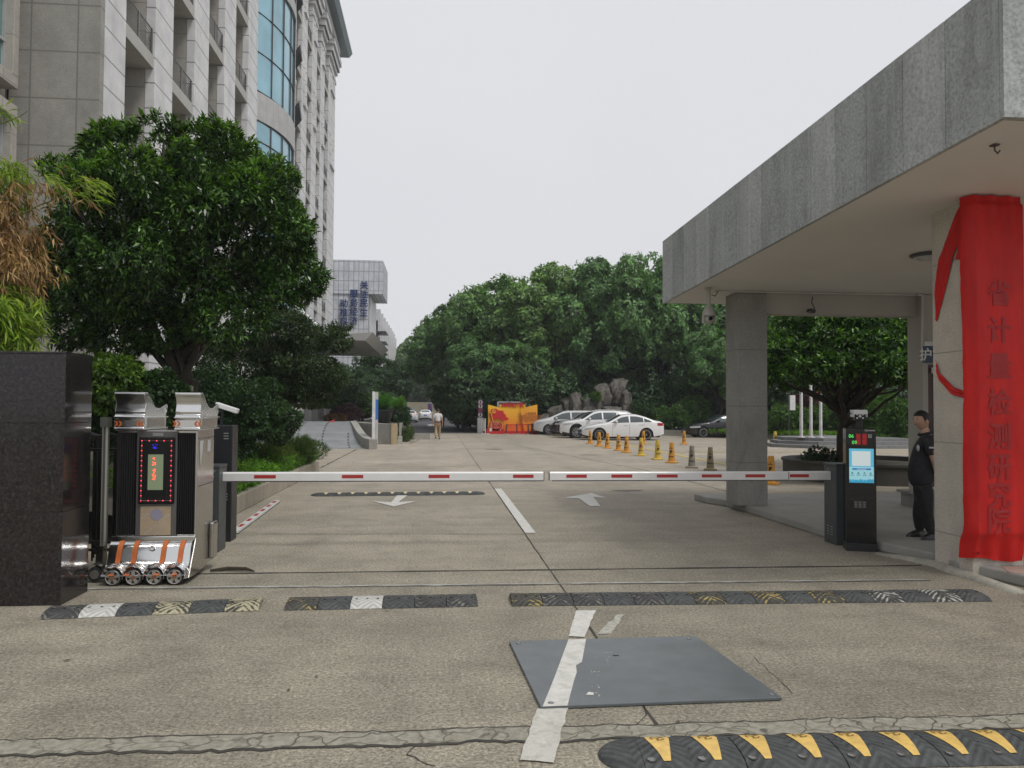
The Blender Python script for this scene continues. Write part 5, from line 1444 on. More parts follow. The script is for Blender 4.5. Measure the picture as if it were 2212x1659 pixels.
def make_car(label, paintm, L, W, top, belt, wheels, wr, ws, rw, wins, group=None, cladding=False, rails=False, dark_top=False, cat='car'):
    t = thing('parked_car', label, cat, (0, 0, 0), group)
    hw = W / 2; bz = .21
    T = lambda x: smooth_interp(top, x)
    B = lambda x: min(interp(belt, x), T(x) - .004)
    def zb(x):
        z = bz + .10 * max(0, (.5 - x) / .5) + .14 * max(0, (x - (L - .6)) / .6)
        for c in wheels:
            ra = wr + .075
            if abs(x - c) < ra: z = max(z, wr + math.sqrt(ra * ra - (x - c) ** 2))
        return z
    def sy(x, z):
        e = .85
        w = hw
        if x < e: w -= .30 * ((e - x) / e) ** 2.4
        if x > L - e: w -= .22 * ((x - (L - e)) / e) ** 2.4
        b = interp(belt, x)
        w -= .035 * abs((z - .62) / .4) ** 2 * (1 if z < .62 else .5)
        if z > b: w -= .36 * (z - b) + .10 * (z - b) ** 2
        tt = T(x)
        if z > tt - .08: w -= .07 * ((z - (tt - .08)) / .08) ** 2
        return w
    xs = sorted(set([round(k * L / 46, 3) for k in range(47)] + [round(c + s_ * (wr + .075) * math.cos(q / 8 * math.pi / 2), 3) for c in wheels for s_ in (-1, 1) for q in range(9)]))
    xs[0] = 0; xs[-1] = L
    O = lambda x: x - L / 2
    body = MB()
    for sg in (-1, 1):
        rows = []
        for x in xs:
            z0, b, tt = zb(x), B(x), T(x); b = max(b, z0 + .01); col = []
            for k in range(7): z = z0 + (b - z0) * k / 6; col.append((O(x), sg * sy(x, z), z))
            for k in range(1, 7): z = b + (tt - b) * k / 6; col.append((O(x), sg * sy(x, z), z))
            rows.append(col)
        body.grid(rows if sg > 0 else rows[::-1])
    NT = 10; rows = []
    def toppt(x, f, off=0.0):
        y = sy(x, T(x)); yy = y * f
        return (O(x), yy, T(x) + .045 * (1 - f * f) * min(1, x / .3) * min(1, (L - x) / .2) + off)
    for x in xs: rows.append([toppt(x, -1 + 2 * k / NT) for k in range(NT + 1)])
    body.grid(rows[::-1])
    for x, rev in ((0, False), (L, True)):
        rows = []
        for k in range(9):
            z = zb(x) + (T(x) - zb(x)) * k / 8; bulge = .07 * math.sin(k / 8 * math.pi) * (-1 if not rev else 1)
            rows.append([(O(x) + bulge * (1 - (f / 4 - 1) ** 4), sy(x, z) * (f / 4 - 1), z) for f in range(9)])
        body.grid(rows[::-1] if not rev else rows)
    bo = body.build('body', paintm, t, smooth=40, local=True)
    ub = MB(); ub.box(O(.25), O(L - .25), -hw + .18, hw - .18, .17, .75); ub.build('underbody', M_BLKPL, t, local=True)
    if cladding:
        c_ = MB()
        for sg in (-1, 1):
            rows = []
            for x in xs:
                if x < .1 or x > L - .1: continue
                z0 = zb(x); rows.append([(O(x), sg * (sy(x, z0 + dz) + .012), z0 + dz) for dz in (0, .05, .10)])
            c_.grid(rows if sg > 0 else rows[::-1])
        c_.build('cladding', M_BLKPL, t, local=True, smooth=60)
    def patch(name, mat, x0, x1, zf0, zf1, off=.008, n=14, sides=(-1, 1), par=None):
        for sg in sides:
            rows = []
            for k in range(n + 1):
                x = x0 + (x1 - x0) * k / n; a = zf0(x) if callable(zf0) else zf0; c = zf1(x) if callable(zf1) else zf1
                c = max(c, a + .001); rows.append([(O(x), sg * (sy(x, a + (c - a) * q / 4) + off), a + (c - a) * q / 4) for q in range(5)])
            m_ = MB(); m_.grid(rows if sg > 0 else rows[::-1]); m_.build(name, mat, par or t, local=True, smooth=180)
    for x0, x1 in wins:
        patch('side_window', M_CGL, x0, x1, lambda x: interp(belt, x) + .035, lambda x: T(x) - .095)
    def topstrip(name, mat, x0, x1, f, n=10, par=None, off=.008):
        rows = [[toppt(x0 + (x1 - x0) * k / n, -f + 2 * f * q / 8, off) for q in range(9)] for k in range(n + 1)]
        m_ = MB(); m_.grid(rows[::-1]); return m_.build(name, mat, par or t, local=True, smooth=180)
    topstrip('windshield', M_CGL, *ws, .86); topstrip('rear_window', M_CGL, *rw, .84)
    if dark_top: topstrip('sunroof', M_CGL, ws[1] + .15, rw[0] - .3, .8)
    hz = T(.25)
    patch('headlight', M_HL, .12, .72, lambda x: hz - .19 + x * .08, lambda x: hz - .09 + x * .07, .012, 8)
    tz = T(L - .15)
    patch('tail_light', M_TL, L - .42, L - .03, lambda x: tz - .22, lambda x: tz - .06, .012, 6)
    g = MB(); gw = sy(0, .5) * .78
    g.box(O(-.085), O(-.02), -gw, gw, .44, hz - .16); g.box(O(-.08), O(-.02), -gw * 1.1, gw * 1.1, .26, .36); g.build('grille', M_BLKPL, t, local=True, bevel=.02)
    g = MB(); g.box(O(-.105), O(-.086), -gw * .9, gw * .9, hz - .20, hz - .17); g.build('grille_trim', M_CHR2, t, local=True)
    p_ = MB(); p_.box(O(-.095), O(-.08), -.22, .22, .36, .47); p_.build('number_plate', M_PLT, t, local=True)
    p_ = MB(); p_.box(O(L + .07), O(L + .09), -.22, .22, .68, .82); p_.build('number_plate', M_PLT, t, local=True)
    for sg in (-1, 1):
        mx = ws[0] + .42; mz = interp(belt, mx) + .10
        m_ = MB(); m_.ell((O(mx), sg * (hw + .06), mz), (.085, .10, .07), 12, 8); m_.build('door_mirror', paintm, t, local=True, smooth=180)
        for hx in (wins[0][1] - .18, wins[min(1, len(wins) - 1)][1] - .12):
            m_ = MB(); z = interp(belt, hx) - .10; m_.box(O(hx - .1), O(hx + .1), sg * (sy(hx, z) + .012) - .012, sg * (sy(hx, z) + .012) + .012, z - .015, z + .015); m_.build('door_handle', paintm, t, local=True, bevel=.006)
    sm = MB()
    for sg in (-1, 1):
        for x in (wins[0][0] + .12, wins[0][1] + .02, wins[min(1, len(wins) - 1)][1] + .02):
            rows = [[(O(x - .005), sg * (sy(x, z) + .003), z), (O(x + .005), sg * (sy(x, z) + .003), z)] for z in [zb(x) + .12 + (interp(belt, x) - zb(x) - .14) * q / 8 for q in range(9)]]
            sm.grid(rows if sg < 0 else rows[::-1])
        for zz in (.40,):
            pass
    sm.build('panel_gap', M_BLKPL, t, local=True)
    if rails:
        m_ = MB()
        for sg in (-1, 1):
            m_.tube([(O(x), sg * (sy(x, T(x)) - .04), T(x) + .055) for x in [ws[1] + .1 + (rw[0] + .25 - ws[1]) * q / 10 for q in range(11)]], .022, 6)
        m_.build('roof_rail', M_CHR2, t, local=True)
    for c in wheels:
        for sg in (-1, 1):
            y0 = sg * (hw - .24); y1 = sg * (hw - .02)
            w_ = MB(); w_.cyl((O(c), y0, wr), (O(c), y1, wr), wr, 28); wo = w_.build('wheel', M_TYRE, t, bevel=.025, local=True)
            r_ = MB(); yy = y1 + sg * .004; rr = wr * .70
            Mw = Matrix.Translation((O(c), yy, wr)) @ Matrix.Rotation(R(90) * sg, 4, 'X')
            for q in range(10):
                a = q * 2 * math.pi / 10; d = Vector((math.cos(a), math.sin(a), 0)); s_ = Vector((-d.y, d.x, 0))
                r_.add([d * .03 + s_ * .012, d * .03 - s_ * .012, d * rr * .97 - s_ * .024 + Vector((0, 0, 0)), d * rr * .97 + s_ * .024], [(0, 1, 2, 3), (3, 2, 1, 0)], Mw)
            r_.tube([(rr * math.cos(q / 24 * 6.2832), rr * math.sin(q / 24 * 6.2832), 0) for q in range(25)], .013, 5, False, Mw)
            r_.tube([(0, 0, -.01), (0, 0, .012)], .035, 10, True, Mw)
            r_.build('rim', M_RIM, wo, local=True)
    return t
SED = dict(L=4.68, W=1.80, top=[(0, .60), (.06, .70), (.3, .79), (.8, .89), (1.25, .96), (1.45, 1.0), (2.2, 1.39), (2.6, 1.455), (3.1, 1.45), (3.6, 1.32), (4.15, 1.10), (4.5, 1.06), (4.64, 1.02), (4.68, .90)],
           belt=[(0, .80), (1.2, .93), (3.5, 1.00), (4.68, 1.0)], wheels=(.92, 3.62), wr=.325, ws=(1.46, 2.22), rw=(3.45, 4.08), wins=[(1.55, 2.62), (2.70, 3.45), (3.50, 3.92)])
SUVP = dict(L=4.68, W=1.86, top=[(0, .74), (.05, .88), (.25, .98), (.8, 1.06), (1.15, 1.11), (1.35, 1.15), (2.0, 1.55), (2.4, 1.64), (3.3, 1.65), (4.1, 1.58), (4.35, 1.50), (4.6, 1.12), (4.66, 1.0), (4.68, .9)],
            belt=[(0, .92), (1.2, 1.06), (3.5, 1.12), (4.68, 1.14)], wheels=(.95, 3.65), wr=.36, ws=(1.30, 2.02), rw=(4.32, 4.58), wins=[(1.42, 2.50), (2.58, 3.40), (3.47, 4.15)])
MPVP = dict(L=5.0, W=1.85, top=[(0, .70), (.05, .82), (.3, .95), (.7, 1.05), (1.0, 1.13), (1.9, 1.52), (2.3, 1.60), (3.6, 1.62), (4.6, 1.55), (4.85, 1.3), (4.97, 1.0), (5.0, .85)],
            belt=[(0, .90), (1.2, 1.00), (3.5, 1.05), (5.0, 1.08)], wheels=(.98, 3.95), wr=.335, ws=(1.05, 1.95), rw=(4.62, 4.85), wins=[(1.30, 2.45), (2.55, 3.55), (3.65, 4.5)])
GC = 'cars parked in the yard'
def place_car(t, xf, Y, L, rz=0, z=0):                       # xf = world x of the front end
    t.location = (xf + L / 2, Y, z); t.rotation_euler = (0, 0, rz)
c1 = make_car('white sedan parked side on behind the row of cones', M_WHITE, group=GC, **SED); xf = atY(1262, 930, 44.3).x; place_car(c1, xf - .05, 45.2, 4.68)
c2_ = make_car('white sport utility car with roof rails and black wheel trims, behind the white sedan', M_WHITE, group=GC, cladding=True, rails=True, **SUVP); xf = atY(1213, 930, 47.0).x; place_car(c2_, xf, 48.1, 4.68)
c3 = make_car('dark car squeezed between the silver van and the white sport utility car', M_BLACK, group=GC, **SUVP); xf = atY(1197, 930, 50.2).x; place_car(c3, xf, 51.3, 4.68); c3.scale = (1, 1, .93)
c4 = make_car('silver people carrier at the far end, nearest the yellow photo board', M_SILV, group=GC, **MPVP); xf = atY(1155, 930, 53.2).x; place_car(c4, xf, 54.2, 5.0, z=0)
c5 = make_car('black sedan half hidden by the granite column', M_BLACK, group=GC, **SED); xf = atY(1491, 930, 48.5).x; place_car(c5, xf, 49.6, 4.68)
# cars beyond on the shaded road
c6 = copy_tree(c4); c6['label'] = 'silver car with blue plate parked rear on by the shaded road'; c6.location = (atY(886, 900, 96).x, 97, 0); c6.rotation_euler = (0, 0, R(-90 + 3)); c6.scale = (.9, .92, .88)
c7 = copy_tree(c1); c7['label'] = 'small distant white car, farthest one beside the shaded road'; c7.location = (atY(919, 900, 112).x, 113, 0); c7.rotation_euler = (0, 0, R(-90)); c7.scale = (.95, .95, 1)
c9 = copy_tree(c3); c9['label'] = 'dark van behind the silver car on the shaded road'; c9.location = (atY(880, 900, 105).x, 106, 0); c9.rotation_euler = (0, 0, R(-90)); c9.scale = (1, 1.0, 1.12)
c8 = copy_tree(c2_); c8['label'] = 'white car glimpsed behind bushes between the black sedan and the trees'; c8.location = (27.0, 72, .9); c8.rotation_euler = (0, 0, R(20))

# =================================================================== ROCKERY
def rock_mat():
    m, nt, p = _new('artificial_rock')
    v = _pos(nt)
    a = _noise(nt, _scale(nt, v, (1, 1, .35)), 2.2, 8, .7, .8); b = _noise(nt, v, 14, 5, .7)
    c = _ramp(nt, a, [(.3, (.035, .031, .027)), (.5, (.12, .108, .094)), (.68, (.24, .22, .195))])
    c = _mix(nt, 1.0, c, _ramp(nt, b, [(.3, .7), (.7, 1.2)]), 'MULTIPLY')
    nt.links.new(c, p.inputs['Base Color']); p.inputs['Roughness'].default_value = .95
    _bump(nt, p, _math(nt, 'ADD', a, _math(nt, 'MULTIPLY', b, .3)), .9, .12)
    return m
M_ROCK = rock_mat()
rk = thing('rockery', 'grey brown rockery of tall upright boulders behind the parked cars', 'rockery', (9, 58, 0))
def boulder(poly, Y, depth, seed):
    P = [atY((1650 + x / 2.765) * .6064, (1350 + y / 2.765) * .6064, Y) for x, y in poly]
    dense = []
    for a, b in zip(P, P[1:] + P[:1]):
        n = max(2, int((b - a).length / .22))
        for k in range(n): dense.append(a.lerp(b, k / n))
    c = sum(dense, Vector()) / len(dense); rings = []
    for s, dz in [(1, 0), (.93, .45), (.75, .75), (.5, .93), (.22, 1.0)]:
        rings.append([(c + (p - c) * s + Vector((0, -depth * dz, 0))) for p in dense])
    back = [[(c + (p - c) * s + Vector((0, depth * dz, 0))) for p in dense] for s, dz in [(.93, .45), (.6, .9)]]
    allr = back[::-1] + rings
    def nz(p):
        q = p * .9 + Vector((seed * 3.1, 0, 0)); w = .22 * noise.noise(q) + .17 * noise.noise(q * 2.9) + .10 * noise.noise(q * 6)
        return p + Vector((w * .6, -abs(w) * 1.4 if w > 0 else w, w * .5))
    m_ = MB(); m_.grid([[nz(p) for p in r] + [nz(r[0])] for r in allr][::-1]); m_.v = [tuple(v) for v in m_.v]
    n = len(dense); base = len(m_.v); m_.add([nz(p) for p in rings[-1]], [tuple(range(n))])
    m_.build('boulder', M_ROCK, rk, smooth=24)
RP = [([(1440, 300), (1440, 190), (1430, 60), (1470, 5), (1560, 0), (1600, 30), (1600, 130), (1570, 300)], 57.6), ([(1280, 300), (1280, 200), (1285, 80), (1330, 50), (1400, 45), (1450, 190), (1430, 300)], 57.3),
      ([(1540, 400), (1545, 130), (1600, 110), (1650, 150), (1668, 260), (1690, 340), (1690, 420)], 57.0), ([(1030, 400), (1030, 190), (1040, 145), (1100, 132), (1150, 165), (1160, 200), (1160, 400)], 56.8),
      ([(945, 420), (950, 210), (990, 185), (1040, 182), (1045, 420)], 57.0), ([(825, 470), (830, 300), (880, 262), (950, 255), (968, 320), (968, 470)], 56.2),
      ([(1150, 400), (1160, 200), (1210, 195), (1290, 195), (1360, 190), (1365, 400)], 56.9), ([(1355, 420), (1360, 275), (1560, 268), (1570, 420)], 56.4), ([(735, 480), (745, 370), (800, 345), (840, 340), (845, 480)], 56.0),
      ([(1180, 420), (1180, 290), (1240, 240), (1300, 280), (1310, 420)], 56.3)]
for i, (p, Y) in enumerate(RP): boulder(p, Y, .8, i + 1)
gr = random.Random(6)
for k in range(9):
    x = 16.3 + k * 1.25; s = gr.uniform(.3, .6)
    m_ = MB(); sd = gr.uniform(0, 9); m_.ell((x, 54.6 - k * .45, .12), (s, s * .7, s * .45), 12, 8, lambda p: p + Vector((1, 1, 1)) * .12 * noise.noise(p * 2.3 + Vector((sd, 0, 0))))
    tag(m_.build('edging_stone', M_ROCK, loc=(x, 54.6 - k * .45, 0), smooth=40), 'rough edging stone of the shrub bed, %s counting right from the white sedan' % ('first second third fourth fifth sixth seventh eighth ninth'.split()[k]), 'stone', 'edging stones of the shrub bed')

# =================================================================== PHOTO BOARD, STANCHIONS, SIGNS
def BP(x, y, Y=55.3): return atY((1700 + x / 7.373) * .6064, (1400 + y / 7.373) * .6064, Y)
def board_mat(name, c0, c1, z0, z1):
    m, nt, p = _new(name); v = _pos(nt); sep = nt.nodes.new('ShaderNodeSeparateXYZ'); nt.links.new(v, sep.inputs[0])
    f = _math(nt, 'DIVIDE', _math(nt, 'SUBTRACT', sep.outputs[2], z0), z1 - z0)
    nt.links.new(_ramp(nt, f, [(0, c0), (1, c1)]), p.inputs['Base Color']); p.inputs['Roughness'].default_value = .5; return m
M_YB = board_mat('printed_yellow', (.74, .20, .015), (.86, .50, .025), .2, 1.9); M_YB2 = board_mat('printed_orange', (.74, .20, .02), (.84, .44, .03), .2, 2.4); M_YB3 = board_mat('printed_wing', (.76, .26, .015), (.86, .52, .02), .2, 2.0)
M_RB3 = pm('printed_red', (.52, .02, .02), .45, var=.04)
M_RB4 = pm('printed_dark_red', (.36, .02, .025), .45, var=.04)
pb = thing('photo_board', 'yellow and red stand up photo board with flag emblem and 100 sign', 'display board', (5, 55.3, 0))
def bpoly(name, mat, pts, Y, th=.06, par=None):
    P = [BP(x, y, Y) for x, y in pts]; m_ = MB(); m_.xz([(p.x, p.z) for p in P], Y, Y + th); 
    return m_.build(name, mat, par or pb)
bpoly('centre_panel', M_YB, [(585, 300), (585, 1010), (1260, 1010), (1260, 300)], 55.45)
bpoly('left_panel', M_YB3, [(285, 305), (285, 1010), (660, 1010), (725, 415)], 55.25)
bpoly('right_panel', M_YB2, [(1130, 415), (1225, 1005), (1580, 1010), (1580, 300)], 55.25)
bpoly('red_hills', M_RB3, [(790, 1010), (800, 900), (860, 865), (930, 905), (1010, 870), (1100, 900), (1150, 870), (1200, 1010)], 55.42, .03) if False else None
bpoly('printed_scroll', pm('printed_orange_red', (.70, .15, .02), .5, var=.15, vs=3), [(740, 1000), (760, 830), (1190, 820), (1215, 1000)], 55.40, .03)
m_ = MB(); a, b = BP(230, 1072, 55.0), BP(1570, 1000, 55.0); m_.box(a.x, b.x, 54.95, 55.6, 0, b.z); m_.build('base', M_RB3, pb)
m_ = MB(); a, b = BP(245, 1000, 54.9), BP(705, 945, 54.9); m_.box(a.x, b.x, 54.7, 55.2, 0, b.z); m_.build('raised_base', M_RB3, pb)
FL = [(345, 450), (410, 412), (500, 410), (540, 450), (610, 463), (685, 463), (692, 520), (745, 572), (755, 625), (835, 675), (775, 727), (690, 725), (600, 678), (500, 665), (412, 718)]
fo = bpoly('flag', M_RB3, FL[::-1], 55.12, .04)
bpoly('flag_fold', M_RB4, [(310, 545), (330, 535), (410, 760), (400, 775)][::1], 55.15, .04)
m_ = MB(); m_.tube([BP(332, 415, 55.1), BP(418, 755, 55.1)], .03, 6); m_.build('flag_pole', M_YB, pb)
M_GOLD = pm('gold_print', (.85, .50, .05), .4)
e = BP(425, 478, 55.10); em = MB()
em.tube([(e.x + .13 * math.cos(a), 55.105, e.z + .13 * math.sin(a)) for a in [R(-150 + 20 * k) for k in range(11)]], [.008 + .018 * math.sin(k / 10 * 3.14) for k in range(11)], 6)
em.tube([(e.x - .10, 55.10, e.z - .13), (e.x + .07, 55.10, e.z + .08)], .016, 6); em.tube([(e.x - .03, 55.10, e.z + .12), (e.x + .12, 55.10, e.z - .02)] if False else [(e.x - .06, 55.10, e.z + .03), (e.x + .05, 55.10, e.z + .14)], .03, 6)
em.tube([(e.x - .07, 55.10, e.z + .02), (e.x + .14, 55.10, e.z - .16)], .014, 6); em.build('hammer_and_sickle', M_GOLD, fo)
hb = bpoly('hundred_sign', M_RB4, [(320, 780), (320, 945), (645, 945), (645, 800), (600, 780), (540, 800), (480, 780)], 55.0, .10)
rg = MB()
for cx in (440, 555):
    c = BP(cx, 862, 54.97)
    for rr in (.27, .14): rg.tube([(c.x + rr * math.cos(q / 20 * 6.2832), 54.98, c.z + rr * math.sin(q / 20 * 6.2832)) for q in range(21)], .022, 5, False)
c = BP(372, 862, 54.97); rg.box(c.x - .035, c.x + .035, 54.96, 54.99, c.z - .27, c.z + .27); rg.build('numeral', pm('pinkish_print', (.62, .22, .14), .5), hb)
tx = MB(); xs_ = [680, 745, 815, 890, 975, 1070, 1175]
for ch, x, s in zip('我和党旗合个影', xs_, (.27, .27, .27, .27, .38, .34, .38)):
    p = BP(x, 315, 55.4); put_text(tx, ch, s, (p.x, 55.40, p.z), 0, .008, .01)
tx.build('title_lettering', M_RB3, pb)
tl = MB(); rnd = random.Random(12)
p = BP(1395, 540, 55.2); put_text(tl, '入党誓词', .20, (p.x, 55.235, p.z), 0, .006, .002)
rows_t = ['我志愿加入中国共产党拥护党', '的纲领遵守党的章程履行党员', '义务执行党的决定严守党的纪', '律保守党的秘密对党忠诚积极', '工作为共产主义奋斗终身随时', '准备为党和人民牺牲一切永不', '叛党']
for k, s_ in enumerate(rows_t):
    p = BP(1395 if k < 6 else 1290, 590 + k * 27, 55.2); put_text(tl, s_, .115, (p.x, 55.235, p.z), 0, 0, .001)
tl.build('oath_lettering', pm('brown_print', (.42, .13, .03), .5), pb)
m_ = MB()
p = BP(350, 967, 54.69); m_.ell((p.x, 54.69, p.z), (.09, .01, .13), 8, 6)
for k in range(12): q = BP(395 + k * 18, 967, 54.69); m_.box(q.x - .05, q.x + .05, 54.68, 54.70, q.z - .05, q.z + .05)
m_.build('base_lettering', pm('pale_print', (.65, .55, .5), .5), pb)
wb = thing('notice_board', 'grey framed notice board standing just behind the yellow photo board', 'board', (5, 56.2, 0))
a, b = BP(560, 380, 56.2), BP(1262, 255, 56.2); m_ = MB(); m_.box(a.x, b.x, 56.2, 56.28, .6, b.z); m_.build('panel', pm('dark_board', (.05, .07, .09), .4), wb)
m_ = MB(); m_.box(a.x - .1, a.x, 56.16, 56.3, 0, b.z + .05); m_.box(b.x, b.x + .1, 56.16, 56.3, 0, b.z + .05); m_.box(a.x, b.x, 56.17, 56.3, b.z, b.z + .08); m_.build('frame', pm('pale_frame', (.45, .46, .46), .5, .3), wb)
# stanchions with red belt
lab = ['left stanchion with leaning dark post before the photo board', 'middle stanchion before the photo board', 'right stanchion before the photo board, nearest the silver car']
tops = []
for (x0, x1, lb) in [(752, 785, lab[0]), (1045, 1040, lab[1]), (1340, 1338, lab[2])]:
    a = G((1700 + x0 / 7.373) * .6064, (1400 + 1085 / 7.373) * .6064); c = atY((1700 + x1 / 7.373) * .6064, (1400 + 812 / 7.373) * .6064, a.y); tops.append(c)
    t = thing('stanchion', lb, 'stanchion', (a.x, a.y, 0), 'belt stanchions before the photo board')
    m_ = MB(); m_.tube([(a.x, a.y, .04), (c.x, a.y, c.z)], [.045, .045], 10); m_.build('post', pm('dark_grey_metal', (.10, .10, .10), .4, .6), t)
    m_ = MB(); m_.lathe((a.x, a.y, 0), [(.20, 0), (.20, .03), (.05, .06)], 18); m_.build('base', pm('brushed_base', (.4, .4, .4), .4, .7), t)
m_ = MB(); pts = tops + [BP(1560, 820, tops[2].y)]
for a, b in zip(pts[:-1], pts[1:]): m_.add([(a.x, a.y, a.z - .02), (b.x, b.y, b.z - .02), (b.x, b.y, b.z - .09), (a.x, a.y, a.z - .09), (a.x, a.y + .004, a.z - .02), (b.x, b.y + .004, b.z - .02), (b.x, b.y + .004, b.z - .09), (a.x, a.y + .004, a.z - .09)], [(0, 3, 2, 1), (4, 5, 6, 7), (0, 1, 5, 4), (3, 7, 6, 2)])
tag(m_.build('belt', M_RB3, loc=tuple(tops[0])), 'red belt strung between the stanchions before the photo board', 'belt')
# white crowd barrier seen end on
wbx = thing('crowd_barrier', 'white metal tube barrier standing end on left of the photo board', 'barrier', tuple(BP(160, 1070, 54.8)))
m_ = MB(); 
for (dx, dy) in ((0, 0), ):
    A = BP(110, 1062, 56.2); B_ = BP(212, 1072, 54.6); h = 1.05
    m_.tube([(A.x, A.y, 0), (A.x, A.y, h), (B_.x, B_.y, h), (B_.x, B_.y, 0)], .028, 6)
    m_.tube([(A.x, A.y, .2), (B_.x, B_.y, .2)], .02, 6)
    for k in range(1, 7): q = A.lerp(B_, k / 7); m_.tube([(q.x, q.y, .2), (q.x, q.y, h)], .014, 5)
m_.build('frame', pm('white_paint', (.6, .6, .6), .4), wbx)
m_ = MB()
for q in (A, B_): m_.box(q.x - .3, q.x + .3, q.y - .03, q.y + .03, 0, .035)
m_.build('foot', pm('white_paint', (.6, .6, .6), .4), wbx)
# traffic sign column
def sign_column(label, pts, Y, discs, base=True):
    (x0, y0), (x1, y1), (bx0, by1) = pts
    a, b = BP(x0, y1, Y), BP(x1, y0, Y); base_top = a.z
    t = thing('sign_column', label, 'sign', (a.x, Y, 0))
    m_ = MB(); m_.box(a.x, b.x, Y, Y + .12, base_top, b.z); bo = m_.build('board', pm('navy_board', (.015, .035, .09), .4), t, bevel=.01)
    m_ = MB(); m_.box(a.x - .03, b.x + .03, Y - .02, Y + .16, 0, base_top - .003); m_.build('plinth', pm('pale_plinth', (.40, .41, .40), .6), t)
    for (cx, cy, kind) in discs:
        c = BP(cx, cy, Y); s = MB(); s.lathe((0, 0, 0), [(.17, 0), (.17, .01), (0, .012)], 20, Matrix.Translation((c.x, Y - .012, c.z)) @ Matrix.Rotation(R(90), 4, 'X'))
        so = s.build('sign_disc', pm('sign_grey_white', (.42, .43, .46), .5) if kind != 'no' else pm('navy_board2', (.03, .04, .12), .4), t)
        r_ = MB(); r_.tube([(c.x + .155 * math.cos(q / 20 * 6.2832), Y - .03, c.z + .155 * math.sin(q / 20 * 6.2832)) for q in range(21)], .012 if kind != 'no' else .022, 5, False)
        if kind == 'no': r_.tube([(c.x - .13, Y - .03, c.z + .13), (c.x + .13, Y - .03, c.z - .13)], .02, 5); r_.tube([(c.x - .13, Y - .03, c.z - .13), (c.x + .13, Y - .03, c.z + .13)], .02, 5)
        r_.build('ring', pm('sign_dull_red', (.26, .03, .04), .5), so)
        if kind != 'no': q = MB(); q.box(c.x - .045, c.x + .045, Y - .035, Y - .028, c.z - .09, c.z + .09); q.build('symbol', M_INK, so)
    return t
sign_column('tall navy sign board with four round traffic signs, left of the photo board', ((18, 175), (152, 645), (0, 0)), 56.6, [(85, 240, 'lim'), (85, 345, 'lim'), (85, 458, 'no'), (82, 570, 'lim')])
t = thing('far_sign', 'small blue no parking sign on a white base at the end of the shaded road', 'sign', (-2, 95, 0))
a, b = atY(924, 892, 120), atY(933, 872, 120)
m_ = MB(); m_.box(a.x, b.x, 120, 120.1, a.z, b.z); m_.build('board', pm('far_sign_blue', (.02, .06, .25), .5), t)
m_ = MB(); m_.box(a.x, b.x, 120, 120.1, 0, a.z - .005); m_.build('plinth', pm('white_paint', (.6, .6, .6), .4), t)
c = atY(928.5, 879, 119.9); m_ = MB(); m_.tube([(c.x + .25 * math.cos(q / 16 * 6.28), 119.95, c.z + .25 * math.sin(q / 16 * 6.28)) for q in range(17)], .04, 5, False); m_.build('ring', pm('sign_red', (.45, .03, .03), .5), t)
bw = tag(MB().box(-7.5, 6.0, 138, 139, 0, 2.7).build('boundary_wall', pm('ochre_wall', (.30, .27, .20), .9, var=.15, vs=.8, kind='pos'), loc=(0, 138, 0)), 'ochre boundary wall closing the end of the shaded road', 'wall')

# white sign blade post by the ramp wall
sp = thing('sign_post', 'tall thin white sign blade with blue panel before the planter wall', 'sign', (-2.9, 36.9, 0))
pX = G(808, 966); tp = atY(808, 846, pX.y)
m_ = MB(); m_.box(pX.x - .10, pX.x + .02, pX.y - .06, pX.y + .06, 0, tp.z); m_.build('post', pm('white_steel', (.7, .7, .7), .4), sp, bevel=.01)
Mp = Matrix.Translation((pX.x + .02, pX.y, 0)) @ Matrix.Rotation(R(81), 4, 'Z')
m_ = MB(); m_.box(.01, .55, -.02, .02, .15, tp.z - .02, Mp); pn = m_.build('panel', pm('pale_grey_panel', (.5, .51, .51), .4), sp)
m_ = MB(); m_.box(.05, .52, -.028, -.021, tp.z - 1.25, tp.z - .35, Mp); m_.build('blue_panel', pm('sign_bright_blue', (.02, .17, .55), .4), pn)
tm = MB()
for k in range(14): tm.box(.12, .16, -.026, -.0215, tp.z - 1.45 - k * .09, tp.z - 1.40 - k * .09, Mp)
struct(tm.build('lettering_marks', M_INK, pn), 'stuff')

# =================================================================== FLAGPOLES
stp = thing('stone_steps', 'grey stone steps carrying the three steel flagpoles', 'steps', (18, 36, 0))
for k in range(3):
    m_ = MB(); d = k * .45; q0 = G(1668, 968); x0, x1, y0 = 15.9 + d, 22.4, 35.3 + d
    m_.prism([(x0 + 1.3, y0), (x1, y0), (x1, y0 + 4), (x0 + .3, y0 + 3.2), (x0, y0 + 1.5)], k * .15 if k else 0, k * .15 + .15 - .003 * 0); m_.build('step', stone('step_stone', (.20, .205, .20), 50, .2, (0, None, .8, 1), .5, .02, rough=.8), stp)
for i, (x, lb) in enumerate(zip((1731, 1752, 1773), ('left', 'middle', 'right'))):
    p = atY(x, 948, 36.9)
    t = thing('flagpole', 'tall white steel flagpole, %s of the three on the stone steps' % lb, 'flagpole', (p.x, 36.9, .45), 'flagpoles on the stone steps')
    m_ = MB(); m_.tube([(p.x, 36.9, .45), (p.x, 36.9, 10)], [.085, .05], 14); m_.build('pole', pm('pole_steel', (.72, .72, .72), .25, .7), t, smooth=60)
    m_ = MB(); m_.lathe((p.x, 36.9, .45), [(.2, 0), (.2, .03), (.1, .06)], 16); m_.build('collar', pm('pole_steel', (.72, .72, .72), .25, .7), t)
ls = thing('light_box', 'narrow white light box on a thin pole before the purple shrub', 'sign', (18, 44, 0))
a, b = atY(1707, 886, 44), atY(1718, 854, 44)
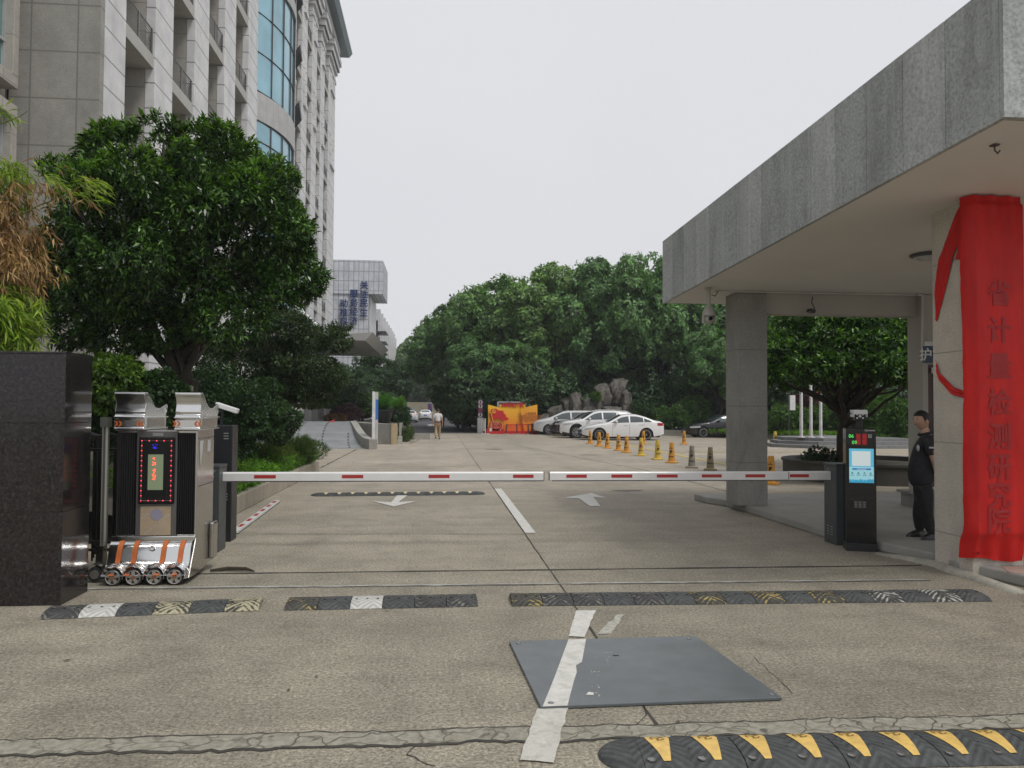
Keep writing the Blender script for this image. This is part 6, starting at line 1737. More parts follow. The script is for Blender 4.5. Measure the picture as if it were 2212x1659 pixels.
m_ = MB(); m_.box(a.x, b.x, 44, 44.15, a.z, b.z); m_.build('box', pm('white_plastic', (.68, .68, .68), .4), ls)
m_ = MB(); m_.tube([((a.x) - .05, 44.07, 0), (a.x - .05, 44.07, b.z + .5)], .03, 6); m_.build('pole', M_FRAME, ls)
rnd = random.Random(9)
PEN = {1744: 'between the left and middle flagpoles', 1764: 'between the middle and right flagpoles', 1783: 'just right of the right flagpole', 1791: 'left of the trunk', 1860: 'above the kiosk camera', 1905: 'the rightmost', 1870: 'the lowest one'}
for (x, y, w, h) in [(1744, 846, 5, 9), (1764, 852, 5, 14), (1783, 848, 7, 10), (1791, 854, 5, 8), (1860, 848, 8, 11), (1905, 851, 12, 10), (1870, 856, 5, 8)]:
    Y = 52; a, b = atY(x - w / 2, y + h / 2, Y), atY(x + w / 2, y - h / 2, Y); m_ = MB(); rows = []
    for k in range(6): rows.append([(a.x + (b.x - a.x) * q / 4, Y + .05 * math.sin(k * 2 + q), a.z + (b.z - a.z) * k / 5) for q in range(5)])
    m_.grid(rows)
    tag(m_.build('red_pennant', pm('banner_red', (.60, .03, .02), .6), loc=(x * 0 + a.x, Y, a.z)), 'small red pennant under the umbrella shaped tree, %s' % PEN[x], 'pennant', 'red pennants under the tree')
kb = MB(); pts = [(15.0, 52.5), (20, 48), (22.4, 39.5), (26, 33.0), (40, 24)]
for a, b in zip(pts[:-1], pts[1:]): kb.prism([(a[0], a[1]), (a[0] + .25, a[1]), (b[0] + .25, b[1]), (b[0], b[1])], 0, .38)
struct(kb.build('planter_kerb', stone('kerb_granite', (.30, .29, .26), 60, .2, rough=.85, stain=.3)))
sheet('planting_soil', M_GRASSY, [(15.4, 52.5), (20.4, 48), (22.8, 39.5), (26.4, 33), (40.2, 24), (100, 24), (100, 60), (15.4, 60)], .30)
dr_ = tag(MB().tube([G(1005, 637.8) if False else atY(970, 639, 60), atY(972, 637, 60), atY(974.5, 640, 60)], [.02, .12, .03], 6).build('bird', M_INK, loc=tuple(atY(972, 637, 60))), 'tiny dark bird flying left of the tree tops', 'bird')

# =================================================================== PEOPLE
def skin(joints, edges, root, sub=2):
    names = list(joints); me = bpy.data.meshes.new('figure')
    me.from_pydata([tuple(joints[n][0]) for n in names], [(names.index(a), names.index(b)) for a, b in edges], [])
    o = bpy.data.objects.new('figure', me); COL.objects.link(o)
    o.modifiers.new('skin', 'SKIN'); 
    if not me.skin_vertices: 
        bpy.context.view_layer.objects.active = o
    sv = me.skin_vertices[0].data
    for i, n in enumerate(names):
        r = joints[n][1]; sv[i].radius = (r, r) if not hasattr(r, '__len__') else r
        sv[i].use_root = (n == root)
    s_ = o.modifiers.new('sub', 'SUBSURF'); s_.levels = sub; s_.render_levels = sub
    bpy.context.view_layer.update()
    m2 = bpy.data.meshes.new_from_object(o.evaluated_get(bpy.context.evaluated_depsgraph_get()))
    vs = [v.co.copy() for v in m2.vertices]; fs = [tuple(p.vertices) for p in m2.polygons]
    bpy.data.objects.remove(o); bpy.data.meshes.remove(m2)
    return vs, fs
M_SKIN = pm('skin', (.50, .30, .215), .55, var=.08, vs=20)
M_HAIR = pm('black_hair', (.008, .007, .007), .5, bump=.6, bs=200)
def head_mesh(mb, c, h, M):
    """head of height h centred at c, looking along local -Y, placed with matrix M"""
    a = h / 2
    def fn(p):
        z = p.z / a
        f = 1.0
        if z < -.1: f = 1 - .36 * ((-.1 - z) / .9) ** 1.5
        x = p.x * f; y = p.y * (1 - .12 * max(0, -z))
        if p.y < 0:
            if abs(p.x) < a * .16 and -.32 < z < .12: y -= a * .15 * (1 - abs(p.x) / (a * .16)) * (1 - abs(z + .18) / .32 if z < .12 else 0)   # nose
            if abs(abs(p.x) - a * .30) < a * .14 and abs(z - .05) < .14: y += a * .05                                                                    # eye sockets
            if abs(z + .95) < .2: y -= a * .04
        return Vector((x, y, p.z))
    mb.ell((0, 0, 0), (a * .68, a * .84, a), 28, 22, fn, M @ Matrix.Translation(c))
    for sg in (-1, 1): mb.ell((sg * a * .68, a * .08, -.02), (a * .09, a * .18, a * .26), 8, 8, None, M @ Matrix.Translation(c))
def head_extras(par, c, h, M, hairlen=.0):
    a = h / 2; Mc = M @ Matrix.Translation(c)
    m_ = MB()
    def fn(p):
        return p
    rows = []
    for j in range(13):
        th = j / 12
        row = []
        for i in range(29):
            ph = 2 * math.pi * i / 28                                 # 0 = +x, 90deg = back (+y)
            front = max(0, -math.sin(ph))
            low = (.36 if front > .35 else -.42 - hairlen) + (.12 * front if front > .35 else 0)
            if abs(math.cos(ph)) > .86 and front < .36: low = -.10
            z = 1.04 - (1.04 - low) * th; rr = math.sqrt(max(0, 1 - (z / 1.05) ** 2)) if abs(z) < 1.05 else 0
            k = 1.06 + .03 * math.sin(i * 5)
            row.append((a * .68 * k * rr * math.cos(ph), a * .86 * k * rr * math.sin(ph), a * z))
        rows.append(row)
    m_.grid(rows[::-1], Mc); m_.build('hair', M_HAIR, par, smooth=180)
    e = MB()
    for sg in (-1, 1): e.ell((sg * a * .28, -a * .755, a * .05), (a * .085, a * .05, a * .04), 8, 6, None, Mc); e.ell((sg * a * .28, -a * .77, a * .20), (a * .14, a * .03, a * .025), 8, 6, None, Mc)
    e.build('eye', M_HAIR, par)
    l_ = MB(); l_.ell((0, -a * .80, -a * .47), (a * .20, a * .05, a * .035), 10, 6, None, Mc); l_.build('mouth', pm('lips', (.25, .09, .07), .5), par)
def hand(mb, wrist, dirv, palmn, s=1.0):
    d = Vector(dirv).normalized(); n = Vector(palmn); n = (n - d * n.dot(d)).normalized(); sd = d.cross(n)
    J = {'w': (Vector(wrist), .024 * s), 'p': (Vector(wrist) + d * .05 * s, (.030 * s, .018 * s))}; E = [('w', 'p')]
    for k, (off, ln) in enumerate([(-.030, .062), (-.010, .074), (.010, .070), (.028, .055)]):
        b = Vector(wrist) + d * .085 * s + sd * off * s; J['k%d' % k] = (b, .0095 * s); J['m%d' % k] = (b + (d * .8 + n * .25).normalized() * ln * .5 * s, .0085 * s); J['t%d' % k] = (b + (d * .8 + n * .25).normalized() * ln * .5 * s + (d * .6 + n * .7).normalized() * ln * .5 * s, .007 * s)
        E += [('p', 'k%d' % k), ('k%d' % k, 'm%d' % k), ('m%d' % k, 't%d' % k)]
    J['h0'] = (Vector(wrist) + d * .035 * s - sd * .035 * s, .012 * s); J['h1'] = (Vector(wrist) + d * .075 * s - sd * .052 * s + n * .015 * s, .010 * s); J['h2'] = (Vector(wrist) + d * .10 * s - sd * .05 * s + n * .025 * s, .008 * s)
    E += [('p', 'h0'), ('h0', 'h1'), ('h1', 'h2')]
    vs, fs = skin(J, E, 'w', 1); mb.add(vs, fs)
def shoe(mb, heel, yaw, L=.27, M=None):
    Ms = Matrix.Translation(heel) @ Matrix.Rotation(yaw, 4, 'Z')           # toes along local +X
    def fn(p):
        t = p.x / L
        z = max(0.0, p.z) * (1.0 - .55 * max(0, t - .25)); return Vector((p.x, p.y * (1 - .15 * max(0, .3 - t)), z))
    mb.ell((L * .42, 0, .0), (L * .55, .047, .105), 16, 10, fn, Ms)
# --- guard
GY = 9.92
gd = thing('person', 'man in black security uniform standing in profile with hands behind his back', 'person', tuple(G(1995, 1166, .12)))
def P_(px, py, dy=0.0): return atY(px, py, GY + dy)
zf = .12
J = {'pel': (P_(1995, 1060), (.14, .13)), 'bel': (P_(1985, 1028), (.165, .16)), 'che': (P_(1995, 985), (.125, .135)), 'upp': (P_(2001, 957), .095), 'nb': (P_(2001, 938), .065), 'nk': (P_(1996, 920), .056),
     'sn': (P_(2006, 953, -.16), .065), 'sf': (P_(2004, 953, .16), .065), 'en': (P_(2021, 1000, -.22), .046), 'ef': (P_(2019, 1000, .2), .046), 'wn': (P_(2026, 1034, -.10), .030), 'wf': (P_(2024, 1036, .06), .030),
     'hn': (P_(1999, 1075, -.09), .095), 'hf': (P_(1993, 1075, .09), .095), 'kn': (P_(2003, 1120, -.10), .062), 'kf': (P_(1983, 1112, .10), .062), 'an': (P_(2016, 1158, -.12), .042), 'af': (P_(1988, 1148, .12), .042)}
E_ = [('pel', 'bel'), ('bel', 'che'), ('che', 'upp'), ('upp', 'nb'), ('nb', 'nk'), ('upp', 'sn'), ('upp', 'sf'), ('sn', 'en'), ('sf', 'ef'), ('en', 'wn'), ('ef', 'wf'), ('pel', 'hn'), ('pel', 'hf'), ('hn', 'kn'), ('hf', 'kf'), ('kn', 'an'), ('kf', 'af')]
Jb = {k: ((v[0], tuple(x * {'pel': .42, 'bel': .5, 'che': .75}[k] for x in v[1])) if k in ('pel', 'bel', 'che') else v) for k, v in J.items()}; Jb['hn'] = (J['hn'][0], .055); Jb['hf'] = (J['hf'][0], .055)
b_ = MB(); vs, fs = skin(Jb, E_, 'pel'); b_.add(vs, fs)
hc = P_(1990.5, 907); HM = Matrix.Translation(hc) @ Matrix.Rotation(R(-90 + 8), 4, 'Z') @ Matrix.Rotation(R(4), 4, 'X')
head_mesh(b_, Vector((0, 0, 0)), .245, HM)
hand(b_, P_(2026, 1034, -.10), Vector((.1, .35, -.8)), Vector((0, 1, 0)), 1.0); hand(b_, P_(2024, 1036, .06), Vector((.1, -.35, -.8)), Vector((0, -1, 0)), 1.0)
b_.build('body', M_SKIN, gd, smooth=180)
head_extras(gd, Vector((0, 0, 0)), .245, HM, -.1)
M_UNI = pm('black_uniform', (.016, .017, .022), .8, var=.2, vs=8, bump=.25, bs=30)
M_TRO = pm('black_trousers', (.012, .012, .013), .85, var=.2, vs=8, bump=.3, bs=18)
Js = {k: (v[0], tuple(x + (.022 if k != 'pel' else .0) for x in (v[1] if hasattr(v[1], '__len__') else (v[1],) * 2))) for k, v in J.items() if k in ('pel', 'bel', 'che', 'upp', 'sn', 'sf')}
Js['pel'] = (P_(1995, 1056), (.128, .128)); Js['nb'] = (J['nb'][0], .070); Js['en2'] = (J['sn'][0].lerp(J['en'][0], .72), .068); Js['ef2'] = (J['sf'][0].lerp(J['ef'][0], .72), .068)
vs, fs = skin(Js, [('pel', 'bel'), ('bel', 'che'), ('che', 'upp'), ('upp', 'nb'), ('upp', 'sn'), ('upp', 'sf'), ('sn', 'en2'), ('sf', 'ef2')], 'pel'); m_ = MB(); m_.add(vs, fs); shirt = m_.build('shirt', M_UNI, gd, smooth=180)
Jt = {'wst': (P_(1990, 1036), (.13, .13)), 'pel': (J['pel'][0] - Vector((0, 0, .0)), (.125, .125)), 'hn': (J['hn'][0], .104), 'hf': (J['hf'][0], .108), 'kn': (J['kn'][0], .078), 'kf': (J['kf'][0], .078), 'an': (J['an'][0], .062), 'af': (J['af'][0], .062)}
vs, fs = skin(Jt, [('wst', 'pel'), ('pel', 'hn'), ('pel', 'hf'), ('hn', 'kn'), ('hf', 'kf'), ('kn', 'an'), ('kf', 'af')], 'pel'); m_ = MB(); m_.add(vs, fs); m_.build('trousers', M_TRO, gd, smooth=180)
for key, yw in (('an', R(180 + 6)), ('af', R(180 - 4))):
    a = J[key][0]; m_ = MB(); shoe(m_, (a.x + .07, a.y, zf), yw); m_.build('shoe', pm('black_shoe', (.010, .010, .010), .35), gd, smooth=60)
cn = J['nb'][0]; m_ = MB(); m_.tube([(cn.x - .01 + .078 * math.cos(q / 16 * 6.2832), cn.y + .078 * math.sin(q / 16 * 6.2832), cn.z + .012 + .022 * math.cos(q / 16 * 6.2832 + .2)) for q in range(17)], .020, 6, False); m_.build('collar', M_UNI, shirt, smooth=180)
ar = J['sn'][0].lerp(J['en'][0], .45)
m_ = MB(); rows = []
for k in range(9):
    a = R(-150 + k * 12); rows.append([(ar.x + .082 * math.cos(a) * .9, ar.y + .086 * math.sin(a), ar.z + .035), (ar.x + .082 * math.cos(a) * .9, ar.y + .086 * math.sin(a), ar.z + .055)])
m_.grid(rows); m_.build('arm_badge', pm('badge_white', (.55, .55, .55), .5), shirt)
m_ = MB(); m_.ell((ar.x - .005, ar.y - .080, ar.z - .01), (.040, .012, .032), 12, 8); m_.build('arm_badge', pm('badge_brown', (.20, .08, .03), .5), shirt)
m_ = MB(); m_.ell((ar.x - .018, ar.y - .090, ar.z + .002), (.014, .006, .010), 8, 6); m_.ell((ar.x + .012, ar.y - .090, ar.z + .002), (.014, .006, .010), 8, 6); m_.build('arm_badge', pm('badge_white', (.55, .55, .55), .5), shirt)
q = P_(1980, 968, -.14); m_ = MB(); m_.ell((q.x + .02, q.y, q.z), (.02, .02, .045), 10, 8); m_.build('chest_badge', pm('badge_silver', (.4, .4, .42), .35, .5), shirt)
# --- walker
wk = thing('person', 'man in white t-shirt and khaki trousers walking away up the drive', 'person', (0, 45.2, 0))
wx, wy = -.02, 45.2
def Q(x, y, z): return Vector((wx + x, wy + y, z))
J = {'pel': (Q(0, 0, .95), .13), 'wai': (Q(0, .01, 1.10), .125), 'che': (Q(0, .02, 1.28), (.15, .12)), 'upp': (Q(0, .02, 1.40), .10), 'nb': (Q(0, .03, 1.47), .058), 'nk': (Q(.01, .04, 1.53), .052),
     'sl': (Q(-.17, .02, 1.38), .058), 'sr': (Q(.17, .02, 1.38), .058), 'el': (Q(-.25, -.04, 1.12), .042), 'er': (Q(.25, .0, 1.11), .042), 'wl': (Q(-.28, .04, .88), .028), 'wr': (Q(.27, .10, .87), .028),
     'hl': (Q(-.09, 0, .86), .092), 'hr': (Q(.09, 0, .86), .092), 'kl': (Q(-.09, -.02, .48), .060), 'kr': (Q(.10, .10, .47), .060), 'al': (Q(-.10, -.26, .16), .040), 'ar': (Q(.09, .16, .09), .040)}
b_ = MB(); vs, fs = skin(J, E2 if False else [('pel', 'wai'), ('wai', 'che'), ('che', 'upp'), ('upp', 'nb'), ('nb', 'nk'), ('upp', 'sl'), ('upp', 'sr'), ('sl', 'el'), ('sr', 'er'), ('el', 'wl'), ('er', 'wr'), ('pel', 'hl'), ('pel', 'hr'), ('hl', 'kl'), ('hr', 'kr'), ('kl', 'al'), ('kr', 'ar')], 'pel'); b_.add(vs, fs)
HM2 = Matrix.Translation(Q(.02, .05, 1.62)) @ Matrix.Rotation(R(180 - 25), 4, 'Z') @ Matrix.Rotation(R(12), 4, 'X'); head_mesh(b_, Vector((0, 0, 0)), .235, HM2)
hand(b_, J['wl'][0], Vector((-.05, .1, -1)), Vector((1, 0, 0))); hand(b_, J['wr'][0], Vector((.02, .15, -1)), Vector((-1, 0, 0)))
b_.build('body', M_SKIN, wk, smooth=180); head_extras(wk, Vector((0, 0, 0)), .235, HM2, .15)
Js = {'pel': (Q(0, 0, .98), (.17, .13)), 'wai': (Q(0, .01, 1.10), (.165, .14)), 'che': (Q(0, .02, 1.28), (.18, .14)), 'upp': (Q(0, .02, 1.40), .125), 'nb': (Q(0, .03, 1.45), .07), 'sl': (Q(-.17, .02, 1.38), .08), 'sr': (Q(.17, .02, 1.38), .08), 'el': (Q(-.225, -.02, 1.20), .078), 'er': (Q(.225, .01, 1.20), .078)}
vs, fs = skin(Js, [('pel', 'wai'), ('wai', 'che'), ('che', 'upp'), ('upp', 'nb'), ('upp', 'sl'), ('upp', 'sr'), ('sl', 'el'), ('sr', 'er')], 'pel'); m_ = MB(); m_.add(vs, fs); m_.build('shirt', pm('white_cotton', (.62, .62, .62), .85, var=.05, bump=.3, bs=12), wk, smooth=180)
Jt = {'pel': (Q(0, 0, .92), (.165, .135)), 'hl': (Q(-.09, 0, .82), .112), 'hr': (Q(.09, 0, .82), .112), 'kl': (Q(-.09, -.02, .48), .085), 'kr': (Q(.10, .10, .47), .085), 'al': (Q(-.10, -.25, .18), .075), 'ar': (Q(.09, .15, .11), .075)}
vs, fs = skin(Jt, [('pel', 'hl'), ('pel', 'hr'), ('hl', 'kl'), ('hr', 'kr'), ('kl', 'al'), ('kr', 'ar')], 'pel'); m_ = MB(); m_.add(vs, fs); m_.build('trousers', pm('khaki', (.36, .28, .17), .85, var=.08, bump=.3, bs=12), wk, smooth=180)
m_ = MB(); m_.lathe((wx, wy, .955), [(.165, 0), (.168, .02), (.165, .045)], 20); 
m_.v = [(wx + (x - wx) * 1.02, wy + (y - wy) * .84, z) for x, y, z in m_.v]; m_.build('belt', M_INK, wk)
m_ = MB(); shoe(m_, (wx - .10, wy - .34, .06), R(90)); m_.build('shoe', pm('black_shoe', (.010, .010, .010), .35), wk, smooth=60)
m_ = MB(); shoe(m_, (wx + .09, wy + .08, .0), R(88)); m_.build('shoe', pm('black_shoe', (.010, .010, .010), .35), wk, smooth=60)
# =================================================================== VEGETATION
rng = np.random.default_rng(11)
M_BARK = pm('bark', (.045, .038, .030), .95, var=.3, vs=8, bump=.8, bs=25, kind='pos')
L_DARK = leafmat('glossy_dark_leaf', (.009, .028, .007), (.026, .076, .014), (.11, .22, .050), .28, .18, .45)  # highlights on leaf tips and black crown interior put into the tones
L_TOP = leafmat('pale_green_leaf', (.045, .11, .018), (.08, .18, .028), (.13, .25, .045), .4, .35)
L_MAPLE = leafmat('maple_leaf', (.014, .032, .010), (.032, .062, .018), (.085, .12, .035), .5, .25)
L_HEDGE = leafmat('hedge_leaf', (.030, .072, .016), (.070, .155, .030), (.16, .28, .06), .42, .3)
L_LIME = leafmat('bright_leaf', (.06, .14, .015), (.11, .23, .025), (.20, .34, .04), .45, .4)
L_BROWN = leafmat('dead_bamboo_leaf', (.13, .075, .035), (.26, .16, .075), (.42, .31, .17), .7, .3)
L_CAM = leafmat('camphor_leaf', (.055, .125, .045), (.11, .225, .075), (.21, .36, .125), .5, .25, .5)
L_DCAM = leafmat('dark_green_leaf', (.017, .044, .016), (.038, .085, .030), (.085, .155, .05), .5, .22, .35)  # darker green leaf of magnolias, understorey and low shrubs
L_PURP = leafmat('purple_leaf', (.035, .012, .020), (.065, .025, .035), (.12, .05, .06), .5, .2)
L_RED = leafmat('reddish_leaf', (.05, .04, .015), (.12, .06, .025), (.20, .08, .04), .5, .2)
L_GRASS = leafmat('ground_cover_leaf', (.06, .14, .018), (.12, .26, .035), (.22, .38, .065), .5, .4)
L_JUN = leafmat('juniper_leaf', (.06, .10, .03), (.11, .17, .05), (.18, .24, .09), .6, .35)
L_CYC = leafmat('cycad_leaf', (.03, .10, .015), (.07, .19, .028), (.12, .28, .05), .4, .25)

def clump_blobs(c, r, n, size, seed, flat=-.55, sq=1.0, core=True, fr=(.62, .86)):
    """lumps spread over an ellipsoid shell so the outline is uneven"""
    rr = random.Random(seed); out = []
    for k in range(n):
        z = 1 - 2 * (k + .5) / n; th = k * 2.39996 + rr.uniform(-.3, .3); q = math.sqrt(1 - z * z)
        if z < flat: continue
        f = rr.uniform(*fr)
        s = size * rr.uniform(.7, 1.25)
        out.append((c[0] + r[0] * f * q * math.cos(th), c[1] + r[1] * f * q * math.sin(th), c[2] + r[2] * f * z, s, s, s * .8 * sq))
    if core: out.append((c[0], c[1], c[2], r[0] * .55, r[1] * .55, r[2] * .55))
    return out

# ---- big round tree in the left planter
t = thing('broadleaf_tree', 'large round dark green broadleaf tree in the left planter', 'tree', (-4.25, 13.2, .3))
c0 = (-4.2, 13.2, 4.55)
tops = atY(385, 268, 13.2).z; lft = atY(85, 600, 13.2).x; rgt = atY(690, 560, 13.2).x; bot = atY(250, 740, 13.2).z
cx = (lft + rgt) / 2; rx = (rgt - lft) / 2; cz = (tops + bot) / 2; rz = (tops - bot) / 2
bl = clump_blobs((cx, 13.2, cz - .05), (rx * .98, rx * .92, rz * .97), 50, .60, 3, -.80, core=False, fr=(.66, .90))
# lower right shoulder and left skirt, narrower top
def _dome(b):                                    # upper half draws in to a narrower dome
    q = 1 - .24 * min(1, max(0, (b[2] - cz) / rz) * 1.5)
    return (cx + (b[0] - cx) * q, 13.2 + (b[1] - 13.2) * q) + tuple(b[2:])
bl = [_dome(b) for b in bl]
bl += [(rgt - .55, 13.3, cz - .7, .62, .6, .5), (rgt - .5, 13.0, cz - .2, .5, .5, .5), (lft + .5, 13.2, cz - .95, .6, .6, .45), (lft + .6, 13.1, cz - 1.45, .62, .6, .45), (lft + 1.25, 13.0, cz - 1.6, .6, .6, .42), (lft + 1.9, 13.0, cz - 1.55, .5, .6, .38), (lft + .35, 13.1, cz - .45, .5, .5, .5), (cx + .9, 12.6, cz - 1.45, .7, .6, .4), (rgt - .75, 12.9, cz - 1.25, .55, .55, .4)]
P, D = crown_pts(bl, 18000, rng, .20, .15)
gap = np.array([noise.noise(Vector(p) * 1.15 + Vector((3.7, 1.1, 0))) for p in P]); keep = gap > -.20
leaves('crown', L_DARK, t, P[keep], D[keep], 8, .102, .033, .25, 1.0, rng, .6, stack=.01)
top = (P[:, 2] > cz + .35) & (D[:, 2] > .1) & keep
leaves('upper_leaves', L_TOP, t, P[top] + np.array([0, 0, .05]), D[top], 3, .11, .032, -.1, .8, rng, .8)  # brighter leaves on the upper, upward-facing clusters only
tr = MB(); rt = random.Random(3); bx = atY(392, 800, 13.2).x
limb(tr, (bx, 13.2, .3), (bx - .08, 13.2, 2.3), .12, .10, rt, 5, .02, 10)
limb(tr, (bx + .17, 13.25, .3), (bx + .2, 13.2, 2.2), .10, .085, rt, 5, .03, 10)
for k in range(14):
    b = bl[rt.randrange(len(bl))]; limb(tr, (bx + rt.choice((-.05, .18)), 13.2, rt.uniform(1.9, 2.6)), (b[0], b[1], b[2]), .07, .015, rt, 5, .06, 6)
tr.build('trunk', M_BARK, t, smooth=60)
m_ = MB(); m_.box(bx + .12, bx + .22, 13.08, 13.09, 2.0, 2.1); m_.build('tree_tag', pm('paper_tag', (.5, .48, .4), .7), t)

def small_tree(label, base, blobs, n, per, L, W, leafm, droop=.25, trunk_r=.08, fork=.9, name='tree', cat='tree', group=None, nl=8, outward=.6, seed=1, shell=.22, trunkm=None, gapthr=-.4, gs=1.0, multi=1):
    t = thing(name, label, cat, base, group)
    P, D = crown_pts(blobs, n, rng, shell)
    g = np.array([noise.noise(Vector(p) * gs) for p in P]); k = g > gapthr
    leaves('crown', leafm, t, P[k], D[k], per, L, W, droop, 1.0, rng, outward)
    r_ = random.Random(seed); mb = MB(); b0 = Vector(base)
    for q in range(multi):
        s = Vector((r_.uniform(-.15, .15), r_.uniform(-.1, .1), 0)) * (multi > 1)
        top = b0 + s * 2 + Vector((0, 0, fork))
        limb(mb, b0 + s, top, trunk_r, trunk_r * .75, r_, 4, .04, 8)
        for k in range(nl):
            b = blobs[r_.randrange(len(blobs))]; limb(mb, top - Vector((0, 0, r_.uniform(0, .3) * fork * .5)), (b[0], b[1], b[2]), trunk_r * .5, trunk_r * .12, r_, 5, .08, 6)
    mb.build('trunk', trunkm or M_BARK, t, smooth=60)
    return t
def shrub(label, c, r, n, per, L, W, leafm, name='shrub', cat='shrub', droop=.1, outward=.7, nb=14, size=.4, seed=1, flat=-.3, group=None):
    bl = clump_blobs(c, r, nb, size * min(r), seed, flat)
    P, D = crown_pts(bl, n, rng, .25, .2)
    P = P[P[:, 2] > .03]; D = D[:len(P)]
    o = leaves(name, leafm, None, P, D, per, L, W, droop, 1.0, rng, outward, loc=(c[0], c[1], c[2]))
    tag(o, label, cat, group); return o

# ---- dark maple under it and the dense round shrub
small_tree('dark spreading maple under and right of the big round tree', (-4.5, 19.5, .35),
           [(-5.0, 19.5, 3.3, 1.1, 1.0, .35), (-3.9, 19.3, 3.6, 1.1, 1.0, .4), (-2.95, 19.4, 3.35, .9, .8, .35), (-3.4, 19.2, 2.75, 1.1, .9, .28), (-2.75, 19.0, 2.55, .6, .6, .25), (-4.6, 19.2, 2.75, 1.0, .9, .3), (-4.0, 19.0, 2.2, .9, .8, .25), (-5.3, 19.3, 2.3, .9, .8, .3), (-3.0, 19.2, 2.1, .65, .6, .22), (-4.9, 19, 1.8, .7, .6, .2)],
           7500, 7, .085, .032, L_MAPLE, .35, .07, 1.2, 'maple_tree', nl=12, gapthr=-.15, gs=1.6, seed=4, multi=2)
small_tree('dark maple with feathery twigs reaching toward the entrance canopy', (-5.4, 27, .4),
           [(-4.6, 27, 3.9, 1.0, .9, .35), (-3.9, 27, 4.25, .7, .6, .25), (-4.3, 26.8, 3.2, 1.1, .9, .3), (-3.7, 26.7, 2.6, .8, .7, .25), (-5.3, 26.8, 4.6, 1.1, 1.0, .4), (-5.2, 26.8, 2.8, 1.0, .9, .3), (-6.2, 27, 3.6, 1.2, 1, .5), (-3.15, 27, 4.5, .5, .4, .15), (-4.2, 26.6, 2.0, .8, .7, .25)],
           6500, 7, .10, .036, L_MAPLE, .35, .07, 1.3, 'maple_tree', nl=12, gapthr=-.12, gs=1.4, seed=6, multi=2)
shrub('dense dark rounded shrub above the ground cover, beside the black cabinet', (atY(552, 880, 18.2).x, 18.2, 1.55), (.92, .9, .80), 5200, 7, .07, .03, L_DCAM, nb=26, size=.38, seed=5, flat=-.8)
shrub('dark shrub mass behind the gate machine, left of the rounded shrub', (-4.9, 17.2, 1.5), (1.3, 1.0, 1.2), 5200, 7, .07, .03, L_DCAM, nb=26, size=.38, seed=6, flat=-.8)
# ---- hedge climbing plant between pillar and tree
sx = lambda x, Y: atY(x, 800, Y).x
for i, (x, y, Y, rx_, rz_, m, lab) in enumerate([
    (235, 835, 11.6, .50, .36, L_HEDGE, 'bushy hedge shrub just right of the black granite pillar'),
    (325, 850, 12.0, .60, .32, L_DCAM, 'darker low hedge shrub behind the gate machine caps'),
    (235, 790, 12.4, .45, .18, L_LIME, 'light green leafy sprays above the hedge beside the black pillar'),
    (270, 920, 12.0, .75, .45, L_DCAM, 'lower dark hedge growth behind the folded gate'),
    (365, 870, 12.8, .40, .24, L_HEDGE, 'small green hedge shrub below the tree trunk')]):
    c = atY(x, y, Y); shrub(lab, tuple(c), (rx_, .45, rz_), 2600 if m is not L_LIME else 700, 6, .075, .034, m, 'hedge_shrub', 'hedge', nb=16, size=.45, seed=i + 20, flat=-1)
# ---- bamboo at the left edge
bm = thing('bamboo', 'bamboo clump leaning in over the black pillar, half of its leaves dead and brown', 'bamboo', (-6.2, 9.6, 0))
def bam(name, mat, spots, per, L, W, droop):
    Pp = []; Dd = []
    for (x, y, Y, rx_, ry_, n, dx) in spots:
        c = atY(x, y, Y); sc = Y / 1725
        for k in range(n): Pp.append((c.x + rng.normal() * rx_ * sc * .5, Y + rng.normal() * .18, c.z + rng.normal() * ry_ * sc * .5)); Dd.append((dx, -.1, -.5))
    leaves(name, mat, bm, np.array(Pp), np.array(Dd), per, L, W, droop, .8, rng, 1.0)
L_BAM = leafmat('bamboo_leaf', (.09, .17, .012), (.20, .30, .03), (.36, .44, .06), .5, .4)
bam('green_leaves', L_BAM, [(15, 700, 9.4, 60, 60, 300, .5), (0, 640, 9.4, 60, 40, 110, .4), (5, 400, 9.6, 40, 70, 70, .3), (20, 370, 9.6, 40, 25, 30, .5), (5, 245, 9.6, 14, 8, 8, 1.0), (165, 395, 9.6, 60, 24, 16, 1.1), (195, 400, 9.6, 30, 14, 7, 1.2), (105, 385, 9.6, 55, 14, 10, .9)], 6, .17, .020, .3)
bam('dead_leaves', L_BROWN, [(10, 470, 9.5, 45, 90, 110, .3), (5, 560, 9.5, 50, 70, 110, .3), (40, 520, 9.5, 60, 60, 50, .4), (65, 410, 9.5, 60, 30, 22, .6), (70, 590, 9.5, 60, 30, 22, .7), (30, 600, 9.5, 60, 40, 50, .4), (190, 410, 9.6, 30, 30, 3, .6)], 6, .17, .020, .9)
cb = MB(); rt = random.Random(5)
for (x0, y0, x1, y1) in [(-60, 900, -20, 250), (-30, 900, 30, 380), (-40, 500, 215, 385), (-50, 600, 90, 560), (-60, 300, 60, 240), (-80, 900, 0, 560)]:
    a, b = atY(x0, y0, 9.6), atY(x1, y1, 9.6); limb(cb, a, b, .014, .004, rt, 6, .02, 5)
cb.build('cane', pm('bamboo_cane', (.16, .17, .06), .6, var=.2), bm)

